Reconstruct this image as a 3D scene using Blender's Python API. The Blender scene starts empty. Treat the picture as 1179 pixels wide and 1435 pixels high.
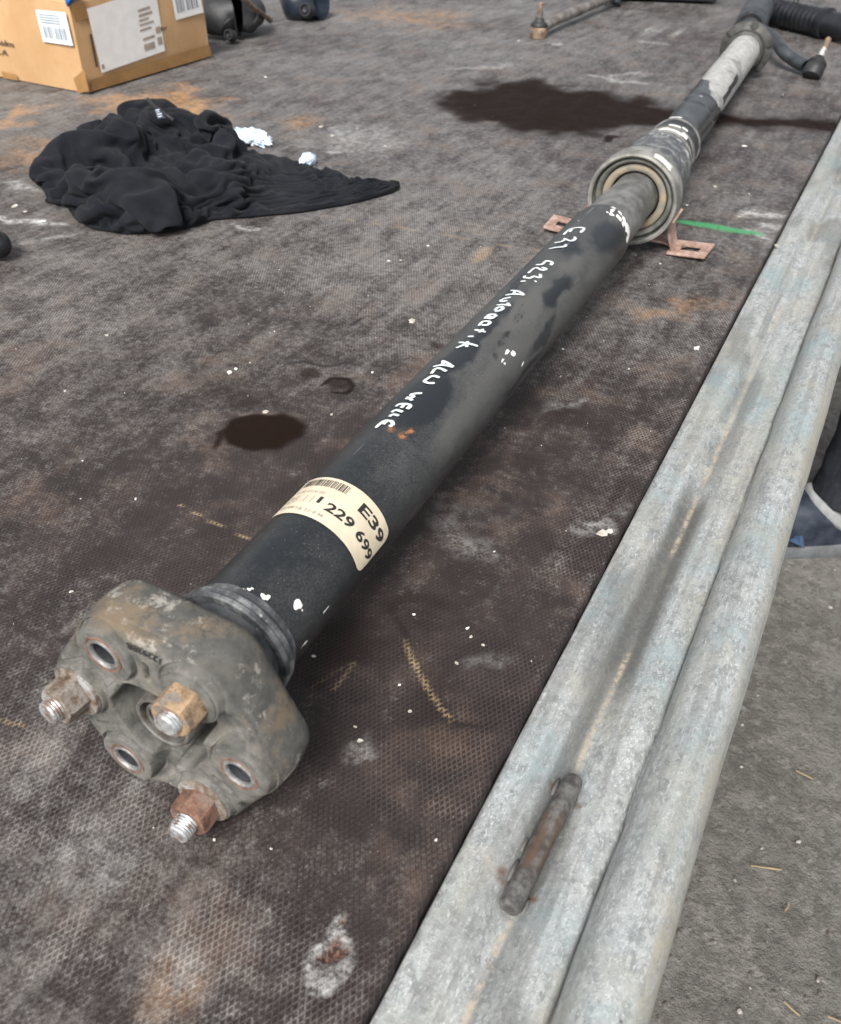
import bpy, bmesh, math, random
import numpy as np
from mathutils import Vector, Matrix

random.seed(7)
RNG = np.random.default_rng(11)
scene = bpy.context.scene
COL = scene.collection
R = math.radians

# ------------------------------------------------------------------ camera
CAM = np.array([0.0, 0.0, 0.416])
FPX, PW, PH = 1239.6, 1179.0, 1435.0
c_r = np.array([0.8885, 0.4587, 0.0119]); c_r /= np.linalg.norm(c_r)
c_f = np.array([-0.3496, 0.6935, -0.6299]); c_f -= c_r * (c_f @ c_r); c_f /= np.linalg.norm(c_f)
c_d = np.cross(c_f, c_r)
cam_data = bpy.data.cameras.new("camera")
cam = bpy.data.objects.new("camera", cam_data)
COL.objects.link(cam)
cam.matrix_world = Matrix(((c_r[0], -c_d[0], -c_f[0], CAM[0]), (c_r[1], -c_d[1], -c_f[1], CAM[1]),
                           (c_r[2], -c_d[2], -c_f[2], CAM[2]), (0, 0, 0, 1)))
cam_data.sensor_fit = 'HORIZONTAL'
cam_data.sensor_width = 36.0
cam_data.lens = FPX / PW * 36.0
cam_data.clip_start = 0.01
cam_data.clip_end = 200.0
cam_data.dof.use_dof = True
cam_data.dof.focus_distance = 0.62
cam_data.dof.aperture_fstop = 17.0
scene.camera = cam

# ------------------------------------------------------------------ daylight, overcast
SUN_EL, SUN_AZ = R(48), R(170)          # azimuth measured clockwise from +Y: light from behind the camera
world = bpy.data.worlds.new("World"); scene.world = world
world.use_nodes = True
wn = world.node_tree.nodes; wl = world.node_tree.links
wn.clear()
w_out = wn.new('ShaderNodeOutputWorld'); w_bg = wn.new('ShaderNodeBackground')
w_sky = wn.new('ShaderNodeTexSky'); w_hs = wn.new('ShaderNodeHueSaturation')
w_sky.sky_type = 'NISHITA'; w_sky.sun_disc = False
w_sky.sun_elevation = SUN_EL; w_sky.sun_rotation = SUN_AZ
w_sky.air_density = 1.0; w_sky.dust_density = 4.0; w_sky.ozone_density = 1.0
w_hs.inputs['Saturation'].default_value = 0.25
wl.new(w_sky.outputs[0], w_hs.inputs['Color']); wl.new(w_hs.outputs[0], w_bg.inputs[0])
w_bg.inputs[1].default_value = 0.062
wl.new(w_bg.outputs[0], w_out.inputs[0])
sun_d = bpy.data.lights.new("sun", 'SUN'); sun = bpy.data.objects.new("sun", sun_d); COL.objects.link(sun)
sun_d.energy = 1.5; sun_d.angle = R(22); sun_d.color = (1.0, 0.97, 0.93)
sdir = Vector((math.sin(SUN_AZ) * math.cos(SUN_EL), math.cos(SUN_AZ) * math.cos(SUN_EL), math.sin(SUN_EL)))
sun.rotation_euler = sdir.to_track_quat('Z', 'Y').to_euler()
sun.location = (-1, -1, 3)
scene.view_settings.view_transform = 'Standard'
scene.view_settings.look = 'None'
scene.view_settings.exposure = 1.55
scene.view_settings.gamma = 1.0
scene.view_settings.use_curve_mapping = False

# ------------------------------------------------------------------ measuring helpers
def ray(u, v):
    return (u - PW / 2) / FPX * c_r + (v - PH / 2) / FPX * c_d + c_f
def at(u, v, z=0.0):
    """point of the horizontal plane z seen at photo position (u, v)"""
    q = ray(u, v)
    return CAM + q * (z - CAM[2]) / q[2]
def on_plane(u, v, p0, n):
    q = ray(u, v)
    return CAM + q * (((p0 - CAM) @ n) / (q @ n))

# ------------------------------------------------------------------ numpy noise
_T = np.random.default_rng(3).random((256, 256))
def vnoise(x, y):
    xi = np.floor(x).astype(int); yi = np.floor(y).astype(int)
    fx = x - xi; fy = y - yi
    fx = fx * fx * (3 - 2 * fx); fy = fy * fy * (3 - 2 * fy)
    a = _T[xi & 255, yi & 255]; b = _T[(xi + 1) & 255, yi & 255]
    c = _T[xi & 255, (yi + 1) & 255]; d = _T[(xi + 1) & 255, (yi + 1) & 255]
    return (a * (1 - fx) + b * fx) * (1 - fy) + (c * (1 - fx) + d * fx) * fy
def fbm(x, y, o=4):
    s = 0; a = .5; t = 0
    for i in range(o):
        s = s + a * vnoise(x * 2 ** i + 17.3 * i, y * 2 ** i + 5.1 * i); t += a; a *= .5
    return s / t
def sstep(a, b, x):
    t = np.clip((x - a) / (b - a), 0, 1); return t * t * (3 - 2 * t)
def seg_dist(X, Y, pts):
    """distance to an open polyline and the parameter 0..1 along it"""
    best = np.full(X.shape, 1e9); par = np.zeros(X.shape)
    L = [0]
    for a, b in zip(pts[:-1], pts[1:]): L.append(L[-1] + math.hypot(b[0] - a[0], b[1] - a[1]))
    for i, (a, b) in enumerate(zip(pts[:-1], pts[1:])):
        vx, vy = b[0] - a[0], b[1] - a[1]; l2 = vx * vx + vy * vy + 1e-12
        t = np.clip(((X - a[0]) * vx + (Y - a[1]) * vy) / l2, 0, 1)
        D = np.hypot(X - a[0] - t * vx, Y - a[1] - t * vy)
        m = D < best
        best = np.where(m, D, best)
        par = np.where(m, (L[i] + t * math.sqrt(l2)) / max(L[-1], 1e-9), par)
    return best, par
def poly_sdf(X, Y, pts):
    """negative inside"""
    P = list(pts) + [pts[0]]
    D, _ = seg_dist(X, Y, P)
    ins = np.zeros(X.shape, bool)
    for a, b in zip(P[:-1], P[1:]):
        c = (a[1] > Y) != (b[1] > Y)
        with np.errstate(divide='ignore', invalid='ignore'):
            xx = (b[0] - a[0]) * (Y - a[1]) / (b[1] - a[1] + 1e-15) + a[0]
        ins ^= c & (X < xx)
    return np.where(ins, -D, D)

# ------------------------------------------------------------------ object helpers
ORIGIN = {}
def tag(o, label=None, cat=None, group=None, kind=None):
    if label: o["label"] = label
    if cat: o["category"] = cat
    if group: o["group"] = group
    if kind: o["kind"] = kind
    return o
def thing(name, label, cat, loc, group=None):
    o = bpy.data.objects.new(name, None); COL.objects.link(o)
    o.empty_display_size = .03
    o.location = tuple(float(v) for v in loc); ORIGIN[o.name] = np.array(loc, float)
    return tag(o, label, cat, group)
def mesh_obj(name, verts, faces, mat, parent=None, smooth=True, attrs=None, origin=None, mats=None, fmat=None):
    """one mesh object; verts in world coordinates"""
    V = np.asarray(verts, float)
    o0 = np.zeros(3)
    if parent is not None: o0 = ORIGIN[parent.name]
    elif origin is not None: o0 = np.array(origin, float)
    me = bpy.data.meshes.new(name)
    me.from_pydata((V - o0).tolist(), [], faces if isinstance(faces, list) else faces.tolist())
    if attrs:
        for k, a in attrs.items():
            at_ = me.attributes.new(k, 'FLOAT', 'POINT'); at_.data.foreach_set('value', np.asarray(a, np.float32).ravel())
    for m in (mats or [mat]): me.materials.append(m)
    if fmat is not None: me.polygons.foreach_set('material_index', np.asarray(fmat, np.int32))
    me.polygons.foreach_set('use_smooth', np.full(len(me.polygons), smooth, bool))
    me.update()
    ob = bpy.data.objects.new(name, me); COL.objects.link(ob)
    ORIGIN[ob.name] = o0
    if parent is not None: ob.parent = parent
    elif origin is not None: ob.location = tuple(o0)
    return ob
def bm_obj(name, bm, mat, parent=None, smooth=False, origin=None):
    bm.verts.ensure_lookup_table(); bm.verts.index_update()
    V = [tuple(v.co) for v in bm.verts]; F = [[v.index for v in f.verts] for f in bm.faces]
    bm.free()
    return mesh_obj(name, V, F, mat, parent, smooth, origin=origin)
def grid_faces(nu, nv, cu=False, cv=False, off=0, flip=False):
    F = []
    for i in range(nu if cu else nu - 1):
        i2 = (i + 1) % nu
        for j in range(nv if cv else nv - 1):
            j2 = (j + 1) % nv
            q = [off + i * nv + j, off + i2 * nv + j, off + i2 * nv + j2, off + i * nv + j2]
            F.append(q[::-1] if flip else q)
    return F
class Frame:
    def __init__(s, o, d, up=(0, 0, 1)):
        s.o = np.array(o, float); s.d = np.array(d, float); s.d /= np.linalg.norm(s.d)
        s.a = np.cross(s.d, np.array(up, float)); s.a /= np.linalg.norm(s.a); s.b = np.cross(s.a, s.d)
    def p(s, t, th, r):
        return s.o + s.d * t + r * (math.cos(th) * s.a + math.sin(th) * s.b)
    def xyz(s, x, y, t):
        return s.o + s.a * x + s.b * y + s.d * t
    def cyl(s, u, v, rad):
        q = ray(u, v); w = CAM - s.o
        qp = q - s.d * (q @ s.d); wp = w - s.d * (w @ s.d)
        A = qp @ qp; B = 2 * qp @ wp; C = wp @ wp - rad * rad
        D = max(B * B - 4 * A * C, 0)
        t = (-B - math.sqrt(D)) / 2 / A
        P = w + q * t
        return P @ s.d, math.atan2(P @ s.b, P @ s.a)
def lathe(fr, prof, n=96, cap0=False, cap1=False, wob=0.0):
    """prof: list of (t, r). returns verts, faces"""
    V = []; F = []
    th = np.linspace(0, 2 * math.pi, n, endpoint=False)
    for i, (t, r) in enumerate(prof):
        for k, h in enumerate(th):
            w = 0
            if wob: w = wob * (vnoise(np.array([h * 3.0 + 9]), np.array([t * 120.0]))[0] - .5)
            V.append(fr.p(t, h, r + w))
    F = grid_faces(len(prof), n, False, True)
    if cap0: F.append(list(range(n)))
    if cap1: F.append(list(range((len(prof) - 1) * n, len(prof) * n))[::-1])
    return V, F
def lathe_obj(name, fr, prof, mat, parent, n=96, cap0=False, cap1=False, wob=0.0, smooth=True, sharp=True):
    V, F = lathe(fr, prof, n, cap0, cap1, wob)
    o = mesh_obj(name, V, F, mat, parent, smooth)
    if sharp: o.data.set_sharp_from_angle(angle=R(38))
    return o
def join(parts):
    V = []; F = []
    for v, f in parts:
        k = len(V); V += [tuple(x) for x in v]; F += [[i + k for i in q] for q in f]
    return V, F
def tube(path, rad, n=16, cap=True):
    """swept round tube through path points; rad scalar or list"""
    P = [np.array(q, float) for q in path]
    rr = rad if isinstance(rad, (list, tuple, np.ndarray)) else [rad] * len(P)
    V = []; prev = None
    for i, q in enumerate(P):
        t = P[min(i + 1, len(P) - 1)] - P[max(i - 1, 0)]; t /= np.linalg.norm(t)
        if prev is None:
            u = np.cross(t, [0, 0, 1.0])
            if np.linalg.norm(u) < 1e-3: u = np.cross(t, [1.0, 0, 0])
        else: u = prev - t * (prev @ t)
        u /= np.linalg.norm(u); prev = u; w = np.cross(t, u)
        for k in range(n):
            h = 2 * math.pi * k / n
            V.append(q + rr[i] * (math.cos(h) * u + math.sin(h) * w))
    F = grid_faces(len(P), n, False, True, flip=True)
    if cap: F.append(list(range(n))); F.append(list(range((len(P) - 1) * n, len(P) * n))[::-1])
    return V, F
def smooth_path(pts, n=8):
    P = [np.array(p, float) for p in pts]; out = []
    for i in range(len(P) - 1):
        p0 = P[max(i - 1, 0)]; p1 = P[i]; p2 = P[i + 1]; p3 = P[min(i + 2, len(P) - 1)]
        for k in range(n):
            t = k / n
            out.append(.5 * ((2 * p1) + (-p0 + p2) * t + (2 * p0 - 5 * p1 + 4 * p2 - p3) * t * t + (-p0 + 3 * p1 - 3 * p2 + p3) * t ** 3))
    out.append(P[-1]); return out
def box_vf(c, ax, half):
    c = np.array(c, float); V = []
    for sx in (-1, 1):
        for sy in (-1, 1):
            for sz in (-1, 1):
                V.append(c + ax[0] * half[0] * sx + ax[1] * half[1] * sy + ax[2] * half[2] * sz)
    F = [[0, 1, 3, 2], [4, 6, 7, 5], [0, 4, 5, 1], [2, 3, 7, 6], [0, 2, 6, 4], [1, 5, 7, 3]]
    return V, F
AX = [np.array([1., 0, 0]), np.array([0, 1., 0]), np.array([0, 0, 1.])]
def bevel(o, w=.001, seg=2, ang=35):
    m = o.modifiers.new("bevel", 'BEVEL'); m.width = w; m.segments = seg; m.limit_method = 'ANGLE'; m.angle_limit = R(ang)
    return o

# ------------------------------------------------------------------ material helpers
class Mat:
    def __init__(s, name, rough=.6, metal=0.0, spec=.5):
        s.m = bpy.data.materials.new(name); s.m.use_nodes = True
        s.n = s.m.node_tree.nodes; s.l = s.m.node_tree.links
        s.b = s.n['Principled BSDF']
        s.set('Roughness', rough); s.set('Metallic', metal); s.set('Specular IOR Level', spec)
        s.tc = s.n.new('ShaderNodeTexCoord')
        s.pos = s.n.new('ShaderNodeNewGeometry').outputs['Position']
        s.co = s.pos
    def conn(s, v, sock):
        if isinstance(v, bpy.types.NodeSocket): s.l.new(v, sock)
        elif isinstance(v, (tuple, list)):
            sock.default_value = tuple(v) + ((1.0,) if len(v) == 3 and len(sock.default_value) == 4 else ())
        else: sock.default_value = v
    def set(s, k, v): s.conn(v, s.b.inputs[k])
    def noise(s, scale, detail=4, rough=.55, vec=None, dist=0.0, out=0):
        n = s.n.new('ShaderNodeTexNoise'); s.l.new(vec or s.co, n.inputs['Vector'])
        n.inputs['Scale'].default_value = scale; n.inputs['Detail'].default_value = detail
        n.inputs['Roughness'].default_value = rough; n.inputs['Distortion'].default_value = dist
        return n.outputs[out]
    def voro(s, scale, vec=None, feat='F1', out='Distance', rnd=1.0):
        n = s.n.new('ShaderNodeTexVoronoi'); n.feature = feat; s.l.new(vec or s.co, n.inputs['Vector'])
        n.inputs['Scale'].default_value = scale; n.inputs['Randomness'].default_value = rnd
        return n.outputs[out]
    def scale(s, v, vec=None, rot=None, loc=None):
        n = s.n.new('ShaderNodeMapping'); s.l.new(vec or s.co, n.inputs['Vector']); n.inputs['Scale'].default_value = v
        if rot: n.inputs['Rotation'].default_value = rot
        if loc: n.inputs['Location'].default_value = loc
        return n.outputs[0]
    def ramp(s, f, lo, hi, a=0.0, b=1.0, smooth=True):
        n = s.n.new('ShaderNodeMapRange'); n.interpolation_type = 'SMOOTHSTEP' if smooth else 'LINEAR'
        s.conn(f, n.inputs[0]); n.inputs[1].default_value = lo; n.inputs[2].default_value = hi
        n.inputs[3].default_value = a; n.inputs[4].default_value = b
        return n.outputs[0]
    def mix(s, f, a, b, mode='MIX'):
        n = s.n.new('ShaderNodeMix'); n.data_type = 'RGBA'; n.blend_type = mode
        s.conn(f, n.inputs[0]); s.conn(a, n.inputs[6]); s.conn(b, n.inputs[7])
        return n.outputs[2]
    def math(s, op, a, b=0.0, c=0.0, clamp=False):
        n = s.n.new('ShaderNodeMath'); n.operation = op; n.use_clamp = clamp
        s.conn(a, n.inputs[0]); s.conn(b, n.inputs[1]); s.conn(c, n.inputs[2])
        return n.outputs[0]
    def mul(s, a, b): return s.math('MULTIPLY', a, b)
    def add(s, a, b): return s.math('ADD', a, b)
    def attr(s, name):
        n = s.n.new('ShaderNodeAttribute'); n.attribute_name = name; return n.outputs['Fac']
    def sep(s, v):
        n = s.n.new('ShaderNodeSeparateXYZ'); s.l.new(v, n.inputs[0]); return n.outputs
    def bump(s, h, strength=.5, dist=.001, prev=None):
        n = s.n.new('ShaderNodeBump'); n.inputs['Strength'].default_value = strength
        n.inputs['Distance'].default_value = dist; s.conn(h, n.inputs['Height'])
        if prev is not None: s.l.new(prev, n.inputs['Normal'])
        s.l.new(n.outputs[0], s.b.inputs['Normal']); return n.outputs[0]
    def color(s, v): s.set('Base Color', v); return s
def simple(name, col, rough=.6, metal=0., var=.25, nscale=60, bump=.0, bscale=400, spec=.5, col2=None, dist=.0005):
    m = Mat(name, rough, metal, spec)
    c2 = col2 or tuple(v * (1 - var) for v in col)
    f = m.ramp(m.noise(nscale, 5, .6), .35, .65)
    m.color(m.mix(f, c2, col))
    if bump: m.bump(m.noise(bscale, 4, .6), bump, dist)
    return m.m

# ================================================================== SETTING
EDGE_X = -0.0905          # right-hand edge of the plywood deck
# ---- deck material
def deck_material():
    m = Mat("phenolic_plywood", .55)
    x, y, z = m.sep(m.co)
    wob = m.add(m.noise(9, 2, .5), m.mul(m.noise(150, 3, .6), .30)); wob2 = m.mul(m.math('SUBTRACT', wob, .65), .004)
    p = 2 * math.pi / .0028
    xc = m.mul(x, math.cos(R(29))); yc = m.mul(y, math.sin(R(29)))
    u = m.math('SINE', m.mul(m.add(m.add(xc, yc), wob2), p))
    v = m.math('SINE', m.mul(m.add(m.math('SUBTRACT', xc, yc), wob2), p))
    ridge = m.math('MAXIMUM', u, v)                       # raised wire imprint
    cell = m.ramp(ridge, .15, .9)
    worn = m.ramp(m.noise(5.5, 5, .6), .42, .62)
    n1 = m.noise(3.2, 6, .62); n2 = m.noise(26, 6, .68); n3 = m.noise(140, 5, .65); n4 = m.noise(520, 3, .6)
    streak = m.noise(60, 5, .6, vec=m.scale((1.0, .22, 1.0), rot=(0, 0, R(12))))
    dust = m.add(m.mul(m.attr('dust'), .75), m.mul(m.math('SUBTRACT', n1, .5), .85))
    dust = m.add(dust, m.mul(m.math('SUBTRACT', n2, .5), .75))
    dust = m.add(dust, m.mul(m.math('SUBTRACT', streak, .5), .8))
    dust = m.add(dust, m.mul(m.math('SUBTRACT', n3, .5), 1.1))
    dust = m.add(dust, m.mul(m.math('SUBTRACT', n4, .5), 1.0))
    d = m.ramp(dust, .08, .98)
    base = m.mix(m.ramp(n2, .35, .7), (.027, .0210, .0200), (.047, .035, .0315))
    c = m.mix(d, base, m.mix(m.ramp(y, .45, 1.3), (.188, .175, .165), (.190, .188, .184)))
    c = m.mix(m.mul(m.ramp(m.noise(13, 4, .6), .52, .72), .35), c, (.13, .085, .06))
    # wire imprint: usually pale ridges, in places dust-filled cells instead
    pol = m.math('MULTIPLY', m.ramp(m.noise(7, 3, .6, vec=m.scale((1, 1, 1), loc=(4, 9, 0))), .36, .48, -.55, 1.0), m.attr('grip'))
    pol = m.mul(pol, m.ramp(m.noise(48, 4, .7), .28, .58, .35, 1.0))
    pv = m.add(1.0, m.mul(m.mul(m.math('SUBTRACT', cell, .45), pol), 1.0))
    c = m.mix(1.0, c, pv, 'MULTIPLY')
    # brown / ochre dust
    oc = m.mul(m.attr('ochre'), m.ramp(m.add(m.noise(45, 5, .7), m.mul(n3, .4)), .45, .85))
    c = m.mix(oc, c, (.50, .27, .115))
    # whitish chalky smears
    wh = m.mul(m.attr('white'), m.ramp(m.add(m.noise(95, 6, .7), m.mul(n4, .3)), .48, .82))
    c = m.mix(wh, c, (.62, .62, .60))
    # fine pale specks everywhere
    sp = m.ramp(m.voro(260), .0, .16, 1, 0)
    sp = m.mul(sp, m.ramp(m.noise(31, 4, .7), .44, .62))
    c = m.mix(m.mul(sp, .40), c, (.50, .48, .44))
    dk = m.mul(m.ramp(m.voro(90), .02, .14, 1, 0), m.ramp(m.noise(22, 3, .6), .55, .68))
    c = m.mix(m.mul(dk, .7), c, (.02, .017, .016))
    # scratches down to pale wood
    sc = m.mul(m.attr('scratch'), m.ramp(m.add(m.mul(cell, .6), m.noise(420, 3, .6)), .42, .8))
    c = m.mix(m.mul(sc, .85), c, (.40, .29, .17))
    gr = m.mul(m.attr('green'), m.ramp(m.noise(300, 5, .7), .28, .55))
    c = m.mix(gr, c, (.055, .30, .115))
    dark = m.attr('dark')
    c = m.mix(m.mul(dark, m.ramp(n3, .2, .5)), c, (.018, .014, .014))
    oil_dark = m.attr('oil_dark')
    c = m.mix(m.math('MULTIPLY', m.ramp(m.add(oil_dark, m.mul(m.math('SUBTRACT', n3, .5), .20)), .03, .85), .97), c, (.0120, .0070, .0052))
    ho = m.attr('hole')
    c = m.mix(ho, c, m.mix(m.ramp(m.noise(500, 4, .7), .4, .62), (.025, .012, .010), (.16, .09, .065)))
    m.color(c)
    rg = m.ramp(n2, .3, .7, .50, .72)
    rg = m.add(rg, m.mul(oil_dark, .02))
    m.set('Roughness', rg)
    m.set('Specular IOR Level', m.ramp(oil_dark, 0, 1, .28, .03))
    h = m.add(m.mul(m.mul(cell, m.add(.25, m.mul(m.attr('grip'), .55))), 1.0), m.mul(n4, .8))
    h = m.add(h, m.mul(n3, .6))
    h = m.mul(h, m.add(1.0, m.mul(oil_dark, -.6)))
    m.bump(h, .55, .0007)
    return m.m
M_deck = deck_material()

def deck():
    xs = np.concatenate([np.arange(-3.6, -1.35, .045), np.arange(-1.35, -.72, .0065), np.arange(-.72, EDGE_X - .001, .0024), [EDGE_X]])
    ys = np.concatenate([np.arange(-.6, .02, .04), np.arange(.02, .62, .0024), np.arange(.62, 1.25, .0045), np.arange(1.25, 2.2, .010), np.arange(2.2, 5.5, .08)])
    X, Y = np.meshgrid(xs, ys, indexing='ij')
    Z = np.zeros_like(X)
    ctr = fbm(X * 3, Y * 3, 4)
    A = {k: np.zeros_like(X) for k in ('dust', 'grip', 'ochre', 'white', 'scratch', 'green', 'oil_dark', 'dark', 'hole')}
    wx = (fbm(X * 22, Y * 22, 4) - .5); wy = (fbm(X * 22 + 40, Y * 22 + 9, 4) - .5)
    def fl(pts): return [tuple(at(u, v)[:2]) for u, v in pts]
    def patch(key, pts, amt=1.0, soft=.02, warp=.03):
        s = poly_sdf(X + wx * warp * 2, Y + wy * warp * 2, fl(pts))
        A[key] = np.maximum(A[key], amt * (1 - sstep(-soft, soft * .6, s)))
    def line(key, pts, w, amt=1.0, soft=.4, warp=.0):
        D, t = seg_dist(X + wx * warp * 2, Y + wy * warp * 2, fl(pts))
        taper = .55 + .45 * np.sin(np.clip(t, 0, 1) * math.pi)
        A[key] = np.maximum(A[key], amt * (1 - sstep(w * taper * soft, w * taper, D)))
    def blob(key, u, v, r, amt=1.0, ecc=1.0, warp=.02, soft=.5):
        c = at(u, v); D = np.hypot((X + wx * warp * 2 - c[0]), (Y + wy * warp * 2 - c[1]) / ecc)
        A[key] = np.maximum(A[key], amt * (1 - sstep(r * soft, r, D)))
    # how dusty the surface is: greyer towards the tail and the left, cleaner and browner round the coupling
    d = .30 + .28 * sstep(.40, 1.0, Y) + .12 * sstep(-.35, -.9, X) + .10 * sstep(.25, .05, Y) * sstep(-.1, -.2, X)
    for u, v, r_, a_ in ((120, 1330, .07, .06), (60, 1100, .08, .06), (230, 560, .12, .10), (600, 350, .2, .08), (300, 400, .2, .08),
                         (650, 900, .1, -.14), (560, 860, .1, -.12), (700, 700, .08, -.06), (420, 930, .08, -.14), (830, 600, .09, -.10),
                         (560, 1180, .07, -.10), (250, 850, .1, -.12), (120, 780, .12, -.10), (450, 620, .1, -.10), (640, 1020, .06, -.12)):
        c = at(u, v); d += a_ * np.exp(-((X - c[0]) ** 2 + (Y - c[1]) ** 2) / r_ ** 2)
    A['dust'] = d
    g = .35 + .5 * sstep(.45, .62, fbm(X * 4 + 3, Y * 4, 3)) + .5 * sstep(.06, .0, EDGE_X - X)
    g += .45 * sstep(.42, .2, Y)
    A['grip'] = np.clip(g, 0, 1)
    # oil
    patch('oil_dark', [(603, 152), (625, 133), (665, 120), (700, 111), (760, 114), (822, 126), (880, 132), (940, 146), (1010, 157), (1090, 160), (1190, 168),
                  (1190, 190), (1090, 184), (1000, 181), (935, 177), (880, 179), (840, 189), (780, 192), (720, 186), (660, 172), (625, 161)], 1.0, .060, .05)
    line('oil_dark', [(975, 166), (1060, 170), (1200, 181)], .034, .95, .35, .03)
    patch('oil_dark', [(832, 197), (850, 188), (884, 193), (850, 199)], .9, .008, .02)
    patch('oil_dark', [(312, 603), (318, 588), (345, 581), (383, 577), (410, 583), (418, 596), (410, 612), (385, 624), (345, 628), (318, 622)], .95, .008, .016)
    patch('oil_dark', [(295, 628), (300, 606), (318, 596), (322, 606), (305, 630)], .75, .004, .012)
    patch('oil_dark', [(450, 536), (465, 529), (488, 531), (496, 541), (488, 551), (465, 549)], .55, .005, .008)
    line('oil_dark', [(450, 541), (465, 530), (488, 531), (495, 541), (487, 551), (466, 550)], .004, .75)
    blob('oil_dark', 436, 527, .014, .6)
    line('dark', [(408, 512), (430, 508), (452, 514), (478, 510), (497, 508)], .004, .8, warp=.008)
    patch('oil_dark', [(590, 468), (610, 475), (640, 488), (630, 492), (605, 485)], .55, .006, .01)
    for u, v, r_, a_ in ((330, 545, .05, .35), (560, 870, .05, .45), (640, 960, .06, .35), (590, 420, .06, .25), (760, 600, .05, .3), (450, 900, .05, .45), (860, 470, .05, .25), (1000, 380, .06, .3), (900, 560, .06, .25)):
        blob('oil_dark', u, v, r_, a_, 1.0, .06, .1)  # soft darker patches, a few of them beside the shaft
    # ochre rust dust near the box
    patch('ochre', [(0, 178), (14, 158), (42, 146), (50, 150), (30, 168), (8, 184)], .95, .03, .05)
    patch('ochre', [(110, 150), (170, 128), (250, 122), (300, 135), (310, 162), (280, 172), (230, 150), (150, 160)], .62, .05, .07)
    patch('ochre', [(262, 142), (290, 138), (304, 160), (285, 170)], 1.0, .02, .03)
    patch('ochre', [(0, 205), (40, 192), (90, 198), (95, 222), (40, 232), (0, 226)], .40, .05, .06)
    patch('ochre', [(470, 15), (540, 10), (640, 22), (660, 35), (590, 40), (520, 30)], .42, .12, .12)
    patch('ochre', [(395, 168), (430, 158), (445, 172), (410, 185)], .5, .03, .05)
    patch('ochre', [(205, 1390), (240, 1345), (280, 1370), (275, 1420), (225, 1435)], .38, .015, .02)
    patch('ochre', [(880, 440), (960, 415), (1000, 425), (950, 450)], .3, .02, .04)
    # chalky smears
    for pts, a_ in (([(0, 300), (30, 308), (68, 314)], .95), ([(5, 262), (50, 264)], .55), ([(85, 330), (20, 345)], .45), ([(318, 315), (350, 322)], .6),
                    ([(640, 95), (720, 90)], .4), ([(1050, 303), (1088, 298)], .8), ([(1060, 322), (1085, 330)], .8), ([(1075, 318), (1095, 316)], .6),
                    ([(775, 60), (795, 62)], .9), ([(960, 30), (985, 31)], .85), ([(905, 42), (940, 44)], .7), ([(760, 580), (800, 560)], .5), ([(460, 215), (500, 210)], .6),
                    ([(455, 180), (475, 192)], .6), ([(60, 1250), (170, 1210)], .35), ([(110, 1210), (150, 1240)], .5), ([(640, 745), (700, 770)], .35),
                    ([(845, 745), (856, 752)], .9), ([(1060, 350), (1080, 352)], .5), ([(880, 745), (930, 740)], .4), ([(500, 1040), (530, 1050)], .6), ([(680, 900), (700, 905)], .4),
                    ([(890, 58), (930, 62)], .5), ([(830, 105), (900, 118)], .6), ([(860, 110), (890, 100)], .5)):
        line('white', pts, .018, a_ * (.9 if pts[0][1] < 340 else .45), .0, .035)
    patch('white', [(440, 205), (470, 180), (520, 175), (560, 195), (520, 220)], .28, .05, .08)
    patch('white', [(100, 1180), (170, 1160), (180, 1250), (110, 1270)], .16, .015, .03)
    patch('white', [(200, 1330), (280, 1300), (300, 1400), (230, 1435)], .20, .015, .03)
    patch('white', [(600, 700), (690, 730), (700, 780), (640, 770)], .25, .02, .04)
    patch('white', [(0, 1020), (60, 985), (90, 1040), (20, 1100)], .18, .02, .03)
    patch('white', [(180, 1090), (230, 1080), (250, 1120), (190, 1120)], .25, .01, .02)
    # scratches and dark marks
    line('scratch', [(250, 707), (300, 733), (352, 757)], .0010, .75)
    line('scratch', [(566, 893), (578, 925), (598, 962), (618, 993), (634, 1010)], .0018, .95)
    line('dark', [(556, 868), (566, 890), (572, 905)], .0035, .85, warp=.004)
    line('dark', [(632, 1008), (645, 1014), (666, 1017)], .003, .95, warp=.003)
    line('scratch', [(500, 926), (484, 947), (466, 968)], .0012, .4)
    line('scratch', [(440, 300), (560, 318), (700, 343), (860, 368)], .0016, .55)
    line('scratch', [(0, 1010), (40, 1018)], .0018, .5)
    line('scratch', [(490, 930), (440, 960), (430, 1000)], .0014, .25)
    line('scratch', [(820, 130), (860, 160)], .002, .3)
    line('dark', [(492, 457), (508, 445)], .004, .8)
    line('dark', [(150, 1052), (185, 1078), (215, 1098)], .0035, .8, warp=.006)  # contact shade painted on the deck at the coupling's foot
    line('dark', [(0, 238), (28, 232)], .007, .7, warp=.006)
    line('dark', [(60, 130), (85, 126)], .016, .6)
    patch('scratch', [(657, 371), (672, 349), (694, 345), (688, 360), (672, 368)], .62, .005, .006)
    for u, v, r_, a_ in ((700, 40, .25, .35), (960, 20, .25, .35), (480, 120, .2, .25), (960, 240, .12, .3), (1050, 240, .08, .3), (560, 250, .12, .2), (200, 60, .25, .2)):
        blob('oil_dark', u, v, r_, a_, 1.0, .20, .0)  # broad faint darkening over the farther deck
    # green chalk line
    line('green', [(940, 309), (975, 314), (1020, 321), (1066, 328)], .0105, .95, .55, .004)
    # splintered gouge
    gx = [(465, 1288), (482, 1283), (480, 1305), (492, 1318), (496, 1345), (485, 1370), (466, 1392), (444, 1393), (432, 1372), (431, 1345), (440, 1327), (458, 1315)]
    s = poly_sdf(X + wx * .006, Y + wy * .006, fl(gx))
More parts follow.
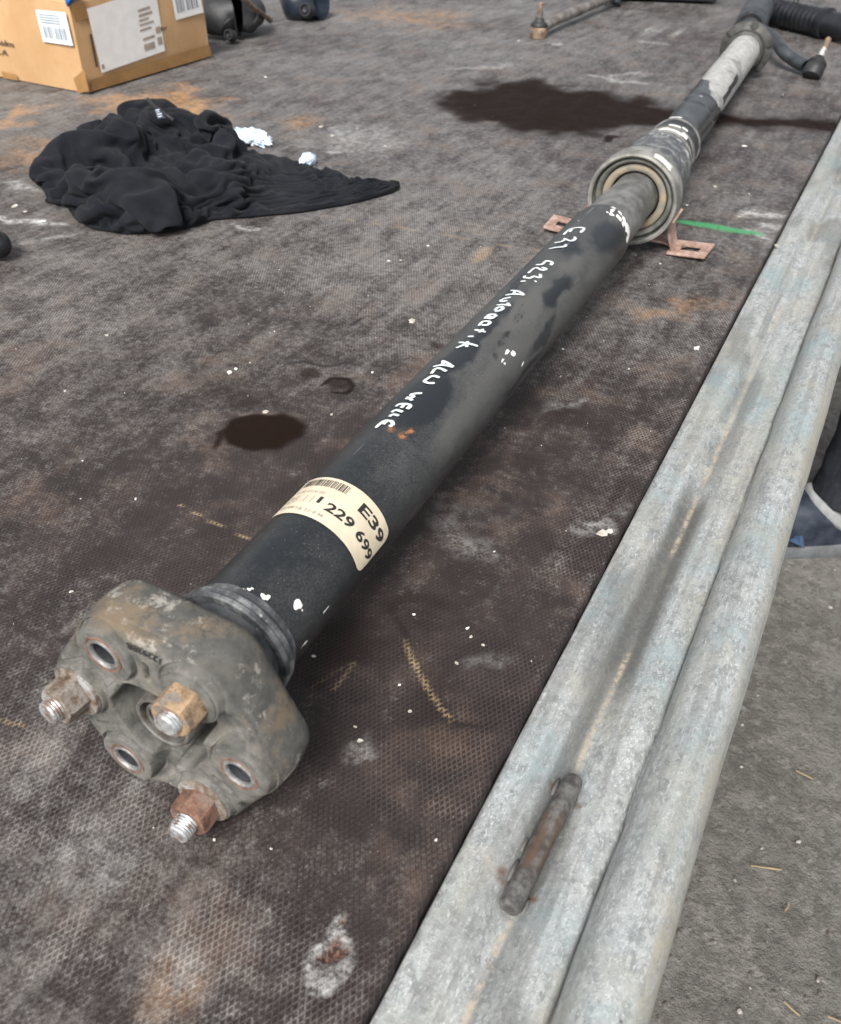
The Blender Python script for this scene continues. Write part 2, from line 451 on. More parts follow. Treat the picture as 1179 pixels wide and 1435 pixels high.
    A['white'] = np.maximum(A['white'], (.55 + .45 * sstep(.003, .0, np.abs(s + .0012))) * (1 - sstep(-.001, .001, s)) * (.6 + .8 * (fbm(X * 180, Y * 180, 2) - .3)))
    s2 = poly_sdf(X + wx * .007, Y + wy * .007, fl([(462, 1316), (476, 1306), (480, 1322), (492, 1327), (487, 1338), (468, 1345), (450, 1346), (446, 1335), (458, 1330)]))
    hole = 1 - sstep(-.0012, .0008, s2)
    A['hole'] = hole
    s3 = poly_sdf(X, Y, fl([(474, 1290), (480, 1281), (485, 1293), (480, 1296)]))
    A['hole'] = np.maximum(A['hole'], 1 - sstep(-.001, .0008, s3))
    Z += (-.0024 * hole - .002 * (1 - sstep(-.001, .0006, s3)))
    Z += .0007 * (1 - sstep(-.004, .002, s)) * (fbm(X * 140, Y * 140, 3)) * (1 - hole)
    Z += .0009 * (fbm(X * 1.7, Y * 1.7, 2) - .5) * sstep(.0, .08, EDGE_X - X)
    # worn, slightly ragged edge
    X[-1, :] += .0013 * (fbm(Y[-1] * 90, Y[-1] * 0, 4) - .5) * 2
    ex = np.stack([X[-1], Y[-1], np.full_like(Y[-1], -.0007)], 1)
    lo = ex.copy(); lo[:, 2] = -.018; lo[:, 0] -= .0004
    V = np.stack([X.ravel(), Y.ravel(), Z.ravel()], 1)
    n0 = len(V); nx, ny = X.shape
    V = np.concatenate([V, lo])
    F = np.array(grid_faces(nx, ny), int)
    j = np.arange(ny - 1)
    side = np.stack([(nx - 1) * ny + j, n0 + j, n0 + j + 1, (nx - 1) * ny + j + 1], 1)
    F = np.concatenate([F, side])
    at_ = {k: np.concatenate([np.clip(a, 0, 1.2).ravel(), np.zeros(ny)]) for k, a in A.items()}
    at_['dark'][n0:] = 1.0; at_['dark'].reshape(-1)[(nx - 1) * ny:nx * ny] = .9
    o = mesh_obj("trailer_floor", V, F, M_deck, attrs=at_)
    tag(o, "worn dark phenolic plywood deck with wire mesh imprint", kind="structure")
deck()

# ---- concrete yard below
def concrete_material():
    m = Mat("yard_concrete", .9, spec=.3)
    n1 = m.noise(5, 6, .65); n2 = m.noise(45, 6, .75); n3 = m.noise(210, 5, .7)
    c = m.mix(m.ramp(n1, .3, .7), (.150, .142, .128), (.245, .235, .215))
    c = m.mix(m.ramp(n2, .42, .60, .0, .65), c, (.095, .090, .081))
    c = m.mix(m.ramp(m.noise(75, 6, .75, vec=m.scale((1, 1, 1), loc=(3, 1, 0))), .52, .66, 0, .6), c, (.31, .30, .275))
    g = m.ramp(m.voro(170), .02, .2, 1, 0)
    c = m.mix(m.mul(g, m.ramp(n3, .52, .68)), c, (.42, .41, .39))
    k = m.ramp(m.voro(120, vec=m.scale((1, 1, 1), loc=(7, 2, 0))), .02, .22, 1, 0)
    c = m.mix(m.mul(k, m.ramp(m.noise(60, 3, .6), .5, .62)), c, (.05, .045, .04))
    m.color(c)
    m.bump(m.add(m.mul(n2, 1.0), m.mul(n3, .9)), 1.0, .007)
    return m.m
M_conc = concrete_material()
GZ = -.50
V = [(-30, -30, GZ), (30, -30, GZ), (30, 30, GZ), (-30, 30, GZ)]
# undulating patch near the trailer, one sheet with the far ground
xs = np.concatenate([[-30, -6], np.arange(-.3, 1.2, .012), [6, 30]]); ys = np.concatenate([[-30, -6], np.arange(-.1, 2.6, .015), [6, 30]])
X, Y = np.meshgrid(xs, ys, indexing='ij'); Z = GZ + .006 * (fbm(X * 14, Y * 14, 4) - .5) + .01 * (fbm(X * 2, Y * 2, 2) - .5)
g_ = mesh_obj("ground", np.stack([X.ravel(), Y.ravel(), Z.ravel()], 1), np.array(grid_faces(*X.shape)), M_conc)
tag(g_, "rough brown grey concrete yard below the trailer", kind="structure")

# loose grit on the yard, beyond counting
def grit():
    V = []; F = []
    base_ = bmesh.new(); bmesh.ops.create_icosphere(base_, subdivisions=1, radius=1)
    bv = np.array([tuple(v.co) for v in base_.verts]); bf = [[v.index for v in f.verts] for f in base_.faces]; base_.free()
    rg = np.random.default_rng(5)
    for i in range(2600):
        x = rg.uniform(.0, .5); y = rg.uniform(.3, 1.9)
        r_ = .0006 + .0028 * rg.random() ** 4
        s = r_ * rg.uniform(.6, 1.3, 3); s[2] *= .6
        k = len(V); a = rg.uniform(0, 6.28)
        q = bv * (1 + rg.uniform(-.25, .25, (len(bv), 1))) * s
        V += (np.stack([q[:, 0] * math.cos(a) - q[:, 1] * math.sin(a) + x, q[:, 0] * math.sin(a) + q[:, 1] * math.cos(a) + y, q[:, 2] + GZ + .0015 + r_ * .2], 1)).tolist()
        F += [[j + k for j in f] for f in bf]
    m = Mat("grit", .9)
    m.color(m.mix(m.ramp(m.noise(70, 2, .5), .55, .68), (.12, .105, .095), (.38, .36, .33)))
    o = mesh_obj("grit", V, F, m.m, smooth=False)
    tag(o, "loose grit and crumbs scattered over the concrete", "grit", kind="stuff")
grit()

# ---- galvanised side rail
def zinc_material():
    m = Mat("galvanised_steel", .5, .25, .5)
    n1 = m.noise(9, 5, .6); n2 = m.noise(85, 6, .78); n3 = m.noise(330, 5, .75)
    cellc = m.sep(m.voro(420, vec=m.scale((1.0, .55, 1.0), rot=(0, 0, R(-32))), out='Color'))[0]
    fl = m.noise(700, 4, .75, vec=m.scale((1.0, .45, 1.0), rot=(0, 0, R(-32))))
    lng = m.noise(120, 5, .65, vec=m.scale((1.0, .035, 1.0)))
    c = m.mix(m.ramp(n2, .34, .64), (.235, .252, .25), (.385, .405, .40))
    c = m.mix(m.ramp(cellc, .2, .95, 0, .55), c, (.50, .515, .51))
    c = m.mix(m.ramp(fl, .54, .62, 0, .75), c, (.64, .65, .645))
    c = m.mix(m.ramp(m.noise(900, 3, .75), .56, .66, 0, .45), c, (.15, .16, .165))
    c = m.mix(m.ramp(lng, .46, .64, 0, .55), c, (.205, .205, .195))
    c = m.mix(m.mul(m.ramp(n1, .44, .64, 0, .62), m.ramp(n2, .35, .6)), c, (.25, .34, .36))         # bluish bloom
    scr = m.noise(420, 2, .5, vec=m.scale((1.0, .012, 1.0), rot=(0, 0, R(4))))
    c = m.mix(m.mul(m.ramp(scr, .67, .71, 0, .35), m.ramp(m.noise(14, 3, .6), .5, .6)), c, (.58, .59, .58))
    c = m.mix(m.mul(m.attr('warm'), m.ramp(n2, .3, .62)), c, (.36, .335, .27))
    pit = m.mul(m.attr('pit'), m.ramp(m.noise(420, 4, .75, vec=m.scale((1, .6, 1), rot=(0, 0, R(-30)))), .60, .72))
    c = m.mix(m.mul(pit, .6), c, (.13, .15, .16))
    c = m.mix(m.mul(m.attr('grime_shade'), m.ramp(m.add(m.mul(n3, .6), m.mul(n2, .5)), .32, .62, .65, .98)), c, (.105, .104, .096))
    c = m.mix(m.mul(m.attr('dirt'), m.ramp(m.add(m.mul(n3, .7), m.mul(n2, .5)), .50, .70)), c, (.46, .385, .29))
    c = m.mix(m.mul(m.attr('rust'), m.ramp(n2, .32, .58)), c, (.15, .085, .05))
    dots = m.mul(m.ramp(m.voro(75), .03, .075, 1, 0), m.ramp(m.noise(8, 2, .5), .56, .6))
    c = m.mix(m.mul(dots, .8), c, (.06, .055, .05))
    m.color(c)
    m.set('Roughness', m.ramp(n2, .3, .7, .42, .66))
    m.bump(m.add(m.mul(n2, .7), m.add(m.mul(fl, .5), m.add(m.mul(n3, .5), m.mul(cellc, .15)))), .7, .0011)
    return m.m
M_zinc = zinc_material()
def rail():
    t = thing("side_rail", "galvanised steel side rail of the trailer with a groove and a round outer bead", "rail", (0, .2, -.03))
    ys = np.concatenate([np.arange(-.35, .05, .02), np.arange(.05, .9, .003), np.arange(.9, 2.0, .008), np.arange(2.0, 4.6, .05)])
    prof = [(-.0897, -.0185), (-.0895, -.0060), (-.0888, -.0050), (-.083, -.0046), (-.076, -.0045), (-.071, -.0050), (-.0675, -.0056), (-.0650, -.0072),
            (-.0600, -.0118), (-.0572, -.0138), (-.0548, -.0146), (-.0526, -.0146), (-.0508, -.0138), (-.0482, -.0121), (-.0450, -.0104), (-.0405, -.0096),
            (-.035, -.0091), (-.029, -.0090), (-.0240, -.0096), (-.0212, -.0106), (-.0200, -.0118), (-.0192, -.0136)]
    fine = []
    for a, b in zip(prof[:-1], prof[1:]):
        k = 3 if abs(b[0] - a[0]) > .002 else 1
        for i in range(k): fine.append((a[0] + (b[0] - a[0]) * i / k, a[1] + (b[1] - a[1]) * i / k))
    fine.append(prof[-1])
    nfl = len(fine)
    cxb, czb, rb = .0008, -.0085, .0192
    for k in range(0, 45):
        a = R(196 - k * 6.1); fine.append((cxb + rb * math.cos(a), czb + rb * math.sin(a)))
    fine += [(-.0150, -.030), (-.020, -.06), (-.0897, -.06)]
    P = np.array(fine); n = len(P)
    PX = np.repeat(P[:, 0][:, None], len(ys), 1); PZ = np.repeat(P[:, 1][:, None], len(ys), 1); PY = np.repeat(ys[None, :], n, 0)
    body = (np.arange(n) > 1) & (np.arange(n) < n - 3)
    # dents and waves
    wv = (fbm(PX * 30 + 3, PY * 16, 4) - .5)
    PZ += np.where(body[:, None], wv * .0026, 0)
    cre = np.exp(-((np.arange(n) - nfl) / 3.5) ** 2)[:, None]
    PX += cre * .0032 * (fbm(PY * 26, PY * 0 + 2, 4) - .5)
    PZ += cre * .0022 * (fbm(PY * 40, PY * 0 + 7, 3) - .5)
    bead = ((np.arange(n) > nfl) & (np.arange(n) < n - 3))[:, None]
    rad = .0020 * (fbm(PY * 12 + 5, PX * 0, 3) - .5)
    ang = np.arctan2(PZ - czb, PX - cxb)
    PX += np.where(bead, rad * np.cos(ang), 0); PZ += np.where(bead, rad * np.sin(ang), 0)
    V = np.stack([PX.ravel(), PY.ravel(), PZ.ravel()], 1)
    W = fbm(PX * 60, PY * 25, 4); W2 = fbm(PX * 40 + 9, PY * 9, 4)
    X0 = np.repeat(P[:, 0][:, None], len(ys), 1)
    gl = np.abs(X0 + .0535 + .002 * (fbm(PY * 60, PY * 0 + 1, 3) - .5))
    A = {}
    A['dirt'] = .9 * (1 - sstep(.0004, .0030, gl)) * sstep(.36, .56, fbm(PY * 18, PX * 0 + 4, 4)) * (np.arange(n) < nfl)[:, None]
    along = sstep(.16, .26, PY) * (1 - sstep(.56, .64, PY + (W - .5) * .05))
    left = (1 - sstep(.002, .0085, np.abs(X0 + .0590)))
    both = (1 - sstep(.006, .0155, np.abs(X0 + .0530 + .004 * (W2 - .5)))) * sstep(.33, .40, PY)
    A['grime_shade'] = np.clip(along * np.maximum(left * .75, both * .95), 0, 1) * (np.arange(n) < nfl)[:, None]
    A['grime_shade'] = np.maximum(A['grime_shade'], .5 * sstep(.55, .7, W2) * (np.arange(n) < nfl)[:, None])
    A['grime_shade'] = np.maximum(A['grime_shade'], .55 * cre * sstep(.36, .54, W2))  # bead crease darkened: its shade put into the colour along with dirt
    A['grime_shade'] = np.maximum(A['grime_shade'], .55 * (1 - sstep(.0, .004, X0 + .0895)) * sstep(.35, .6, W))
    for cxx, cyy, ax_l in ((-.0535, .254, .047),):      # contact shade round the pin, painted as dark dirt
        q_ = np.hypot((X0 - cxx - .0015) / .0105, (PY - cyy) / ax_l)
        A['grime_shade'] = np.maximum(A['grime_shade'], .85 * (1 - sstep(.70, 1.05, q_ + .3 * (W - .5))))
    A['warm'] = .40 * sstep(.45, .62, fbm(PX * 50 + 2, PY * 22, 4)) + .5 * (X0 > .012)
    A['rust'] = .8 * cre * sstep(.58, .7, fbm(PY * 14, PX * 0 + 3, 3)) * sstep(.6, .9, PY)
    for cxx, cyy, rr in ((-.0645, .2265, .006), (-.0600, .2895, .005), (-.044, .285, .003), (-.0468, .225, .003)):
        A['rust'] = np.maximum(A['rust'], 1 - sstep(rr * .3, rr, np.hypot(X0 - cxx + .004 * (W - .5), PY - cyy + .004 * (W2 - .5))))
    A['pit'] = 1.0 * bead * np.ones_like(PX) + .25
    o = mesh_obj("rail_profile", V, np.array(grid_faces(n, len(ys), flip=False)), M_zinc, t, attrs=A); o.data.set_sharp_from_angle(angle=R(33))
    # tack-welded round pin lying in the groove
    m = Mat("weathered_pin", .62, .35)
    n2 = m.noise(160, 5, .65); st = m.noise(300, 4, .6, vec=m.scale((1, .12, 1)))
    c = m.mix(m.ramp(n2, .35, .65), (.060, .058, .056), (.16, .155, .148))
    y_ = m.sep(m.co)[1]
    mid = m.mul(m.ramp(y_, .224, .240), m.ramp(y_, .262, .276, 1, 0))
    c = m.mix(m.mul(mid, m.ramp(st, .36, .62, .15, .95)), c, (.115, .072, .050))
    m.color(c); m.bump(m.add(n2, m.mul(st, .8)), .7, .0012)
    a0 = np.array([-.0553, .2110, -.0062]); a1 = np.array([-.0517, .2970, -.0058])
    path = []; rad_ = []
    dl = (a1 - a0)
    for k, (s_, r_) in enumerate([(0, 0.00405), (.004, 0.00478), (.012, 0.00534), (.03, 0.00561), (.15, 0.00580), (.3, 0.00561), (.42, 0.00589), (.5, 0.00561), (.6, 0.00598), (.75, 0.00570), (.88, 0.00580), (.96, 0.00552), (.985, 0.00497), (1, 0.00368)]):
        path.append(a0 + dl * s_ + np.array([.0003 * math.sin(9 * s_), 0, .0002 * math.cos(7 * s_)])); rad_.append(r_)
    v, f = tube(path, rad_, 22)
    pin = mesh_obj("welded_pin", v, f, m.m, t); pin.data.set_sharp_from_angle(angle=R(50)); tag(pin, "rusty grey round pin tacked into the groove")
    mb = simple("weld_crumb", (.16, .15, .14), .7, .2, .5, 200)
    for (x, y, z, sx, sy) in ((-.0612, .2320, -.0082, .0016, .0075), (-.0592, .2880, -.0080, .0015, .0060), (-.0470, .2835, -.0095, .0013, .0050), (-.0485, .2185, -.0100, .0012, .0045), (-.0615, .2480, -.0085, .0012, .0045)):
        bm = bmesh.new(); bmesh.ops.create_icosphere(bm, subdivisions=2, radius=1)
        for vv in bm.verts:
            q = vv.co * (1 + .25 * (random.random() - .5)); vv.co = (x + q.x * sx, y + q.y * sy, z + q.z * sx)
        bm_obj("weld_bead", bm, mb, pin, True)
    return t
rail()

# ================================================================== DRIVE SHAFT
G0 = np.array([-0.2299, 0.1775, 0.0660]); GD = np.array([-0.0144, 0.9999, -0.0022])
FR = Frame(G0, GD)
RT = .0322
shaft = thing("drive_shaft", "long black car drive shaft with rubber coupling lying along the plywood deck", "drive shaft", (G0[0], G0[1], 0))

def rubber_material():
    m = Mat("dusty_rubber", .86, spec=.28)
    n1 = m.noise(28, 5, .62); n2 = m.noise(120, 5, .7); n3 = m.noise(700, 3, .6)
    c = m.mix(m.ramp(n2, .34, .66), (.085, .084, .077), (.165, .160, .146))
    c = m.mix(m.ramp(n1, .52, .70, 0, .5), c, (.20, .175, .135))
    c = m.mix(m.mul(m.attr('rim'), .55), c, (.060, .058, .053))
    c = m.mix(m.mul(m.attr('rim'), m.ramp(m.noise(30, 5, .7), .50, .66, 0, .75)), c, (.17, .125, .080))
    c = m.mix(m.mul(m.attr('rim'), m.ramp(m.noise(60, 6, .75, vec=m.scale((1, 1, 1), loc=(5, 5, 5))), .56, .66, 0, .8)), c, (.36, .34, .30))
    c = m.mix(m.ramp(m.voro(900), .02, .12, .35, 0), c, (.35, .33, .30))
    ck = m.ramp(m.voro(130, feat='DISTANCE_TO_EDGE'), .0, .03, 1, 0)
    ck = m.mul(ck, m.ramp(m.noise(35, 3, .6), .52, .64))
    c = m.mix(m.mul(ck, .55), c, (.025, .024, .022))
    m.color(c); m.bump(m.add(n2, m.add(m.mul(n3, .6), m.mul(ck, -.8))), .38, .0007)
    return m.m
M_rub = rubber_material()
def rust_material(name, c0, c1, c2, loc):
    m = Mat(name, .82, .15)
    n1 = m.noise(170, 5, .7, vec=m.scale((1, 1, 1), loc=loc)); n2 = m.noise(650, 4, .7); n0 = m.noise(70, 3, .6, vec=m.scale((1, 1, 1), loc=loc))
    c = m.mix(m.ramp(n1, .36, .62), c0, c1)
    c = m.mix(m.ramp(n0, .50, .60), c, c2)
    c = m.mix(m.ramp(n2, .55, .68, 0, .6), c, (.05, .03, .022))
    m.color(c); m.bump(m.add(n1, m.mul(n2, .7)), .8, .0009); return m.m
M_rust_a = rust_material("orange_rust", (.19, .120, .075), (.41, .285, .175), (.20, .185, .165), (0, 0, 0))
M_rust_b = rust_material("red_rust", (.115, .060, .045), (.25, .135, .092), (.20, .14, .11), (2, 1, 0))
M_rust_c = rust_material("brown_rust", (.12, .075, .045), (.26, .235, .21), (.33, .33, .32), (4, 0, 1))
def stud_material():
    m = Mat("zinc_stud", .42, .55)
    n = m.noise(260, 5, .7)
    c = m.mix(m.ramp(n, .36, .64), (.33, .345, .355), (.60, .62, .62))
    c = m.mix(m.ramp(m.noise(110, 4, .7), .50, .60, 0, .85), c, (.24, .14, .095))
    m.color(c); m.bump(n, .3, .0004); return m.m
M_stud = stud_material()
def sleeve_material():
    m = Mat("worn_steel_sleeve", .40, .75)
    n = m.noise(230, 5, .7); r_ = m.noise(90, 4, .65)
    c = m.mix(m.ramp(n, .4, .65), (.34, .34, .335), (.58, .575, .56))
    c = m.mix(m.ramp(r_, .60, .70, 0, .6), c, (.30, .18, .11))
    m.color(c); m.bump(n, .3, .0004); return m.m
M_sleeve = sleeve_material()

PH0 = 2.0169
BOLT = [(.048 * math.cos(PH0 - k * math.pi / 3), .048 * math.sin(PH0 - k * math.pi / 3)) for k in range(6)]
def flex_disc():
    na, nr = 840, 124
    ph = np.linspace(0, 2 * math.pi, na, endpoint=False)
    # hull of six circles round the bolts
    def Rout(rho):
        out = np.zeros(na)
        for i, h in enumerate(ph):
            c, s = math.cos(h), math.sin(h)
            out[i] = 0
        # support by sampling the hull polygon densely
        pts = []
        for k in range(6):
            ang = PH0 - k * math.pi / 3
            for e in np.linspace(-30, 30, 13):
                pts.append((BOLT[k][0] + rho * math.cos(ang + R(e)), BOLT[k][1] + rho * math.sin(ang + R(e))))
        pa = np.array([math.atan2(y, x) % (2 * math.pi) for x, y in pts]); o_ = np.argsort(pa)
        P = np.array(pts)[o_]; P = np.vstack([P, P[:1]])
        for i, h in enumerate(ph):
            c, s = math.cos(h), math.sin(h)
            for a, b in zip(P[:-1], P[1:]):
                den = c * (b[1] - a[1]) - s * (b[0] - a[0])
                if abs(den) < 1e-12: continue
                t = (a[0] * (b[1] - a[1]) - a[1] * (b[0] - a[0])) / den
                u = (a[0] * s - a[1] * c) / den
                if t > 0 and -1e-6 <= u <= 1 + 1e-6: out[i] = max(out[i], t)
        return out
    Ro = Rout(.0185)
    val = np.zeros(na); pairm = np.zeros(na)
    for k in (1, 3, 5):      # valleys between bolt k and hole k+1
        c = PH0 - (k + .5) * math.pi / 3
        dv = np.abs((ph - c + math.pi) % (2 * math.pi) - math.pi)
        val = np.maximum(val, 1 - sstep(R(5), R(16), dv))
    Ri = .0275 + .0045 * val + .0010 * np.cos(6 * (ph - PH0))
    cs, sn = np.cos(ph), np.sin(ph)
    def depth(x, y, r, va, ro):
        dp = .0016 + .0095 * va * (1 - sstep(.051, .0625, r))
        for k in range(6):
            q = np.hypot(x - BOLT[k][0], y - BOLT[k][1])
            plate = 1 - sstep(.0155, .0163, q)
            dp = dp * (1 - plate)
            ring = np.exp(-((q - .0170) / .0006) ** 2)
            dp = dp + ring * (.0026 if k % 2 == 0 else .0016)
            if k % 2 == 0: dp = np.where(q < .0082, .028, dp)
        for k in (0, 2, 4):   # moulded slots between the paired bolts
            c = PH0 - (k + .5) * math.pi / 3
            lx = x * math.cos(c) + y * math.sin(c); ly = -x * math.sin(c) + y * math.cos(c)
            q = np.hypot(np.maximum(np.abs(lx - .0415) - .0052, 0), ly - .0006)
            dp = dp + .0075 * (1 - sstep(.0010, .0018, q))
            sh = sstep(.0525, .0575, r) * (1 - sstep(R(10), R(20), np.abs((np.arctan2(y, x) - c + math.pi) % (2 * math.pi) - math.pi)))
            dp = dp + .0008 * sh
        e = np.clip(1 - (ro - r) / .0065, 0, 1)
        dp = dp + .0065 * (1 - np.sqrt(np.clip(1 - e * e, 0, 1)))
        return dp
    rings = []     # list of (r array, t array, rim array)
    T = .0375
    for tt in (T, .030, .022, .014, .008): rings.append((Ri, np.full(na, tt) if tt == T else np.maximum(tt, .0111 * val + .002), np.zeros(na)))
    for j in range(nr):
        s_ = j / (nr - 1); s_ = s_ ** .9
        r_ = Ri + (Ro - Ri) * (1 - (1 - s_) ** 1.25)
        x = r_ * cs; y = r_ * sn
        dp = depth(x, y, r_, val, Ro)
        if j == 0: dp = dp + .0014
        rings.append((r_, dp, sstep(.0, .006, r_ - Ro + .006)))
    for tt in (.0085, .0115, .0145, .018, .022, .026, .0295):
        bulge = .0012 * math.sin((tt - .008) / .022 * math.pi)
        dim = np.zeros(na)
        for k in range(6):     # shallow dimples in the strap facets
            c = PH0 - (k + .5) * math.pi / 3
            dv = np.abs((ph - c + math.pi) % (2 * math.pi) - math.pi)
            dim += np.exp(-(dv / R(3)) ** 2) * math.exp(-((tt - .020) / .004) ** 2)
        rings.append((Ro + bulge - .0013 * dim, np.full(na, tt), np.ones(na)))
    for e in (20, 40, 60, 80): rings.append((Ro - .008 * (1 - math.cos(R(e))), np.full(na, T - .008 + .008 * math.sin(R(e))), np.ones(na)))
    rings.append((Ro - .02, np.full(na, T), np.zeros(na)))
    V = []; rim = []
    for r_, t_, m_ in rings:
        wobble = .0005 * (fbm(r_ * cs * 90 + 7, r_ * sn * 90 + t_ * 120 + 3, 3) - .5)
        V.append(FR.o + np.outer((r_ + wobble) * cs, FR.a) + np.outer((r_ + wobble) * sn, FR.b) + np.outer(t_ + wobble * .6, FR.d)); rim.append(m_)
    V = np.concatenate(V); rim = np.concatenate(rim)
    F = grid_faces(len(rings), na, True, True)
    return mesh_obj("flex_disc", V, F, M_rub, shaft, attrs={'rim': rim})
disc = flex_disc(); tag(disc, "dusty grey rubber coupling with six bolt bosses")
M_bore = simple("shaded_sleeve_bore", (.10, .108, .118), .45, .5, .5, 120, .2, 300)  # sleeve steel darkened to paint in the shade inside the bore
# sleeves in the three open bosses
for k in (0, 2, 4):
    c = FR.xyz(BOLT[k][0], BOLT[k][1], 0); f2 = Frame(c, FR.d)
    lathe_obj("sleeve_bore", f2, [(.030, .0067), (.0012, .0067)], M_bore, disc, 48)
    lathe_obj("bolt_sleeve", f2, [(.0020, .0068), (.0004, .0068), (-.0004, .0071), (-.0008, .0078), (-.0004, .0090), (.0006, .0094), (.006, .0095)], M_sleeve, disc, 48)
    lathe_obj("rust_ring", f2, [(.0004, .0092), (-.0004, .0094), (-.0005, .0104), (.0004, .0108)], M_rust_b, disc, 48, wob=.0006)
# nuts with threaded studs
def nut_mesh(f2, mat, flip):
    rr = .0104; n = 6; parts = []
    prof = []
    V = []; F = []
    ring = []
    seg = 48
    def hexr(h): return .0097 / math.cos(((h + R(30)) % R(60)) - R(30))
    levels = [(-.0002, 0), (-.0004, 0), (-.0100, 0), (-.0118, 1), (-.0122, 2)]
    for li, (t, ch) in enumerate(levels):
        for i in range(seg):
            h = 2 * math.pi * i / seg + flip
            r_ = hexr(h - flip)
            if ch == 1: r_ = min(r_, .0101)
            if ch == 2: r_ = .0092
            V.append(f2.p(t, h, r_ * (1 + .02 * (random.random() - .5))))
    for i in range(seg): V.append(f2.p(-.0118, 2 * math.pi * i / seg + flip, .0062))
    F = grid_faces(len(levels) + 1, seg, False, True)
    o = mesh_obj("nut", V, F, mat, disc, True); o.data.set_sharp_from_angle(angle=R(30))
    return o
for k, mat, tilt, flip, ln in ((1, M_rust_a, (.03, .0), .35, .0015), (3, M_rust_b, (.02, -.02), .1, .0065), (5, M_rust_c, (-.09, .06), .62, .0030)):
    c = FR.xyz(BOLT[k][0], BOLT[k][1], 0)
    dd_ = FR.d - FR.a * tilt[0] - FR.b * tilt[1]
    f2 = Frame(c, dd_)
    lathe_obj("washer_plate", f2, [(.001, .0148), (-.0010, .0146), (-.0014, .0138), (-.0016, .0095)], M_rust_c if k != 1 else M_rub, disc, 48)
    f3 = Frame(c - f2.d * .0014, f2.d)
    nut_mesh(f3, mat, flip)
    prof = [(.0, .0064)]
    t = -.0105
    while t > -.0122 - ln:
        prof += [(t, .0063), (t - .00075, .0059)]; t -= .0015
    prof += [(t, .0060), (t - .0008, .0052), (t - .0010, .0)]
    lathe_obj("threaded_stud", f3, prof, M_stud, disc, 36)
# moulded marks on the rubber face
M_ink_rub = simple("moulded_mark", (.020, .019, .018), .8)

def text_mesh(txt, size=1.0, bold=.0):
    cu = bpy.data.curves.new("txt", 'FONT'); cu.body = txt; cu.size = size; cu.offset = bold; cu.resolution_u = 4
    ob = bpy.data.objects.new("txt", cu); COL.objects.link(ob)
    bpy.context.view_layer.update()
    me = bpy.data.meshes.new_from_object(ob.evaluated_get(bpy.context.evaluated_depsgraph_get()))
    bpy.data.objects.remove(ob); bpy.data.curves.remove(cu)
    bm = bmesh.new(); bm.from_mesh(me); bpy.data.meshes.remove(me)
    bmesh.ops.remove_doubles(bm, verts=bm.verts, dist=1e-5)
    bmesh.ops.triangulate(bm, faces=bm.faces)
    for it in range(2):
        lg = [e for e in bm.edges if e.calc_length() > .22 * size]
        if lg: bmesh.ops.subdivide_edges(bm, edges=lg, cuts=1); bmesh.ops.triangulate(bm, faces=bm.faces)
    bm.verts.index_update()
    V = np.array([tuple(v.co) for v in bm.verts]); F = [[v.index for v in f.verts] for f in bm.faces]; bm.free()
    V[:, 0] -= V[:, 0].min(); 
    return V, F
def text_fit(txt, w, h, bold=.0):
    """glyph verts scaled into a w x h box, origin at lower-left"""
    V, F = text_mesh(txt, 1.0, bold)
    V[:, 1] -= V[:, 1].min()
    V[:, 0] *= w / V[:, 0].max(); V[:, 1] *= h / V[:, 1].max()
    return V, F
def face_text(txt, r_, ang, w, h, up_in=False):
    V, F = text_fit(txt, w, h, .02)
    out = []
    for x, y, z in V:
        a = ang - (x - w / 2) / r_ if not up_in else ang + (x - w / 2) / r_
        rad = r_ + (y - h / 2) if not up_in else r_ - (y - h / 2)
        out.append(FR.xyz(rad * math.cos(a), rad * math.sin(a), -.00035 + .0018))
    return mesh_obj("moulded_mark", out, F, M_ink_rub, disc, False)
face_text("12293B8", .0562, PH0 - math.pi / 6, .0185, .0046, True)
face_text("A", .0600, PH0 + R(22), .0036, .0040)
face_text("BE", .0560, PH0 - 2.5 * math.pi / 3 - R(2), .0050, .0042)

# hub and centring sleeve seen through the disc
M_hub = simple("oily_black_steel", (.030, .030, .032), .5, .2, .5, 70, .3, 300)
M_grey_metal = simple("grey_steel", (.24, .235, .22), .5, .5, .45, 90, .3, 400, col2=(.11, .095, .08))
M_flange0 = simple("grey_black_flange", (.15, .155, .16), .42, .3, .5, 60, .3, 300, col2=(.06, .062, .065))
lathe_obj("centring_sleeve", FR, [(.034, .0162), (.0062, .0162), (.0046, .0154), (.0043, .0147), (.0050, .0136), (.012, .0132), (.012, .0112), (.0066, .0110), (.0058, .0102), (.0064, .0090), (.024, .0088), (.024, .0002)], M_grey_metal, shaft, 64)
lathe_obj("front_flange", FR, [(.036, .0002), (.036, .030), (.0372, .040), (.0395, .0430), (.0430, .0425), (.046, .0385), (.049, .0340), (.052, .0318), (.056, .0308), (.060, .0306), (.0605, .0290)], M_flange0, shaft, 96)
def dirty_black(name):
    m = Mat(name, .45, .1)
    n = m.noise(90, 5, .65)
    c = m.mix(m.ramp(n, .42, .66), (.060, .064, .068), (.22, .225, .225))
    c = m.mix(m.mul(m.ramp(m.noise(55, 4, .7), .62, .67), .9), c, (.42, .42, .40))
    m.color(c); m.set('Roughness', m.ramp(n, .3, .7, .32, .6)); m.bump(n, .25, .0006); return m.m
M_collar = dirty_black("dirty_black_collar")
lathe_obj("crimp_collar", FR, [(.0595, .0305), (.0598, .0348), (.0606, .0356), (.0625, .0357), (.0634, .0350), (.0640, .0343), (.0648, .0343), (.0656, .0349), (.0672, .0351), (.0680, .0346), (.0688, .0336), (.0705, .0330), (.0725, .0328), (.0740, .0322)], M_collar, shaft, 128, wob=.0004)

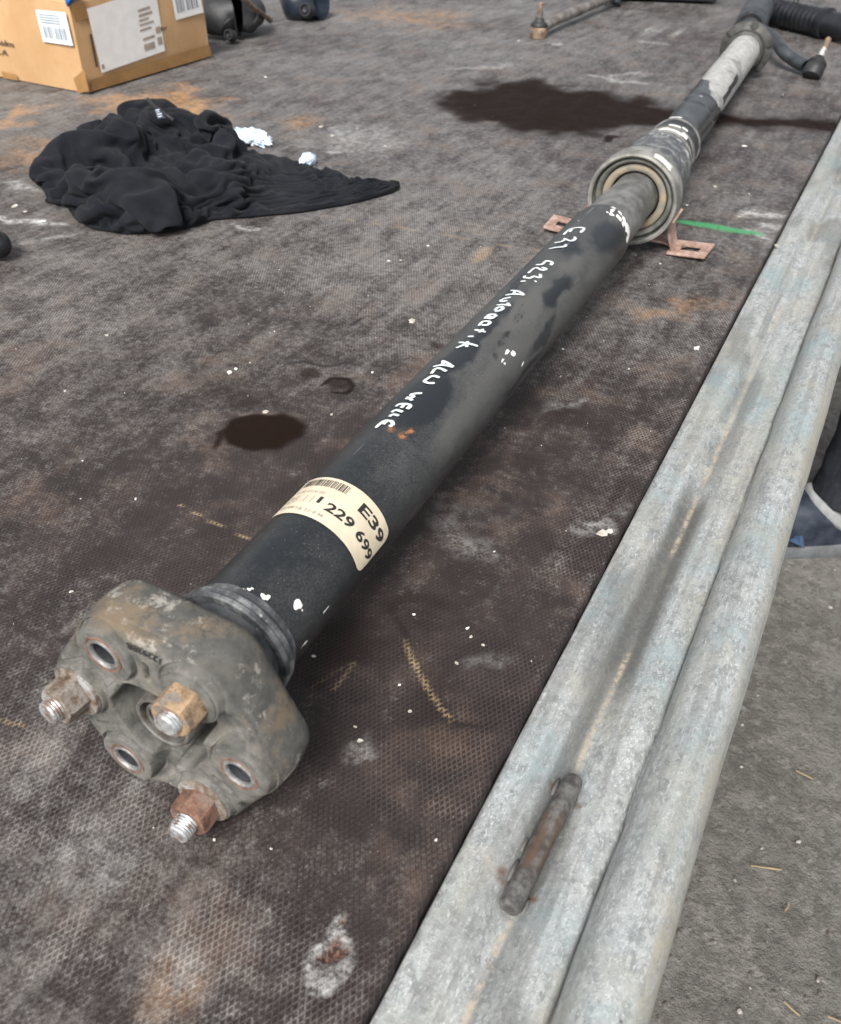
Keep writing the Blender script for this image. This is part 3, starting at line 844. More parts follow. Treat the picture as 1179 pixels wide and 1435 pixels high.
# ---- front tube
def tube_material():
    m = Mat("worn_black_paint", .45, .0, .5)
    n1 = m.noise(16, 4, .55); n2 = m.noise(130, 5, .7); n3 = m.noise(950, 4, .75)
    du = m.add(m.attr('dusty'), m.add(m.mul(m.math('SUBTRACT', n1, .5), .55), m.add(m.mul(m.math('SUBTRACT', n2, .5), .5), m.mul(m.math('SUBTRACT', n3, .5), 1.5))))
    d = m.ramp(du, .12, .92)
    c = m.mix(d, (.0140, .0165, .0190), (.082, .082, .080))
    sp = m.mul(m.ramp(m.voro(420), .02, .13, 1, 0), m.ramp(m.noise(36, 3, .6), .48, .62))
    c = m.mix(m.mul(sp, .75), c, (.46, .46, .45))
    sc = m.noise(300, 2, .5, vec=m.scale((1.0, .03, 1.0), rot=(R(8), 0, R(11))))
    c = m.mix(m.mul(m.ramp(sc, .67, .70, 0, .35), m.ramp(m.noise(30, 3, .6), .5, .58)), c, (.20, .20, .195))
    c = m.mix(m.mul(m.attr('rust'), m.ramp(n2, .38, .58)), c, (.42, .17, .06))
    c = m.mix(m.mul(m.attr('smear'), m.ramp(n2, .35, .6)), c, (.008, .008, .009))
    ch = m.ramp(m.add(m.attr('chip'), m.mul(m.math('SUBTRACT', n2, .5), .9)), .48, .56)
    c = m.mix(ch, c, (.80, .79, .75))
    m.color(c)
    m.set('Roughness', m.math('ADD', m.ramp(d, 0, 1, .36, .66), m.mul(ch, .15), clamp=True))
    m.bump(m.add(m.mul(n3, .5), m.mul(n2, .35)), .22, .0006)
    return m.m
M_tube = tube_material()
def front_tube():
    prof = [(.0722, RT - .001)] + [(t, RT) for t in np.arange(.0735, .690, .0016)]
    prof += [(.690, RT), (.694, .0320), (.698, .0316), (.702, .0309), (.706, .0300), (.710, .0288)]
    P = np.array(prof); n = 200
    th = np.linspace(-math.pi, math.pi, n, endpoint=False)
    S, TH = np.meshgrid(P[:, 0], th, indexing='ij'); RR = np.repeat(P[:, 1][:, None], n, 1)
    RR = RR + .00035 * (fbm(S * 9, np.cos(TH) * 1.5 + 4, 3) - .5) + .0003 * (fbm(S * 40, TH * 2.2 + 30, 3) - .5)
    V = FR.o + S[..., None] * FR.d + (RR * np.cos(TH))[..., None] * FR.a + (RR * np.sin(TH))[..., None] * FR.b
    U = TH * RT       # arc length
    w1 = (fbm(S * 34, TH * 1.6 + 9, 5) - .5) * 1.4; w2 = (fbm(S * 34 + 50, TH * 1.6, 5) - .5) * 1.4
    du = np.full(S.shape, .36)
    du += .20 * sstep(.26, .34, S) + .10 * sstep(math.pi * .42, 0, np.abs(TH - .5)) - .16 * (1 - sstep(.16, .24, S))
    def spot(u, v, rs, ru, amt, arr, hard=.5):
        s0, t0 = FR.cyl(u, v, RT)
        q = np.hypot((S - s0 + w1 * .02) / rs, ((TH - t0) * RT + w2 * .014) / ru)
        arr += amt * (1 - sstep(hard, 1.0, q))
    # clean, oily dark patches rubbed free of dust
    for u, v, rs, ru in ((850, 330, .050, .022), (800, 345, .030, .018), (775, 420, .030, .012), (790, 400, .028, .010), (760, 470, .04, .007), (640, 500, .045, .012), (610, 545, .036, .017),
                         (585, 572, .024, .016), (690, 455, .05, .007), (735, 520, .05, .006), (690, 590, .06, .006), (720, 400, .06, .006), (870, 345, .03, .015)):
        spot(u, v, rs, ru, -.62, du, .30)
    for u, v, rs, ru, a_ in ((640, 600, .05, .014, .30), (700, 520, .07, .014, .28), (740, 430, .06, .013, .35), (830, 385, .03, .010, .25), (560, 650, .04, .016, .10), (860, 310, .012, .012, .35), (800, 370, .035, .012, .35),
                             (300, 835, .014, .010, .35), (345, 795, .02, .008, .15)):  # last two spots: pale sky reflection on the left flank, painted via the dust mask
        spot(u, v, rs, ru, a_, du, .2)
    chip = np.zeros_like(S)
    for u, v, rs, ru in ((343, 826, .0022, .0018), (363, 836, .0030, .0020), (405, 841, .0030, .0034), (411, 843, .0022, .0028), (413, 852, .0014, .0012), (709, 509, .006, .0013), (712, 515, .0035, .0013), (716, 495, .0050, .0016),
                         (722, 498, .0035, .0030), (733, 501, .0024, .0018), (446, 860, .004, .0010), (420, 905, .003, .0010), (418, 918, .003, .001), (816, 309, .002, .0014)):
        spot(u, v, rs, ru, 1.0, chip, .45)
    # broken white ring of paint near the far end
    band = (1 - sstep(.0085, .0150, np.abs(S - .698 + w2 * .012))) * sstep(R(-8), R(8), TH) * (1 - sstep(R(95), R(104), TH))
    chip = np.maximum(chip, band * (.40 + 1.15 * sstep(.45, .62, fbm(S * 190, TH * 9 + 40, 3)) * sstep(.35, .6, fbm(S * 60 + 5, TH * 3 + 11, 3) + .22 * np.sin(TH * 3))))
    rust = np.zeros_like(S)
    for u, v, rs, ru, a_ in ((556, 599, .006, .004, .55), (572, 600, .0055, .003, .9)): spot(u, v, rs, ru, a_, rust, .2)
    sm = np.zeros_like(S)
    for u, v, rs, ru in ((704, 442, .010, .0018), (727, 440, .012, .0014), (728, 446, .010, .0015), (712, 470, .012, .0022), (708, 480, .008, .003), (697, 498, .007, .004)): spot(u, v, rs, ru, .9, sm, .4)
    return mesh_obj("front_tube", V.reshape(-1, 3), np.array(grid_faces(len(P), n, False, True)), M_tube, shaft,
                    attrs={'dusty': du, 'chip': chip, 'rust': rust, 'smear': sm})
ftube = front_tube(); tag(ftube, "black painted tube with chips, dust and white handwriting")

# ---- paper sticker
M_paper = simple("aged_label_paper", (.66, .575, .435), .55, 0, .13, 90, .15, 600)
M_ink = simple("black_ink", (.022, .021, .020), .6)
M_ink3 = simple("faded_glare_ink", (.52, .44, .34), .6)  # faded digits near paper tone, with the label's glare put into the ink
M_ink2 = simple("faded_ink", (.33, .29, .24), .6)
def wrap_patch(name, s0, s1, t0, t1, off, mat, parent, rc=.0, ns=24, nt=90):
    V = []; F = []
    for i in range(ns):
        for j in range(nt):
            s_ = s0 + (s1 - s0) * i / (ns - 1); t_ = t0 + (t1 - t0) * j / (nt - 1)
            u = (t_ - t0) * RT
            if rc and u < rc:      # rounded corner
                e = rc - math.sqrt(max(rc * rc - (rc - u) ** 2, 0))
                s_ = s0 + e + (s1 - s0 - 2 * e) * i / (ns - 1)
            V.append(FR.p(s_, t_, RT + off + .00012 * (vnoise(np.array([s_ * 300.]), np.array([t_ * 9.]))[0])))
    return mesh_obj(name, V, grid_faces(ns, nt), mat, parent, True)
LB0, LB1 = .1385, .1768
stick = wrap_patch("sticker", LB0, LB1, R(2), R(138), .00045, M_paper, ftube, .006)
tag(stick, "cream paper sticker with part number and bar code")
def wrap_text(name, txt, s_base, h, th0, th1, mat, bold=.03, off=.00068):
    """reads along decreasing angle, letter tops towards +t"""
    w = (th0 - th1) * RT
    V, F = text_fit(txt, w, h, bold)
    return mesh_obj(name, [FR.p(s_base + y, th0 - x / RT, RT + off) for x, y, z in V], F, mat, ftube, False)
wrap_text("printed_text", "E39", .1625, .0084, R(54), R(8), M_ink, .028)
wrap_text("printed_text", "229 699", .1480, .0078, R(81), R(5), M_ink, .028)
wrap_text("printed_text", "1", .1515, .0062, R(93), R(89), M_ink, .02)
wrap_text("printed_text", "26 11", .1500, .0070, R(132), R(99), M_ink3, .0)
wrap_text("printed_text", "B 22-8 M", .1420, .0026, R(104), R(76), M_ink2, .01)
wrap_text("printed_text", "4050 20081 G", .1432, .0024, R(132), R(106), M_ink2, .0)
wrap_text("printed_text", "0120 4310 00", .1600, .0024, R(130), R(92), M_ink2, .0)
def bars():
    V = []; F = []; a = R(74); rg = random.Random(4)
    while a < R(128):
        w = R(rg.choice((.55, .55, .9, 1.5)))
        k = len(V)
        for j in range(3):
            t_ = a + w * j / 2
            V += [FR.p(.1672, t_, RT + .00070), FR.p(.1742, t_, RT + .00070)]
        F += [[k, k + 1, k + 3, k + 2], [k + 2, k + 3, k + 5, k + 4]]
        a += w + R(rg.choice((.6, .9, 1.3)))
    return mesh_obj("bar_code", V, F, M_ink, ftube, False)
bars()

# ---- handwriting in white paint marker
mp_ = Mat("white_paint_marker", .6)
mp_.color(mp_.mix(mp_.ramp(mp_.noise(750, 4, .75), .56, .66, 0, .75), mp_.mix(mp_.ramp(mp_.noise(120, 3, .6), .4, .65), (.56, .62, .61), (.76, .81, .80)), (.07, .075, .08)))
M_white_pen = mp_.m
def ribbon(pts_px, width, rad, lift=.0005):
    P = [FR.cyl(u, v, rad) for u, v in pts_px]
    Q = [np.array([s_, t_ * rad, 0]) for s_, t_ in P]
    if len(Q) > 2: Q = smooth_path(Q, 5)
    else: Q = [Q[0] + (Q[1] - Q[0]) * k / 6 for k in range(7)]
    V = []; n = len(Q)
    for i, q in enumerate(Q):
        t = Q[min(i + 1, n - 1)] - Q[max(i - 1, 0)]; t = t / (np.linalg.norm(t) + 1e-9)
        nrm = np.array([-t[1], t[0], 0])
        e = min(i, n - 1 - i); k = .62 if e == 0 else 1.0
        w = width * k * (.88 + .24 * random.random())
        for sgn in (-1, 0, 1):
            c = q + nrm * sgn * w / 2
            V.append(FR.p(c[0], c[1] / rad, rad + lift + (.00025 if sgn == 0 else 0)))
    return V, grid_faces(n, 3)
Z1 = (520, 460, 160 / 1179); Z2 = (650, 390, 130 / 1179); Z3 = (730, 290, 120 / 1179)
WORDS = [
    (Z3, .0027, [[(885, 295), (760, 290), (660, 320), (590, 390)], [(880, 300), (820, 360)], [(710, 310), (670, 350)],
                 [(740, 415), (748, 445), (690, 472), (625, 450), (600, 438)], [(622, 442), (560, 482), (465, 500)], [(625, 520), (585, 552), (390, 582)]]),
    (Z3, .0027, [[(410, 805), (432, 768), (350, 750), (290, 795), (210, 800)], [(290, 838), (350, 858), (285, 872), (200, 842), (100, 920)],
                 [(265, 930), (272, 968), (225, 972), (180, 960), (120, 985), (40, 975)], [(62, 952), (40, 975)], [(0, 1030), (70, 1025)], [(190, 1031), (215, 1029)]]),
    (Z2, .0027, [[(600, 160), (690, 168), (770, 215)], [(770, 216), (650, 205), (530, 220)], [(650, 165), (640, 205)],
                 [(600, 245), (520, 262), (470, 288), (500, 300), (550, 284)], [(420, 345), (600, 350)], [(560, 318), (588, 362)],
                 [(400, 415), (430, 378), (490, 370), (492, 395), (440, 420), (398, 420)], [(270, 520), (320, 468), (420, 470)], [(330, 480), (345, 515)], [(420, 472), (350, 515), (290, 505)],
                 [(195, 610), (240, 558), (320, 552), (328, 575), (290, 598), (230, 598)], [(140, 660), (280, 690)], [(250, 650), (190, 695)], [(55, 745), (130, 745)]]),
    (Z1, .0027, [[(1105, 190), (1000, 160), (910, 150)], [(1000, 140), (985, 200)], [(880, 208), (960, 175), (1000, 150)]]),
    (Z1, .0027, [[(735, 340), (800, 368), (850, 405)], [(850, 407), (750, 385), (645, 400)], [(752, 345), (738, 385)],
                 [(780, 450), (710, 418), (665, 425), (625, 475)], [(710, 515), (640, 497), (580, 528), (556, 552), (595, 570), (660, 570)]]),
    (Z1, .0027, [[(530, 675), (455, 680), (405, 692)], [(405, 692), (440, 712), (355, 735)], [(375, 715), (430, 752)],
                 [(410, 812), (392, 792), (300, 788), (258, 815)], [(345, 793), (312, 828)], [(410, 808), (372, 840)],
                 [(330, 870), (255, 850), (215, 875)], [(290, 910), (228, 894), (190, 920)],
                 [(225, 1010), (215, 968), (130, 966), (50, 1035)], [(160, 968), (128, 1000)], [(222, 1006), (188, 1020)]]),
]
for (ox, oy, sc), w, strokes in WORDS:
    parts = [ribbon([(ox + x * sc, oy + y * sc) for x, y in st], w, RT) for st in strokes]
    V, F = join(parts)
    mesh_obj("handwriting", V, F, M_white_pen, ftube, True)

# ---- neck, support bearing and bracket
def neck_material():
    m = Mat("bare_grey_metal", .5, .35)
    n = m.noise(60, 5, .65)
    c = m.mix(m.ramp(n, .35, .65), (.125, .125, .122), (.235, .235, .228))
    m.color(c); m.set('Roughness', m.ramp(n, .3, .7, .4, .62)); m.bump(n, .2, .0006); return m.m
M_neck = neck_material()
lathe_obj("neck", FR, [(.7085, .0290), (.712, .0286), (.740, .0283), (.770, .0278), (.775, .0270), (.780, .0262), (.84, .0260)], M_neck, shaft, 96)
def bearing_material():
    m = Mat("dusty_bearing_rubber", .8, 0, .3)
    n = m.noise(50, 5, .65)
    c = m.mix(m.ramp(n, .35, .65), (.105, .108, .096), (.195, .195, .175))
    m.color(c); m.bump(n, .3, .001); return m.m
M_brub = bearing_material()
M_ring = simple("dull_steel_ring", (.33, .325, .30), .55, .35, .45, 45, .3, 300, col2=(.17, .165, .15))
M_ochre = simple("rusty_inner_ring", (.34, .27, .185), .7, .1, .3, 55, .4, 300, col2=(.20, .19, .165))
lathe_obj("bearing_ring", FR, [(.818, .0462), (.8165, .0480), (.8172, .0505), (.820, .0514), (.838, .0514), (.846, .0508), (.850, .0490), (.852, .0460)], M_ring, shaft, 120, wob=.0006)
lathe_obj("bearing_rubber", FR, [(.819, .0464), (.830, .0458), (.831, .0452), (.8255, .0446), (.8225, .0432), (.8215, .0415), (.8225, .0398), (.8255, .0385), (.832, .0378), (.833, .0372), (.829, .0366)], M_brub, shaft, 120, wob=.0003)
lathe_obj("bearing_inner_ring", FR, [(.831, .0370), (.8272, .0366), (.8262, .0350), (.8258, .0325), (.8266, .0296), (.8275, .0288), (.834, .0286)], M_ochre, shaft, 96, wob=.0004)
lathe_obj("bearing_seal", FR, [(.8335, .0302), (.8340, .0255)], M_hub, shaft, 64)
M_white_dab = simple("white_paint_dab", (.70, .68, .62), .7, 0, .15, 300, .3, 500)
def dab(fr, t0, t1, a0, a1, r_, parent, name="paint_dab", mat=None):
    V = []; nt_, na_ = 8, 14
    for i in range(nt_):
        for j in range(na_):
            u = i / (nt_ - 1); v = j / (na_ - 1)
            e = .12 * (vnoise(np.array([v * 5. + t0 * 99]), np.array([u * 4.]))[0] - .5)
            edge = 0 if (i in (0, nt_ - 1) or j in (0, na_ - 1)) else .0004
            V.append(fr.p(t0 + (t1 - t0) * (u + e * .8), a0 + (a1 - a0) * (v + e), r_ + edge + .0003))
    return mesh_obj(name, V, grid_faces(nt_, na_), mat or M_white_dab, parent, True)
dab(FR, .8195, .8330, R(46), R(72), .0516, shaft)
def bracket():
    m = Mat("pinkish_rusty_bracket", .75, .1)
    n = m.noise(80, 5, .65)
    m.color(m.mix(m.ramp(n, .35, .65), (.27, .165, .125), (.46, .33, .28))); m.bump(n, .4, .0008)
    mt = m.m
    def plate(cx, cy, cz, yaw, hx, hy, sx, sy, th, tilt=0):
        """flat plate with a rectangular slot"""
        M = Matrix.Translation((cx, cy, cz)) @ Matrix.Rotation(yaw, 4, 'Z') @ Matrix.Rotation(tilt, 4, 'Y')
        xs_ = [-hx, -sx, sx, hx]; ys_ = [-hy, -sy, sy, hy]
        V = []; F = []
        for z in (-th / 2, th / 2):
            for x in xs_:
                for y in ys_: V.append(tuple(M @ Vector((x, y, z))))
        for i in range(3):
            for j in range(3):
                if i == 1 and j == 1: continue
                q = [i * 4 + j, (i + 1) * 4 + j, (i + 1) * 4 + j + 1, i * 4 + j + 1]
                F.append(q[::-1]); F.append([k + 16 for k in q])
        def wall(a, b): F.append([a, b, b + 16, a + 16])
        for i in range(3): wall(i * 4, (i + 1) * 4); wall((i + 1) * 4 + 3, i * 4 + 3)
        for j in range(3): wall(j + 1, j); wall(12 + j, 12 + j + 1)
        wall(5, 6); wall(6, 10); wall(10, 9); wall(9, 5)
        return V, F
    sv, sf = strap()
    root = mesh_obj("bearing_bracket", sv, sf, mt, shaft, True); root.data.set_sharp_from_angle(angle=R(40))
    for (u, v, yaw, tilt) in ((793, 316, R(4), R(5)), (968, 349, R(-2), R(-5))):
        c = at(u, v, .005)
        V, F = plate(c[0], c[1], c[2], yaw, .0225, .0225, .0110, .0085, .0030, tilt)
        o = mesh_obj("slotted_ear", V, F, mt, root, False); bevel(o, .0008, 2)
    return root
def strap():
    """curved sheet strip under the bearing reaching out to both ears"""
    cx0 = FR.xyz(0, 0, .86)
    L = at(793, 316, .005); Rr = at(968, 349, .005)
    yc = 1.050
    pts = [np.array([L[0] + .010, L[1], .0045]), np.array([L[0] + .026, (L[1] + yc) / 2, .0052]), np.array([cx0[0] - .040, yc - .004, .0075]), np.array([cx0[0] - .02, yc - .008, .0085]),
           np.array([cx0[0] + .02, yc - .008, .0085]), np.array([Rr[0] - .030, yc - .004, .0070]), np.array([Rr[0] - .012, Rr[1], .0048])]
    P = smooth_path(pts, 6)
    parts = []
    def strip(P, wdir, w, th):
        V = []
        for i, q in enumerate(P):
            t = P[min(i + 1, len(P) - 1)] - P[max(i - 1, 0)]; t /= np.linalg.norm(t)
            wd = wdir - t * (wdir @ t); wd /= np.linalg.norm(wd); nn = np.cross(t, wd)
            for a, b in ((-1, -1), (1, -1), (1, 1), (-1, 1)): V.append(q + wd * a * w / 2 + nn * b * th / 2)
        F = grid_faces(len(P), 4, False, True)
        F.append([0, 1, 2, 3]); k = (len(P) - 1) * 4; F.append([k + 3, k + 2, k + 1, k])
        return V, F
    parts.append(strip(P, np.array([0, 1., 0]), .020, .0028))
    # upright arms welded to the ring
    for sx, e in ((1, Rr), (-1, L)):
        top = FR.p(.840, R(-18) if sx > 0 else R(198), .0525)
        mid = np.array([e[0] - sx * .024, (e[1] + top[1]) / 2 - .001, .030]); low = np.array([e[0] - sx * .0185, e[1] - .004, .0075])
        parts.append(strip(smooth_path([top, mid, low, np.array([e[0] - sx * .010, e[1] - .003, .0066])], 6), np.array([0, 1., 0]), .024, .0028))
    return join(parts)
bracket()

# ---- rear half, cranked slightly at the joint
FL = np.array([-.300, 1.945, .0480]); B0 = FR.xyz(0, 0, .85)
RR_ = Frame(B0, FL - B0)
LR = np.linalg.norm(FL - B0)
M_gloss = simple("shiny_black_wrap", (.012, .013, .016), .30, .1, .5, 70, .35, 60, col2=(.012, .013, .015), dist=.004)
M_joint = dirty_black("dirty_joint_housing")
lathe_obj("joint_housing", RR_, [(-.004, .030), (.002, .0440), (.014, .0452), (.022, .0440), (.028, .0425), (.034, .0432), (.060, .0428), (.085, .0415), (.090, .0420), (.100, .0418), (.104, .0405), (.108, .0370), (.118, .0350)], M_joint, shaft, 96, wob=.0012)
lathe_obj("rubber_boot", RR_, [(.112, .0345), (.120, .0362), (.132, .0360), (.140, .0340), (.150, .0335), (.162, .0348), (.172, .0330), (.184, .0318), (.195, .0330), (.204, .0338), (.212, .0320), (.222, .0305)], M_gloss, shaft, 96, wob=.0016)
for t_, r_, w_ in ((.1250, .0366, .0042), (.1545, .0350, .0030), (.2010, .0340, .0030)):
    lathe_obj("boot_clamp", RR_, [(t_ - w_, r_ - .002), (t_ - w_, r_), (t_ - w_ * .5, r_ + .0008), (t_ + w_ * .5, r_ + .0008), (t_ + w_, r_), (t_ + w_, r_ - .002)], M_ring if t_ < .15 else M_neck, shaft, 96, wob=.0010)
for t0_, t1_, a0_, a1_, r_ in ((.130, .141, 62, 108, .0360), (.134, .150, 48, 63, .0356), (.158, .164, 72, 98, .0352), (.162, .169, 56, 70, .0350), (.205, .210, 84, 112, .0338), (.146, .149, 92, 106, .0346)): dab(RR_, t0_, t1_, R(a0_), R(a1_), r_, shaft)
def rear_tube():
    m = Mat("half_painted_rear_tube", .4, .1)
    n1 = m.noise(24, 4, .6); n2 = m.noise(110, 5, .7)
    sv = m.ramp(m.add(m.attr('silver'), m.mul(m.math('SUBTRACT', n2, .5), .25)), .45, .55)
    blk = m.mix(m.ramp(n1, .52, .68), (.008, .009, .011), (.035, .037, .038))
    slv = m.mix(m.ramp(n2, .35, .65), (.30, .30, .285), (.47, .465, .445))
    slv = m.mix(m.ramp(n1, .55, .66, 0, .6), slv, (.12, .13, .12))
    m.color(m.mix(sv, blk, slv)); m.set('Roughness', m.ramp(sv, 0, 1, .26, .55)); m.bump(m.add(n1, n2), .2, .001)
    ts = np.linspace(.205, LR - .035, 220); n = 96; th = np.linspace(-math.pi, math.pi, n, endpoint=False)
    S, TH = np.meshgrid(ts, th, indexing='ij')
    RD = .0285 + .0010 * (fbm(S * 30, np.cos(TH) * 2 + 5, 3) - .5) * (1 - sstep(.45, .6, S)) + .0007 * np.exp(-((S - .33) / .006) ** 2) + .0009 * np.exp(-((S - .385) / .008) ** 2)
    sv_ = sstep(.03, -.03, .475 + .055 * np.sin(TH - 2.2) - .03 * np.sin(2 * TH) + .05 * (fbm(S * 20, TH * 2 + 20, 3) - .5) - S)
    sv_ = np.maximum(sv_, .95 * np.exp(-((S - .345 - .02 * np.sin(TH)) / .0035) ** 2) * sstep(.4, .6, fbm(S * 5, TH * 2 + 9, 3)))
    sv_ = np.where((S > .44) & (S < .60) & (np.abs(TH - R(20) - (S - .5)) < .18), 0.1, sv_)
    V = RR_.o + S[..., None] * RR_.d + (RD * np.cos(TH))[..., None] * RR_.a + (RD * np.sin(TH))[..., None] * RR_.b
    return mesh_obj("rear_tube", V.reshape(-1, 3), np.array(grid_faces(len(ts), n, False, True)), m.m, shaft, attrs={'silver': sv_})
tag(rear_tube(), "rear tube, black near the bearing and silver grey near the flange")
M_flange = simple("oily_grey_flange", (.080, .078, .072), .6, .3, .5, 50, .4, 200)
fl_ = lathe_obj("rear_flange", RR_, [(LR - .040, .0283), (LR - .038, .0335), (LR - .026, .0345), (LR - .018, .0350), (LR - .015, .040), (LR - .013, .0478), (LR - .003, .0482), (LR - .001, .046), (LR + .004, .040), (LR + .012, .033), (LR + .030, .030), (LR + .030, .0001)], M_flange, shaft, 96, wob=.0008)
for k in range(6):
    a = R(20 + 60 * k); c = RR_.xyz(.0415 * math.cos(a), .0415 * math.sin(a), LR - .0130)
    f2 = Frame(c, RR_.d)
    V, F = lathe(f2, [(.001, .0075), (-.0040, .0075), (-.0056, .0066), (-.0058, .0001)], 6)
    mesh_obj("flange_bolt", V, F, M_flange, fl_, False)

# ================================================================== CARDBOARD BOX
def cardboard_material():
    m = Mat("cardboard", .82, 0, .25)
    n1 = m.noise(9, 4, .6); n2 = m.noise(60, 5, .65)
    fl = m.noise(120, 2, .5, vec=m.scale((1, 1, .03)))
    c = m.mix(m.ramp(n1, .3, .7), (.45, .275, .135), (.54, .345, .185))
    c = m.mix(m.ramp(n2, .55, .72, 0, .35), c, (.40, .24, .11))
    c = m.mix(m.ramp(fl, .45, .6, 0, .10), c, (.42, .26, .12))
    m.color(c); m.bump(m.add(m.mul(n2, .5), n1), .2, .002); return m.m
M_card = cardboard_material()
M_tape = simple("brown_packing_tape", (.335, .185, .070), .33, 0, .2, 30, .25, 40, dist=.003)
M_lab = simple("white_box_label", (.84, .82, .79), .5, 0, .08, 40)
M_lab2 = simple("bluish_box_label", (.70, .78, .82), .5, 0, .08, 40)
M_print = simple("grey_print", (.30, .32, .36), .7)
M_print2 = simple("brown_print", (.40, .32, .26), .7)
M_print3 = simple("dark_box_print", (.075, .055, .04), .8)
BX = np.array([-1.2817, 1.2174, 0.0]); by = .0328
e1 = np.array([-math.cos(by), math.sin(by), 0]); e2 = np.array([math.sin(by), math.cos(by), 0]); ez = np.array([0, 0, 1.0])
BH, BL1, BL2 = .1375, .46, .331
def make_box():
    t = thing("cardboard_box", "open brown cardboard box with white labels at the far left of the deck", "box", (BX[0], BX[1], 0))
    th = .0035
    def panel(name, o, u, v, n, lu, lv, nu=14, nv=8, bulge=.0, mat=M_card):
        V = []; 
        for side in (0, 1):
            for i in range(nu):
                for j in range(nv):
                    a, b = i / (nu - 1), j / (nv - 1)
                    w = bulge * math.sin(a * math.pi) * math.sin(b * math.pi) + .0014 * (fbm(np.array([a * 5 + o[0] * 9]), np.array([b * 4 + o[1] * 7]), 3)[0] - .5)
                    V.append(o + u * lu * a + v * lv * b + n * (w - th * side))
        k = nu * nv
        F = grid_faces(nu, nv) + grid_faces(nu, nv, off=k, flip=True)
        def edge(ids):
            for p_, q_ in zip(ids[:-1], ids[1:]): F.append([p_, q_, q_ + k, p_ + k])
        edge([i * nv for i in range(nu)]); edge([i * nv + nv - 1 for i in range(nu)][::-1])
        edge(list(range(nv))[::-1]); edge([(nu - 1) * nv + j for j in range(nv)])
        o_ = mesh_obj(name, V, F, mat, t, True); o_.data.set_sharp_from_angle(angle=R(50)); return o_
    z0 = np.array([0, 0, .002])
    front = panel("side_panel", BX + z0, e1, ez, -e2, BL1, BH, bulge=.004)
    right = panel("side_panel", BX + z0 + e2 * .0002, e2, ez, -e1, BL2, BH, bulge=.005)
    panel("side_panel", BX + z0 + e2 * BL2, e1, ez, e2, BL1, BH)
    panel("side_panel", BX + z0 + e1 * BL1, e2, ez, e1, BL2, BH)
    panel("bottom_panel", BX + z0 + e1 * .004 + e2 * .004 + ez * .004, e1, e2, -ez, BL1 - .008, BL2 - .008)
    # top flaps
    up = (ez * .35 - e2 * .93); up /= np.linalg.norm(up)
    fin = (e2 * .93 + ez * .30); fin /= np.linalg.norm(fin)
    panel("top_flap", BX + z0 + ez * (BH + .0005) + e1 * .006 + e2 * .003, e1, fin, np.cross(fin, e1), BL1 - .012, .15, bulge=.003)
    fr_ = (e1 * .9 + ez * .42); fr_ /= np.linalg.norm(fr_)
    panel("top_flap", BX + z0 + ez * (BH + .0005) + e2 * .01 + e1 * .003, e2, fr_, np.cross(e2, fr_), BL2 - .02, .15, bulge=.003)
    fb = (-e2 * .85 + ez * .5); fb /= np.linalg.norm(fb)
    panel("top_flap", BX + z0 + ez * (BH + .0005) + e2 * (BL2 - .003) + e1 * .006, e1, fb, np.cross(e1, fb), BL1 - .012, .15)
    # flat print and labels on the two faces in view
    nF, nR = -e2, -e1
    def quad(name, pts, n, off, mat, par, div=6):
        P = []
        for q in pts:
            p_ = on_plane(q[0], q[1], BX + n * .0042, n); P.append(p_ + n * off)
        V = []
        for i in range(div):
            for j in range(div):
                a, b = i / (div - 1), j / (div - 1)
                V.append((P[0] * (1 - a) + P[1] * a) * (1 - b) + (P[3] * (1 - a) + P[2] * a) * b)
        return mesh_obj(name, V, grid_faces(div, div), mat, par, True)
    def ptext(txt, pts, n, off, mat, par):
        P = [on_plane(u, v, BX + n * .0042, n) + n * off for u, v in pts]     # TL, TR, BR, BL
        V, F = text_fit(txt, 1, 1, .01)
        W = [(P[3] * (1 - x) + P[2] * x) * (1 - y) + (P[0] * (1 - x) + P[1] * x) * y for x, y, z in V]
        return mesh_obj("printed_text", W, F, mat, par, False)
    lb = quad("paper_label", [(50, 13), (92, 17), (103, 64), (61, 58)], nF, .0008, M_lab2, front)
    def sub(T, a0, b0, a1, b1):
        def pt(a, b): 
            top = np.array(T[0]) * (1 - a) + np.array(T[1]) * a; bot = np.array(T[3]) * (1 - a) + np.array(T[2]) * a
            return tuple(top * (1 - b) + bot * b)
        return [pt(a0, b0), pt(a1, b0), pt(a1, b1), pt(a0, b1)]
    T = [(50, 13), (92, 17), (103, 64), (61, 58)]
    for i, (a0, a1) in enumerate(((.12, .17), (.20, .23), (.27, .33), (.36, .39), (.50, .54), (.57, .60), (.64, .70), (.74, .77), (.80, .86))):
        quad("bar_code_bar", sub(T, a0, .50, a1, .86), nF, .0014, M_print, lb, 2)
    for b in (.12, .20, .28, .36): quad("printed_line", sub(T, .08, b, .75, b + .035), nF, .0014, M_print, lb, 2)
    big = quad("paper_label", [(121, 12), (217, -18), (231, 71), (142, 102)], nR, .0008, M_lab, right)
    tag(big, "large scuffed white shipping label")
    T = [(121, 12), (217, -18), (231, 71), (142, 102)]
    for a0, b0, a1, b1 in ((.70, .25, .88, .29), (.70, .33, .90, .37), (.69, .41, .84, .44), (.69, .48, .90, .51), (.68, .56, .85, .59), (.70, .70, .88, .74), (.70, .80, .86, .90), (.91, .60, .98, .70), (.91, .76, .98, .88), (.02, .88, .06, .95)):
        quad("printed_line", sub(T, a0, b0, a1, b1), nR, .0014, M_print2, big, 2)
    bc = quad("paper_label", [(238, -16), (276, -28), (285, 17), (246, 28)], nR, .0008, M_lab, right)
    T = [(238, -16), (276, -28), (285, 17), (246, 28)]
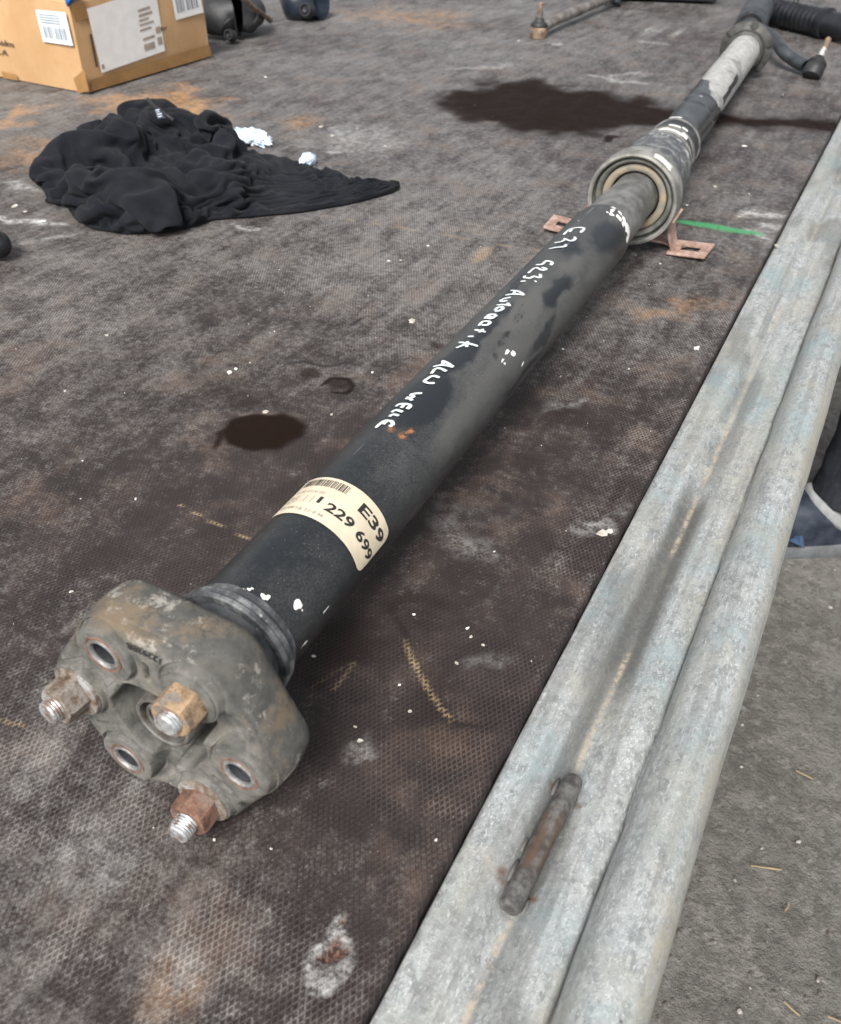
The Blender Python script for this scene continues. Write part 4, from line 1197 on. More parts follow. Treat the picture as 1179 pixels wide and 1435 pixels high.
    for a0, a1 in ((.10, .15), (.18, .21), (.24, .30), (.34, .37), (.46, .52), (.55, .58), (.62, .68), (.72, .75), (.79, .85)):
        quad("bar_code_bar", sub(T, a0, .35, a1, .80), nR, .0014, M_print, bc, 2)
    ptext("for", [(224, 37), (234, 34), (234, 41), (225, 44)], nR, .0010, M_print3, right)
    quad("printed_bar", [(125, 48), (128, 47), (137, 93), (134, 94)], nR, .0010, M_print3, right, 2)
    ptext("me palm", [(-26, 50), (19, 58), (20, 69), (-25, 61)], nF, .0010, M_print3, front)
    ptext("TI.A", [(-12, 66), (11, 70), (12, 78), (-11, 74)], nF, .0010, M_print3, front)
    # tape
    quad("packing_tape", [(127, 112), (293, 62), (297, 78), (128, 128)], nR, .0004, M_tape, right)
    quad("packing_tape", [(103, 110), (118, 97), (125, 127), (110, 131)], nF, .0004, M_tape, front)
    quad("packing_tape", [(2, 100), (22, 104), (26, 113), (5, 109)], nF, .0004, M_tape, front)
    quad("packing_tape", [(99, 8), (118, 2), (124, 25), (106, 31)], nR, .0004, M_tape, right)
    return t
make_box()
# blue film poking out of the box
bf = []
p0 = on_plane(88, -8, BX - e2 * -.004, -e2); p1 = on_plane(101, -8, BX - e2 * -.004, -e2); p2 = on_plane(94, 9, BX - e2 * .006, -e2)
q0, q1 = p0 + e2 * .02, p1 + e2 * .02
V = [p0, p1, p2, q0, q1, p2 + e2 * .003, (p0 + p1) / 2 - e2 * .004, (q0 + q1) / 2 + ez * .004]
F = [[0, 2, 6], [6, 2, 1], [3, 7, 5], [7, 4, 5], [0, 6, 7, 3], [6, 1, 4, 7], [0, 3, 5, 2], [1, 2, 5, 4]]
o = mesh_obj("blue_film", V, F, simple("blue_plastic", (.02, .16, .50), .35), origin=p2)
tag(o, "small scrap of blue plastic film poking out of the cardboard box corner", "plastic film")

# ================================================================== BLACK FLEECE
# draped folds of the garment: rows of points in units of 0.5 mm, FLEECE_X / _Y / _Z
FLEECE_X = [
[-198,-205,-212,-219,-226,-233,-240,-247,-254,-261,-268,-275,-282,-289,-296,-302,-308,-313,-319,-324,-328,-332,-335,-339,-341,-342,-342,-342,-343,-343,-343,-344,-346,-352,-358,-363,-369,-375,-381,-387,-393,-398,-404,-410,-416,-422,-429,-435,-441,-447,-336,-459,-465,-471,-477,-483,-489,-495,-502,-508,-514,-520],
[-182,-171,-182,-195,-205,-204,-219,-228,-242,-253,-261,-267,-287,-293,-299,-312,-297,-299,-304,-311,-321,-332,-346,-350,-334,-337,-342,-332,-330,-333,-352,-338,-321,-334,-345,-355,-358,-366,-383,-369,-371,-390,-379,-390,-407,-427,-433,-426,-429,-410,-393,-417,-436,-442,-452,-465,-475,-486,-501,-517,-534,-513],
[-166,-168,-155,-172,-177,-191,-202,-205,-221,-222,-231,-244,-265,-272,-284,-302,-315,-322,-329,-337,-345,-329,-330,-334,-338,-351,-365,-360,-352,-345,-328,-316,-311,-311,-323,-334,-351,-361,-370,-378,-358,-360,-381,-395,-407,-408,-408,-390,-387,-399,-416,-425,-443,-463,-482,-496,-508,-508,-523,-522,-514,-506],
[-150,-159,-164,-180,-192,-172,-168,-179,-197,-215,-234,-244,-246,-266,-277,-288,-298,-312,-326,-338,-349,-359,-361,-364,-370,-372,-359,-340,-342,-332,-328,-318,-309,-294,-308,-325,-337,-347,-354,-360,-367,-360,-379,-373,-376,-387,-379,-397,-410,-428,-445,-453,-463,-472,-487,-500,-497,-492,-491,-503,-496,-499],
[-134,-137,-151,-155,-174,-187,-182,-183,-183,-202,-212,-223,-235,-236,-248,-260,-278,-285,-300,-312,-322,-335,-345,-348,-358,-350,-337,-317,-310,-302,-299,-288,-297,-283,-292,-303,-316,-318,-324,-330,-338,-356,-349,-369,-383,-360,-377,-398,-414,-409,-428,-440,-448,-453,-469,-468,-460,-452,-467,-464,-479,-492],
[-118,-124,-124,-132,-144,-159,-161,-163,-161,-172,-184,-198,-211,-221,-231,-248,-266,-280,-277,-291,-304,-316,-330,-337,-340,-323,-315,-307,-287,-277,-274,-281,-272,-274,-288,-305,-324,-319,-315,-326,-343,-357,-366,-385,-363,-370,-391,-404,-401,-414,-428,-438,-442,-460,-451,-442,-438,-451,-476,-497,-503,-492],
[-105,-111,-115,-130,-131,-139,-151,-167,-155,-153,-162,-177,-193,-203,-213,-227,-245,-267,-271,-276,-290,-304,-312,-319,-326,-309,-298,-296,-282,-265,-267,-264,-278,-270,-292,-305,-326,-311,-328,-326,-340,-359,-382,-362,-374,-387,-401,-398,-412,-430,-425,-438,-443,-449,-454,-427,-442,-461,-484,-476,-472,-492],
[-93,-101,-105,-105,-129,-133,-136,-149,-169,-149,-146,-156,-171,-187,-195,-209,-229,-252,-252,-263,-271,-288,-294,-308,-311,-301,-284,-282,-268,-259,-251,-258,-269,-285,-280,-301,-318,-331,-324,-339,-357,-379,-360,-359,-366,-380,-389,-396,-412,-416,-420,-417,-426,-430,-435,-457,-468,-481,-463,-491,-509,-492],
[-80,-107,-109,-104,-100,-118,-131,-137,-150,-172,-151,-138,-151,-167,-178,-202,-212,-235,-244,-263,-278,-284,-280,-295,-295,-288,-276,-265,-252,-243,-240,-256,-259,-282,-282,-305,-306,-328,-344,-361,-377,-365,-380,-370,-370,-396,-407,-401,-415,-434,-410,-410,-425,-445,-463,-475,-482,-463,-496,-519,-515,-492],
[-67,-78,-100,-98,-91,-93,-109,-128,-137,-152,-175,-159,-140,-148,-163,-185,-203,-219,-239,-254,-265,-266,-268,-278,-277,-272,-260,-249,-249,-231,-252,-241,-256,-269,-286,-307,-306,-333,-336,-358,-374,-380,-384,-374,-394,-408,-390,-406,-429,-424,-423,-417,-438,-458,-455,-460,-465,-489,-521,-504,-476,-492],
[-54,-77,-68,-89,-87,-79,-89,-103,-125,-143,-155,-177,-164,-139,-160,-162,-179,-197,-218,-232,-246,-246,-254,-256,-256,-253,-240,-229,-236,-251,-253,-231,-241,-259,-274,-296,-314,-330,-344,-349,-355,-366,-375,-385,-401,-382,-403,-402,-416,-401,-422,-424,-448,-447,-478,-467,-494,-495,-488,-482,-463,-487],
[-40,-51,-64,-71,-88,-87,-85,-96,-97,-118,-142,-156,-170,-164,-139,-139,-151,-170,-191,-207,-219,-224,-227,-229,-228,-225,-223,-222,-225,-225,-225,-228,-231,-240,-260,-280,-295,-303,-320,-339,-345,-357,-349,-370,-376,-367,-392,-380,-393,-409,-428,-447,-445,-459,-493,-509,-478,-461,-453,-478,-504,-476],
[-25,-42,-51,-48,-72,-92,-90,-91,-85,-109,-117,-133,-157,-149,-163,-148,-127,-149,-165,-178,-190,-198,-197,-200,-198,-197,-194,-193,-197,-203,-196,-204,-216,-238,-260,-276,-287,-308,-296,-314,-318,-333,-351,-364,-351,-362,-371,-355,-376,-391,-409,-428,-446,-464,-469,-486,-489,-488,-473,-501,-476,-466],
[-10,-32,-31,-37,-41,-60,-81,-76,-72,-98,-118,-133,-132,-132,-136,-146,-140,-131,-155,-152,-171,-187,-169,-186,-200,-180,-177,-174,-172,-175,-175,-189,-207,-219,-238,-252,-269,-290,-285,-308,-316,-341,-327,-341,-324,-334,-343,-364,-385,-403,-403,-412,-431,-431,-451,-463,-455,-461,-479,-480,-484,-455],
[5,-12,-30,-22,-24,-27,-49,-74,-62,-82,-104,-121,-110,-118,-110,-120,-120,-132,-140,-161,-171,-171,-166,-161,-172,-186,-191,-163,-143,-152,-164,-183,-204,-207,-229,-238,-259,-268,-284,-294,-310,-310,-338,-316,-340,-334,-355,-353,-373,-378,-386,-402,-416,-421,-429,-443,-454,-437,-442,-444,-446,-444],
[20,-4,2,-25,-7,-11,-22,-48,-55,-53,-75,-100,-97,-95,-106,-114,-135,-125,-112,-127,-139,-144,-140,-133,-151,-157,-163,-166,-163,-141,-170,-183,-178,-205,-197,-216,-233,-251,-259,-272,-285,-300,-310,-324,-344,-358,-361,-360,-351,-347,-367,-372,-388,-390,-398,-412,-420,-428,-411,-431,-431,-430],
[35,19,15,1,-12,-8,8,-19,-27,-38,-59,-69,-81,-92,-92,-92,-101,-108,-111,-112,-110,-118,-118,-127,-118,-132,-154,-147,-137,-155,-137,-150,-164,-191,-203,-182,-206,-217,-226,-252,-265,-269,-273,-294,-305,-320,-339,-338,-336,-337,-338,-343,-354,-355,-360,-372,-383,-390,-400,-398,-401,-410],
[51,51,46,34,22,18,1,16,-9,-28,-27,-39,-45,-57,-64,-63,-66,-73,-77,-79,-78,-97,-102,-101,-88,-112,-130,-138,-143,-120,-142,-157,-172,-188,-174,-192,-170,-189,-216,-242,-233,-233,-255,-261,-274,-288,-301,-311,-307,-304,-306,-307,-332,-335,-355,-356,-346,-353,-361,-370,-387,-389],
[67,69,61,69,54,49,26,17,27,-1,-13,-6,-19,-28,-35,-60,-65,-53,-46,-64,-73,-65,-67,-94,-95,-86,-104,-105,-107,-113,-108,-122,-136,-152,-159,-154,-178,-193,-197,-211,-223,-203,-217,-225,-242,-252,-260,-283,-294,-304,-290,-275,-290,-313,-323,-339,-337,-322,-324,-340,-351,-369],
[82,80,96,73,88,70,56,44,48,29,9,-3,-13,-15,-11,-23,-35,-48,-31,-50,-48,-44,-66,-68,-59,-80,-72,-71,-70,-77,-79,-92,-98,-122,-137,-125,-143,-156,-167,-188,-186,-190,-210,-200,-214,-227,-234,-242,-260,-282,-277,-288,-269,-272,-283,-299,-322,-330,-324,-313,-343,-349],
[98,89,83,86,102,99,73,81,70,66,45,34,20,3,-12,-7,2,-11,-22,-17,-31,-42,-48,-43,-40,-43,-49,-47,-53,-41,-59,-56,-67,-85,-100,-114,-122,-130,-155,-162,-153,-175,-179,-177,-178,-200,-227,-208,-220,-240,-257,-263,-267,-282,-295,-305,-313,-301,-299,-287,-311,-328],
[114,123,104,115,118,106,95,81,93,79,79,63,40,24,22,18,12,26,10,15,4,-7,-13,-15,-27,-36,-13,-22,-22,-39,-27,-28,-32,-55,-82,-86,-93,-102,-118,-131,-149,-138,-161,-161,-180,-199,-212,-219,-221,-202,-233,-239,-260,-248,-254,-265,-278,-295,-307,-316,-310,-308],
[129,124,140,113,113,139,123,109,116,107,102,89,67,56,56,53,40,51,43,41,31,20,14,16,8,-8,-13,-33,-27,-11,2,6,-18,-28,-48,-65,-79,-101,-92,-117,-116,-127,-125,-132,-153,-160,-180,-188,-185,-210,-209,-233,-222,-238,-245,-238,-245,-254,-269,-280,-293,-288],
[142,153,134,147,149,151,145,133,126,139,129,112,98,90,80,58,71,55,79,65,53,42,31,30,10,18,3,3,5,12,-13,-7,-4,-6,-14,-39,-57,-80,-89,-79,-82,-102,-105,-117,-131,-133,-142,-168,-172,-177,-176,-196,-216,-215,-211,-229,-242,-245,-248,-253,-255,-267],
[155,177,163,166,175,174,154,167,163,155,159,143,127,120,96,77,66,85,73,95,85,75,65,50,46,39,32,38,32,18,23,29,32,23,13,-12,-30,-44,-69,-59,-83,-98,-88,-88,-115,-96,-113,-136,-136,-141,-162,-158,-180,-181,-177,-188,-202,-208,-209,-216,-228,-247],
[168,180,190,192,209,186,188,194,184,188,166,142,147,139,119,106,100,87,80,99,80,66,86,79,74,69,66,53,62,43,44,29,12,-5,-5,7,-5,-23,-41,-40,-63,-65,-75,-96,-100,-116,-112,-111,-127,-128,-151,-166,-154,-144,-166,-190,-173,-176,-197,-218,-235,-226],
[182,205,184,204,204,207,215,209,211,205,184,165,151,137,144,120,109,110,111,105,99,102,103,112,106,96,95,86,84,67,49,58,42,25,14,3,-9,4,-7,-24,-50,-66,-79,-62,-64,-79,-87,-99,-107,-111,-120,-139,-144,-151,-161,-172,-178,-184,-184,-180,-201,-206],
[195,195,206,232,236,239,246,243,237,216,193,199,185,161,143,155,144,146,147,128,114,138,139,141,122,130,122,100,82,75,78,73,51,51,47,32,19,28,17,-4,-19,-35,-43,-61,-73,-46,-59,-57,-67,-62,-90,-99,-106,-113,-120,-132,-143,-164,-178,-185,-204,-186],
[208,224,198,199,234,259,260,237,218,199,188,183,207,191,169,159,173,160,138,156,137,129,134,157,158,145,132,123,112,99,89,80,87,89,82,64,51,41,16,1,-13,-31,-10,-25,-49,-77,-85,-96,-96,-67,-72,-89,-116,-136,-143,-140,-138,-139,-143,-159,-164,-166],
[217,201,217,227,237,248,230,212,195,192,217,196,178,175,177,170,170,167,174,178,167,163,168,167,179,166,159,146,136,122,114,102,88,72,72,88,73,54,31,6,-22,-16,-5,-18,-37,-68,-80,-103,-110,-100,-78,-89,-106,-118,-139,-163,-167,-166,-151,-130,-154,-146],
[223,248,229,200,205,209,211,228,219,222,200,189,200,200,196,190,190,196,199,194,183,183,177,192,193,181,170,154,150,138,124,119,107,91,89,70,73,67,49,26,9,-19,-18,-3,-22,-31,-59,-69,-84,-98,-99,-82,-66,-86,-109,-117,-136,-148,-144,-134,-121,-131],
[229,209,224,241,239,237,242,235,231,208,193,200,206,207,192,211,210,215,205,205,198,198,191,206,205,192,179,169,165,152,138,125,123,108,91,73,65,61,63,49,31,16,-9,-20,-9,-16,-34,-41,-50,-68,-83,-94,-80,-56,-58,-84,-106,-103,-106,-117,-128,-117],
[234,252,258,266,250,244,230,212,195,204,209,211,197,207,222,225,231,226,221,215,212,205,210,196,196,202,189,177,179,165,153,139,133,120,102,89,70,70,59,54,45,26,8,-2,-12,-13,-24,-37,-45,-32,-43,-63,-75,-80,-87,-70,-64,-74,-89,-107,-105,-103],
[239,248,268,249,237,226,208,207,222,226,214,217,230,236,245,246,239,241,231,226,215,223,218,208,211,209,198,188,175,176,163,150,146,134,118,105,89,78,63,53,44,41,24,7,-3,-1,-7,-23,-38,-43,-29,-30,-35,-42,-69,-85,-85,-90,-84,-81,-101,-89],
[244,252,237,224,216,220,216,221,218,223,240,243,250,255,248,240,254,240,242,228,229,221,230,222,209,200,208,191,184,172,164,159,151,140,127,118,101,90,83,66,50,46,39,24,10,-4,0,11,-7,-34,-42,-40,-44,-47,-37,-43,-47,-46,-51,-43,-61,-75],
[248,252,244,236,244,241,238,239,244,255,264,262,257,261,257,260,249,249,238,243,233,227,218,229,221,209,199,202,190,182,176,172,165,155,141,127,117,104,93,89,74,57,57,43,26,17,1,0,16,8,-12,-23,-32,-43,-52,-57,-65,-65,-63,-69,-67,-61],
[252,239,237,242,250,255,252,256,271,270,273,273,267,276,270,262,248,238,250,249,243,233,221,232,224,212,200,195,198,187,186,176,168,159,149,139,133,124,111,100,91,81,72,61,45,34,25,11,10,19,10,4,4,-6,-16,-21,-27,-32,-34,-28,-41,-47],
[263,265,259,264,274,278,276,283,284,292,292,290,286,273,273,270,257,248,241,251,244,234,238,231,219,212,208,205,197,196,197,190,181,171,163,155,150,142,131,122,111,103,92,85,73,63,53,43,27,26,31,19,19,23,9,-3,-13,-20,-24,-26,-34,-31],
[275,275,281,271,276,292,301,304,303,292,279,287,283,274,259,255,269,264,254,247,240,246,237,225,221,226,221,212,207,210,207,201,189,183,180,172,165,159,150,141,132,122,113,106,95,86,78,70,60,47,43,42,30,29,36,32,22,14,5,-2,-3,-14],
[287,296,301,295,292,298,305,304,293,282,273,267,265,274,267,257,258,268,266,258,254,247,238,229,227,222,218,222,219,211,204,201,200,196,194,190,181,175,168,159,152,144,134,127,119,110,101,93,86,77,68,61,50,41,36,38,42,30,19,4,-2,3],
[300,307,298,298,287,286,288,286,297,291,283,277,270,266,276,270,262,262,272,271,262,254,249,240,238,235,232,227,231,225,219,214,216,212,210,206,198,193,186,179,171,164,154,146,141,132,123,116,111,103,94,85,77,69,63,58,52,45,37,28,22,22],
[312,308,309,307,302,303,300,292,286,290,293,284,282,278,276,282,275,270,265,265,272,267,259,252,245,250,244,241,236,239,234,229,222,216,209,210,213,207,196,188,188,182,172,165,162,155,145,139,134,127,119,111,103,96,88,79,72,65,58,49,41,43],
[324,323,322,320,316,314,310,307,305,303,300,301,296,296,290,286,291,286,282,276,270,265,266,264,259,255,259,253,251,246,249,244,237,233,226,220,216,213,206,202,204,200,191,185,183,176,167,159,153,145,138,130,123,116,108,101,94,86,77,70,64,63],
[335,337,335,333,327,322,324,321,315,316,312,309,308,304,304,300,296,298,293,288,282,279,278,279,273,270,267,268,263,263,258,254,251,248,242,237,233,228,225,221,218,215,210,203,199,194,187,180,174,167,160,153,146,139,133,126,120,112,104,96,89,84],
[347,350,345,339,337,333,330,334,331,328,328,325,321,318,315,316,313,308,302,297,297,293,292,289,289,284,282,279,278,273,273,270,267,264,258,254,249,245,240,234,229,224,218,213,208,204,197,191,186,179,173,167,160,155,148,142,137,130,123,117,110,104],
[358,361,357,352,349,346,345,341,341,343,341,339,336,333,328,323,319,315,312,313,311,308,304,305,302,300,296,295,292,289,285,284,283,279,274,271,266,259,254,250,243,238,231,226,221,215,210,205,199,194,188,182,177,172,165,158,154,148,140,135,130,124],
[370,373,367,365,359,360,359,357,353,352,356,351,347,347,343,338,334,330,328,326,327,323,320,316,318,316,313,311,309,306,301,300,299,295,289,283,281,275,269,265,260,255,249,243,238,234,227,222,216,210,205,198,193,187,181,174,169,164,159,153,150,145],
[381,380,378,373,373,368,371,368,368,366,363,361,356,353,357,354,349,346,343,342,340,338,334,333,330,332,328,323,323,320,317,313,315,310,304,299,297,292,286,281,277,269,266,261,256,251,246,240,235,228,223,217,210,205,200,193,186,182,178,174,170,165],
[393,395,391,386,384,383,379,382,379,378,376,374,372,369,366,369,365,361,358,355,356,353,350,347,347,346,343,340,337,333,334,328,324,322,318,315,312,308,303,298,294,289,282,277,273,268,263,258,252,246,240,236,230,223,218,213,207,200,197,195,189,185],
[404,404,403,400,397,393,392,389,389,386,388,386,385,381,382,381,379,376,373,369,366,368,365,361,358,356,354,352,350,347,344,341,338,337,332,328,328,324,318,314,310,305,297,291,286,281,276,273,267,261,256,251,247,241,235,230,226,220,216,214,209,205],
[415,416,410,408,410,405,401,402,400,399,397,397,395,395,391,393,390,386,386,386,380,378,378,372,371,372,369,366,364,362,360,356,352,350,345,342,337,334,329,325,321,320,315,308,301,297,294,285,281,278,275,271,265,257,251,246,242,240,237,234,228,225],
[424,426,421,415,416,419,415,413,411,413,409,407,409,407,404,400,404,398,392,398,397,392,391,385,380,383,382,376,374,373,372,369,365,361,357,355,351,349,346,337,334,332,328,321,310,304,306,303,292,286,287,287,279,271,266,261,259,256,251,252,248,243],
[433,434,430,427,427,424,426,422,420,416,420,418,416,419,413,412,410,409,403,399,399,397,403,400,390,385,390,391,386,385,383,378,376,372,369,364,359,359,357,351,342,336,334,330,325,317,311,315,311,303,296,299,295,286,281,278,281,278,269,265,264,259],
[442,445,441,436,435,435,431,434,431,429,425,427,427,427,425,419,414,416,416,413,411,405,406,407,406,397,396,402,399,391,388,389,385,384,381,376,370,364,360,359,358,353,349,344,340,335,331,329,326,322,318,312,313,309,304,295,291,293,291,281,277,275],
[452,456,453,448,444,444,445,439,440,439,436,433,436,438,433,427,424,422,424,421,419,417,412,416,417,411,403,400,399,400,399,397,396,393,390,385,381,381,373,369,365,365,358,353,349,347,343,340,337,331,330,327,324,320,320,314,308,306,307,301,295,291],
[461,464,463,458,454,452,455,453,451,448,449,445,442,440,444,441,436,433,437,434,428,429,427,425,423,420,414,415,412,415,410,409,407,405,401,396,391,391,387,380,377,380,378,371,364,359,357,353,349,345,342,341,336,333,329,324,319,313,311,306,301,296],
[470,473,471,469,465,462,464,462,461,458,458,455,453,454,453,451,448,446,445,445,440,435,439,435,433,431,426,423,421,425,422,414,410,415,410,403,399,401,397,390,385,382,386,383,374,368,364,369,360,356,350,349,345,337,335,330,325,321,315,308,302,301],
[479,479,478,478,474,474,473,470,468,470,466,465,466,462,462,461,457,456,454,456,452,446,443,443,440,441,436,429,427,432,429,422,417,413,415,410,405,403,407,401,394,391,395,391,381,373,370,376,372,364,358,356,350,340,336,332,329,328,320,314,311,311],
[488,491,488,483,482,481,484,477,477,474,476,473,471,472,469,468,465,465,465,459,454,452,454,451,448,443,446,441,437,433,438,434,427,423,421,420,415,413,413,408,402,398,393,399,388,384,381,385,384,381,378,373,364,357,352,350,351,348,342,333,328,326],
[496,500,496,493,491,490,490,492,485,484,485,481,480,479,476,479,475,472,471,469,462,461,460,462,454,453,455,452,447,444,445,445,437,434,436,434,427,425,425,421,418,410,408,412,405,398,395,400,398,396,392,385,377,373,368,366,366,362,350,349,346,341],
[502,507,505,500,500,496,495,496,494,488,490,491,488,485,485,483,480,475,472,476,473,467,468,470,467,460,463,463,459,454,453,454,451,442,443,445,441,432,429,428,430,425,418,421,420,413,407,405,407,407,405,395,391,389,389,387,383,376,370,363,360,355],
[509,513,512,511,503,502,503,501,501,496,494,495,494,492,490,493,490,484,485,486,484,476,473,479,477,472,466,469,470,463,460,464,462,452,448,452,452,448,440,438,436,437,434,432,434,432,421,419,417,418,418,412,406,403,407,401,397,392,386,379,374,370],
[516,521,519,518,513,508,511,510,508,507,501,502,501,500,497,497,499,497,490,492,492,485,481,480,484,485,479,474,473,471,474,472,470,467,461,459,460,461,453,449,446,445,446,445,446,447,442,435,433,430,431,429,425,419,418,417,413,409,404,398,389,388],
[522,525,522,522,518,515,513,513,513,516,512,509,508,511,510,510,507,504,502,498,499,499,492,490,492,492,492,484,482,479,481,484,482,482,473,469,468,474,469,465,463,461,459,463,459,455,454,447,447,443,440,442,441,433,428,425,422,422,423,419,413,408],
[529,535,535,532,529,526,521,521,525,525,524,517,517,515,515,514,514,510,512,511,509,503,501,504,504,506,504,500,493,494,492,497,498,495,494,487,484,487,487,483,479,481,475,473,475,472,469,467,464,459,455,452,453,447,443,439,440,438,439,437,434,428],
[535,539,538,530,527,528,524,523,526,527,530,524,522,521,525,521,520,520,520,520,520,515,514,511,511,511,514,510,508,509,509,508,508,509,505,505,498,496,500,496,492,492,491,488,485,485,486,483,480,476,470,467,466,467,464,462,463,459,455,451,451,448],
[541,547,548,544,539,543,544,532,529,529,534,535,532,540,542,540,538,531,530,529,527,527,525,523,525,520,519,520,517,518,523,525,520,517,514,518,521,514,510,512,510,508,504,505,506,503,495,495,496,497,487,484,481,479,477,478,478,479,472,468,467,468],
[545,548,550,545,541,546,553,551,538,536,536,537,537,540,546,546,546,541,538,537,534,534,537,535,535,535,531,529,531,528,533,531,530,524,523,519,524,529,528,528,523,521,518,515,519,515,507,503,501,503,503,500,497,494,493,492,489,493,491,485,485,488],
[548,549,550,552,547,549,557,558,557,544,541,541,543,547,551,554,553,550,551,547,546,546,545,548,548,549,547,546,546,546,544,545,542,540,539,534,532,539,539,538,537,534,529,524,525,525,522,520,517,517,518,516,514,512,512,511,508,507,510,509,508,508],
[552,552,552,552,553,553,553,553,553,554,554,554,554,554,554,554,553,553,552,551,551,550,550,549,549,548,547,547,546,546,545,545,544,543,543,542,542,541,541,540,539,539,538,538,537,537,536,535,535,534,534,533,533,532,531,531,530,530,529,529,528,527]]
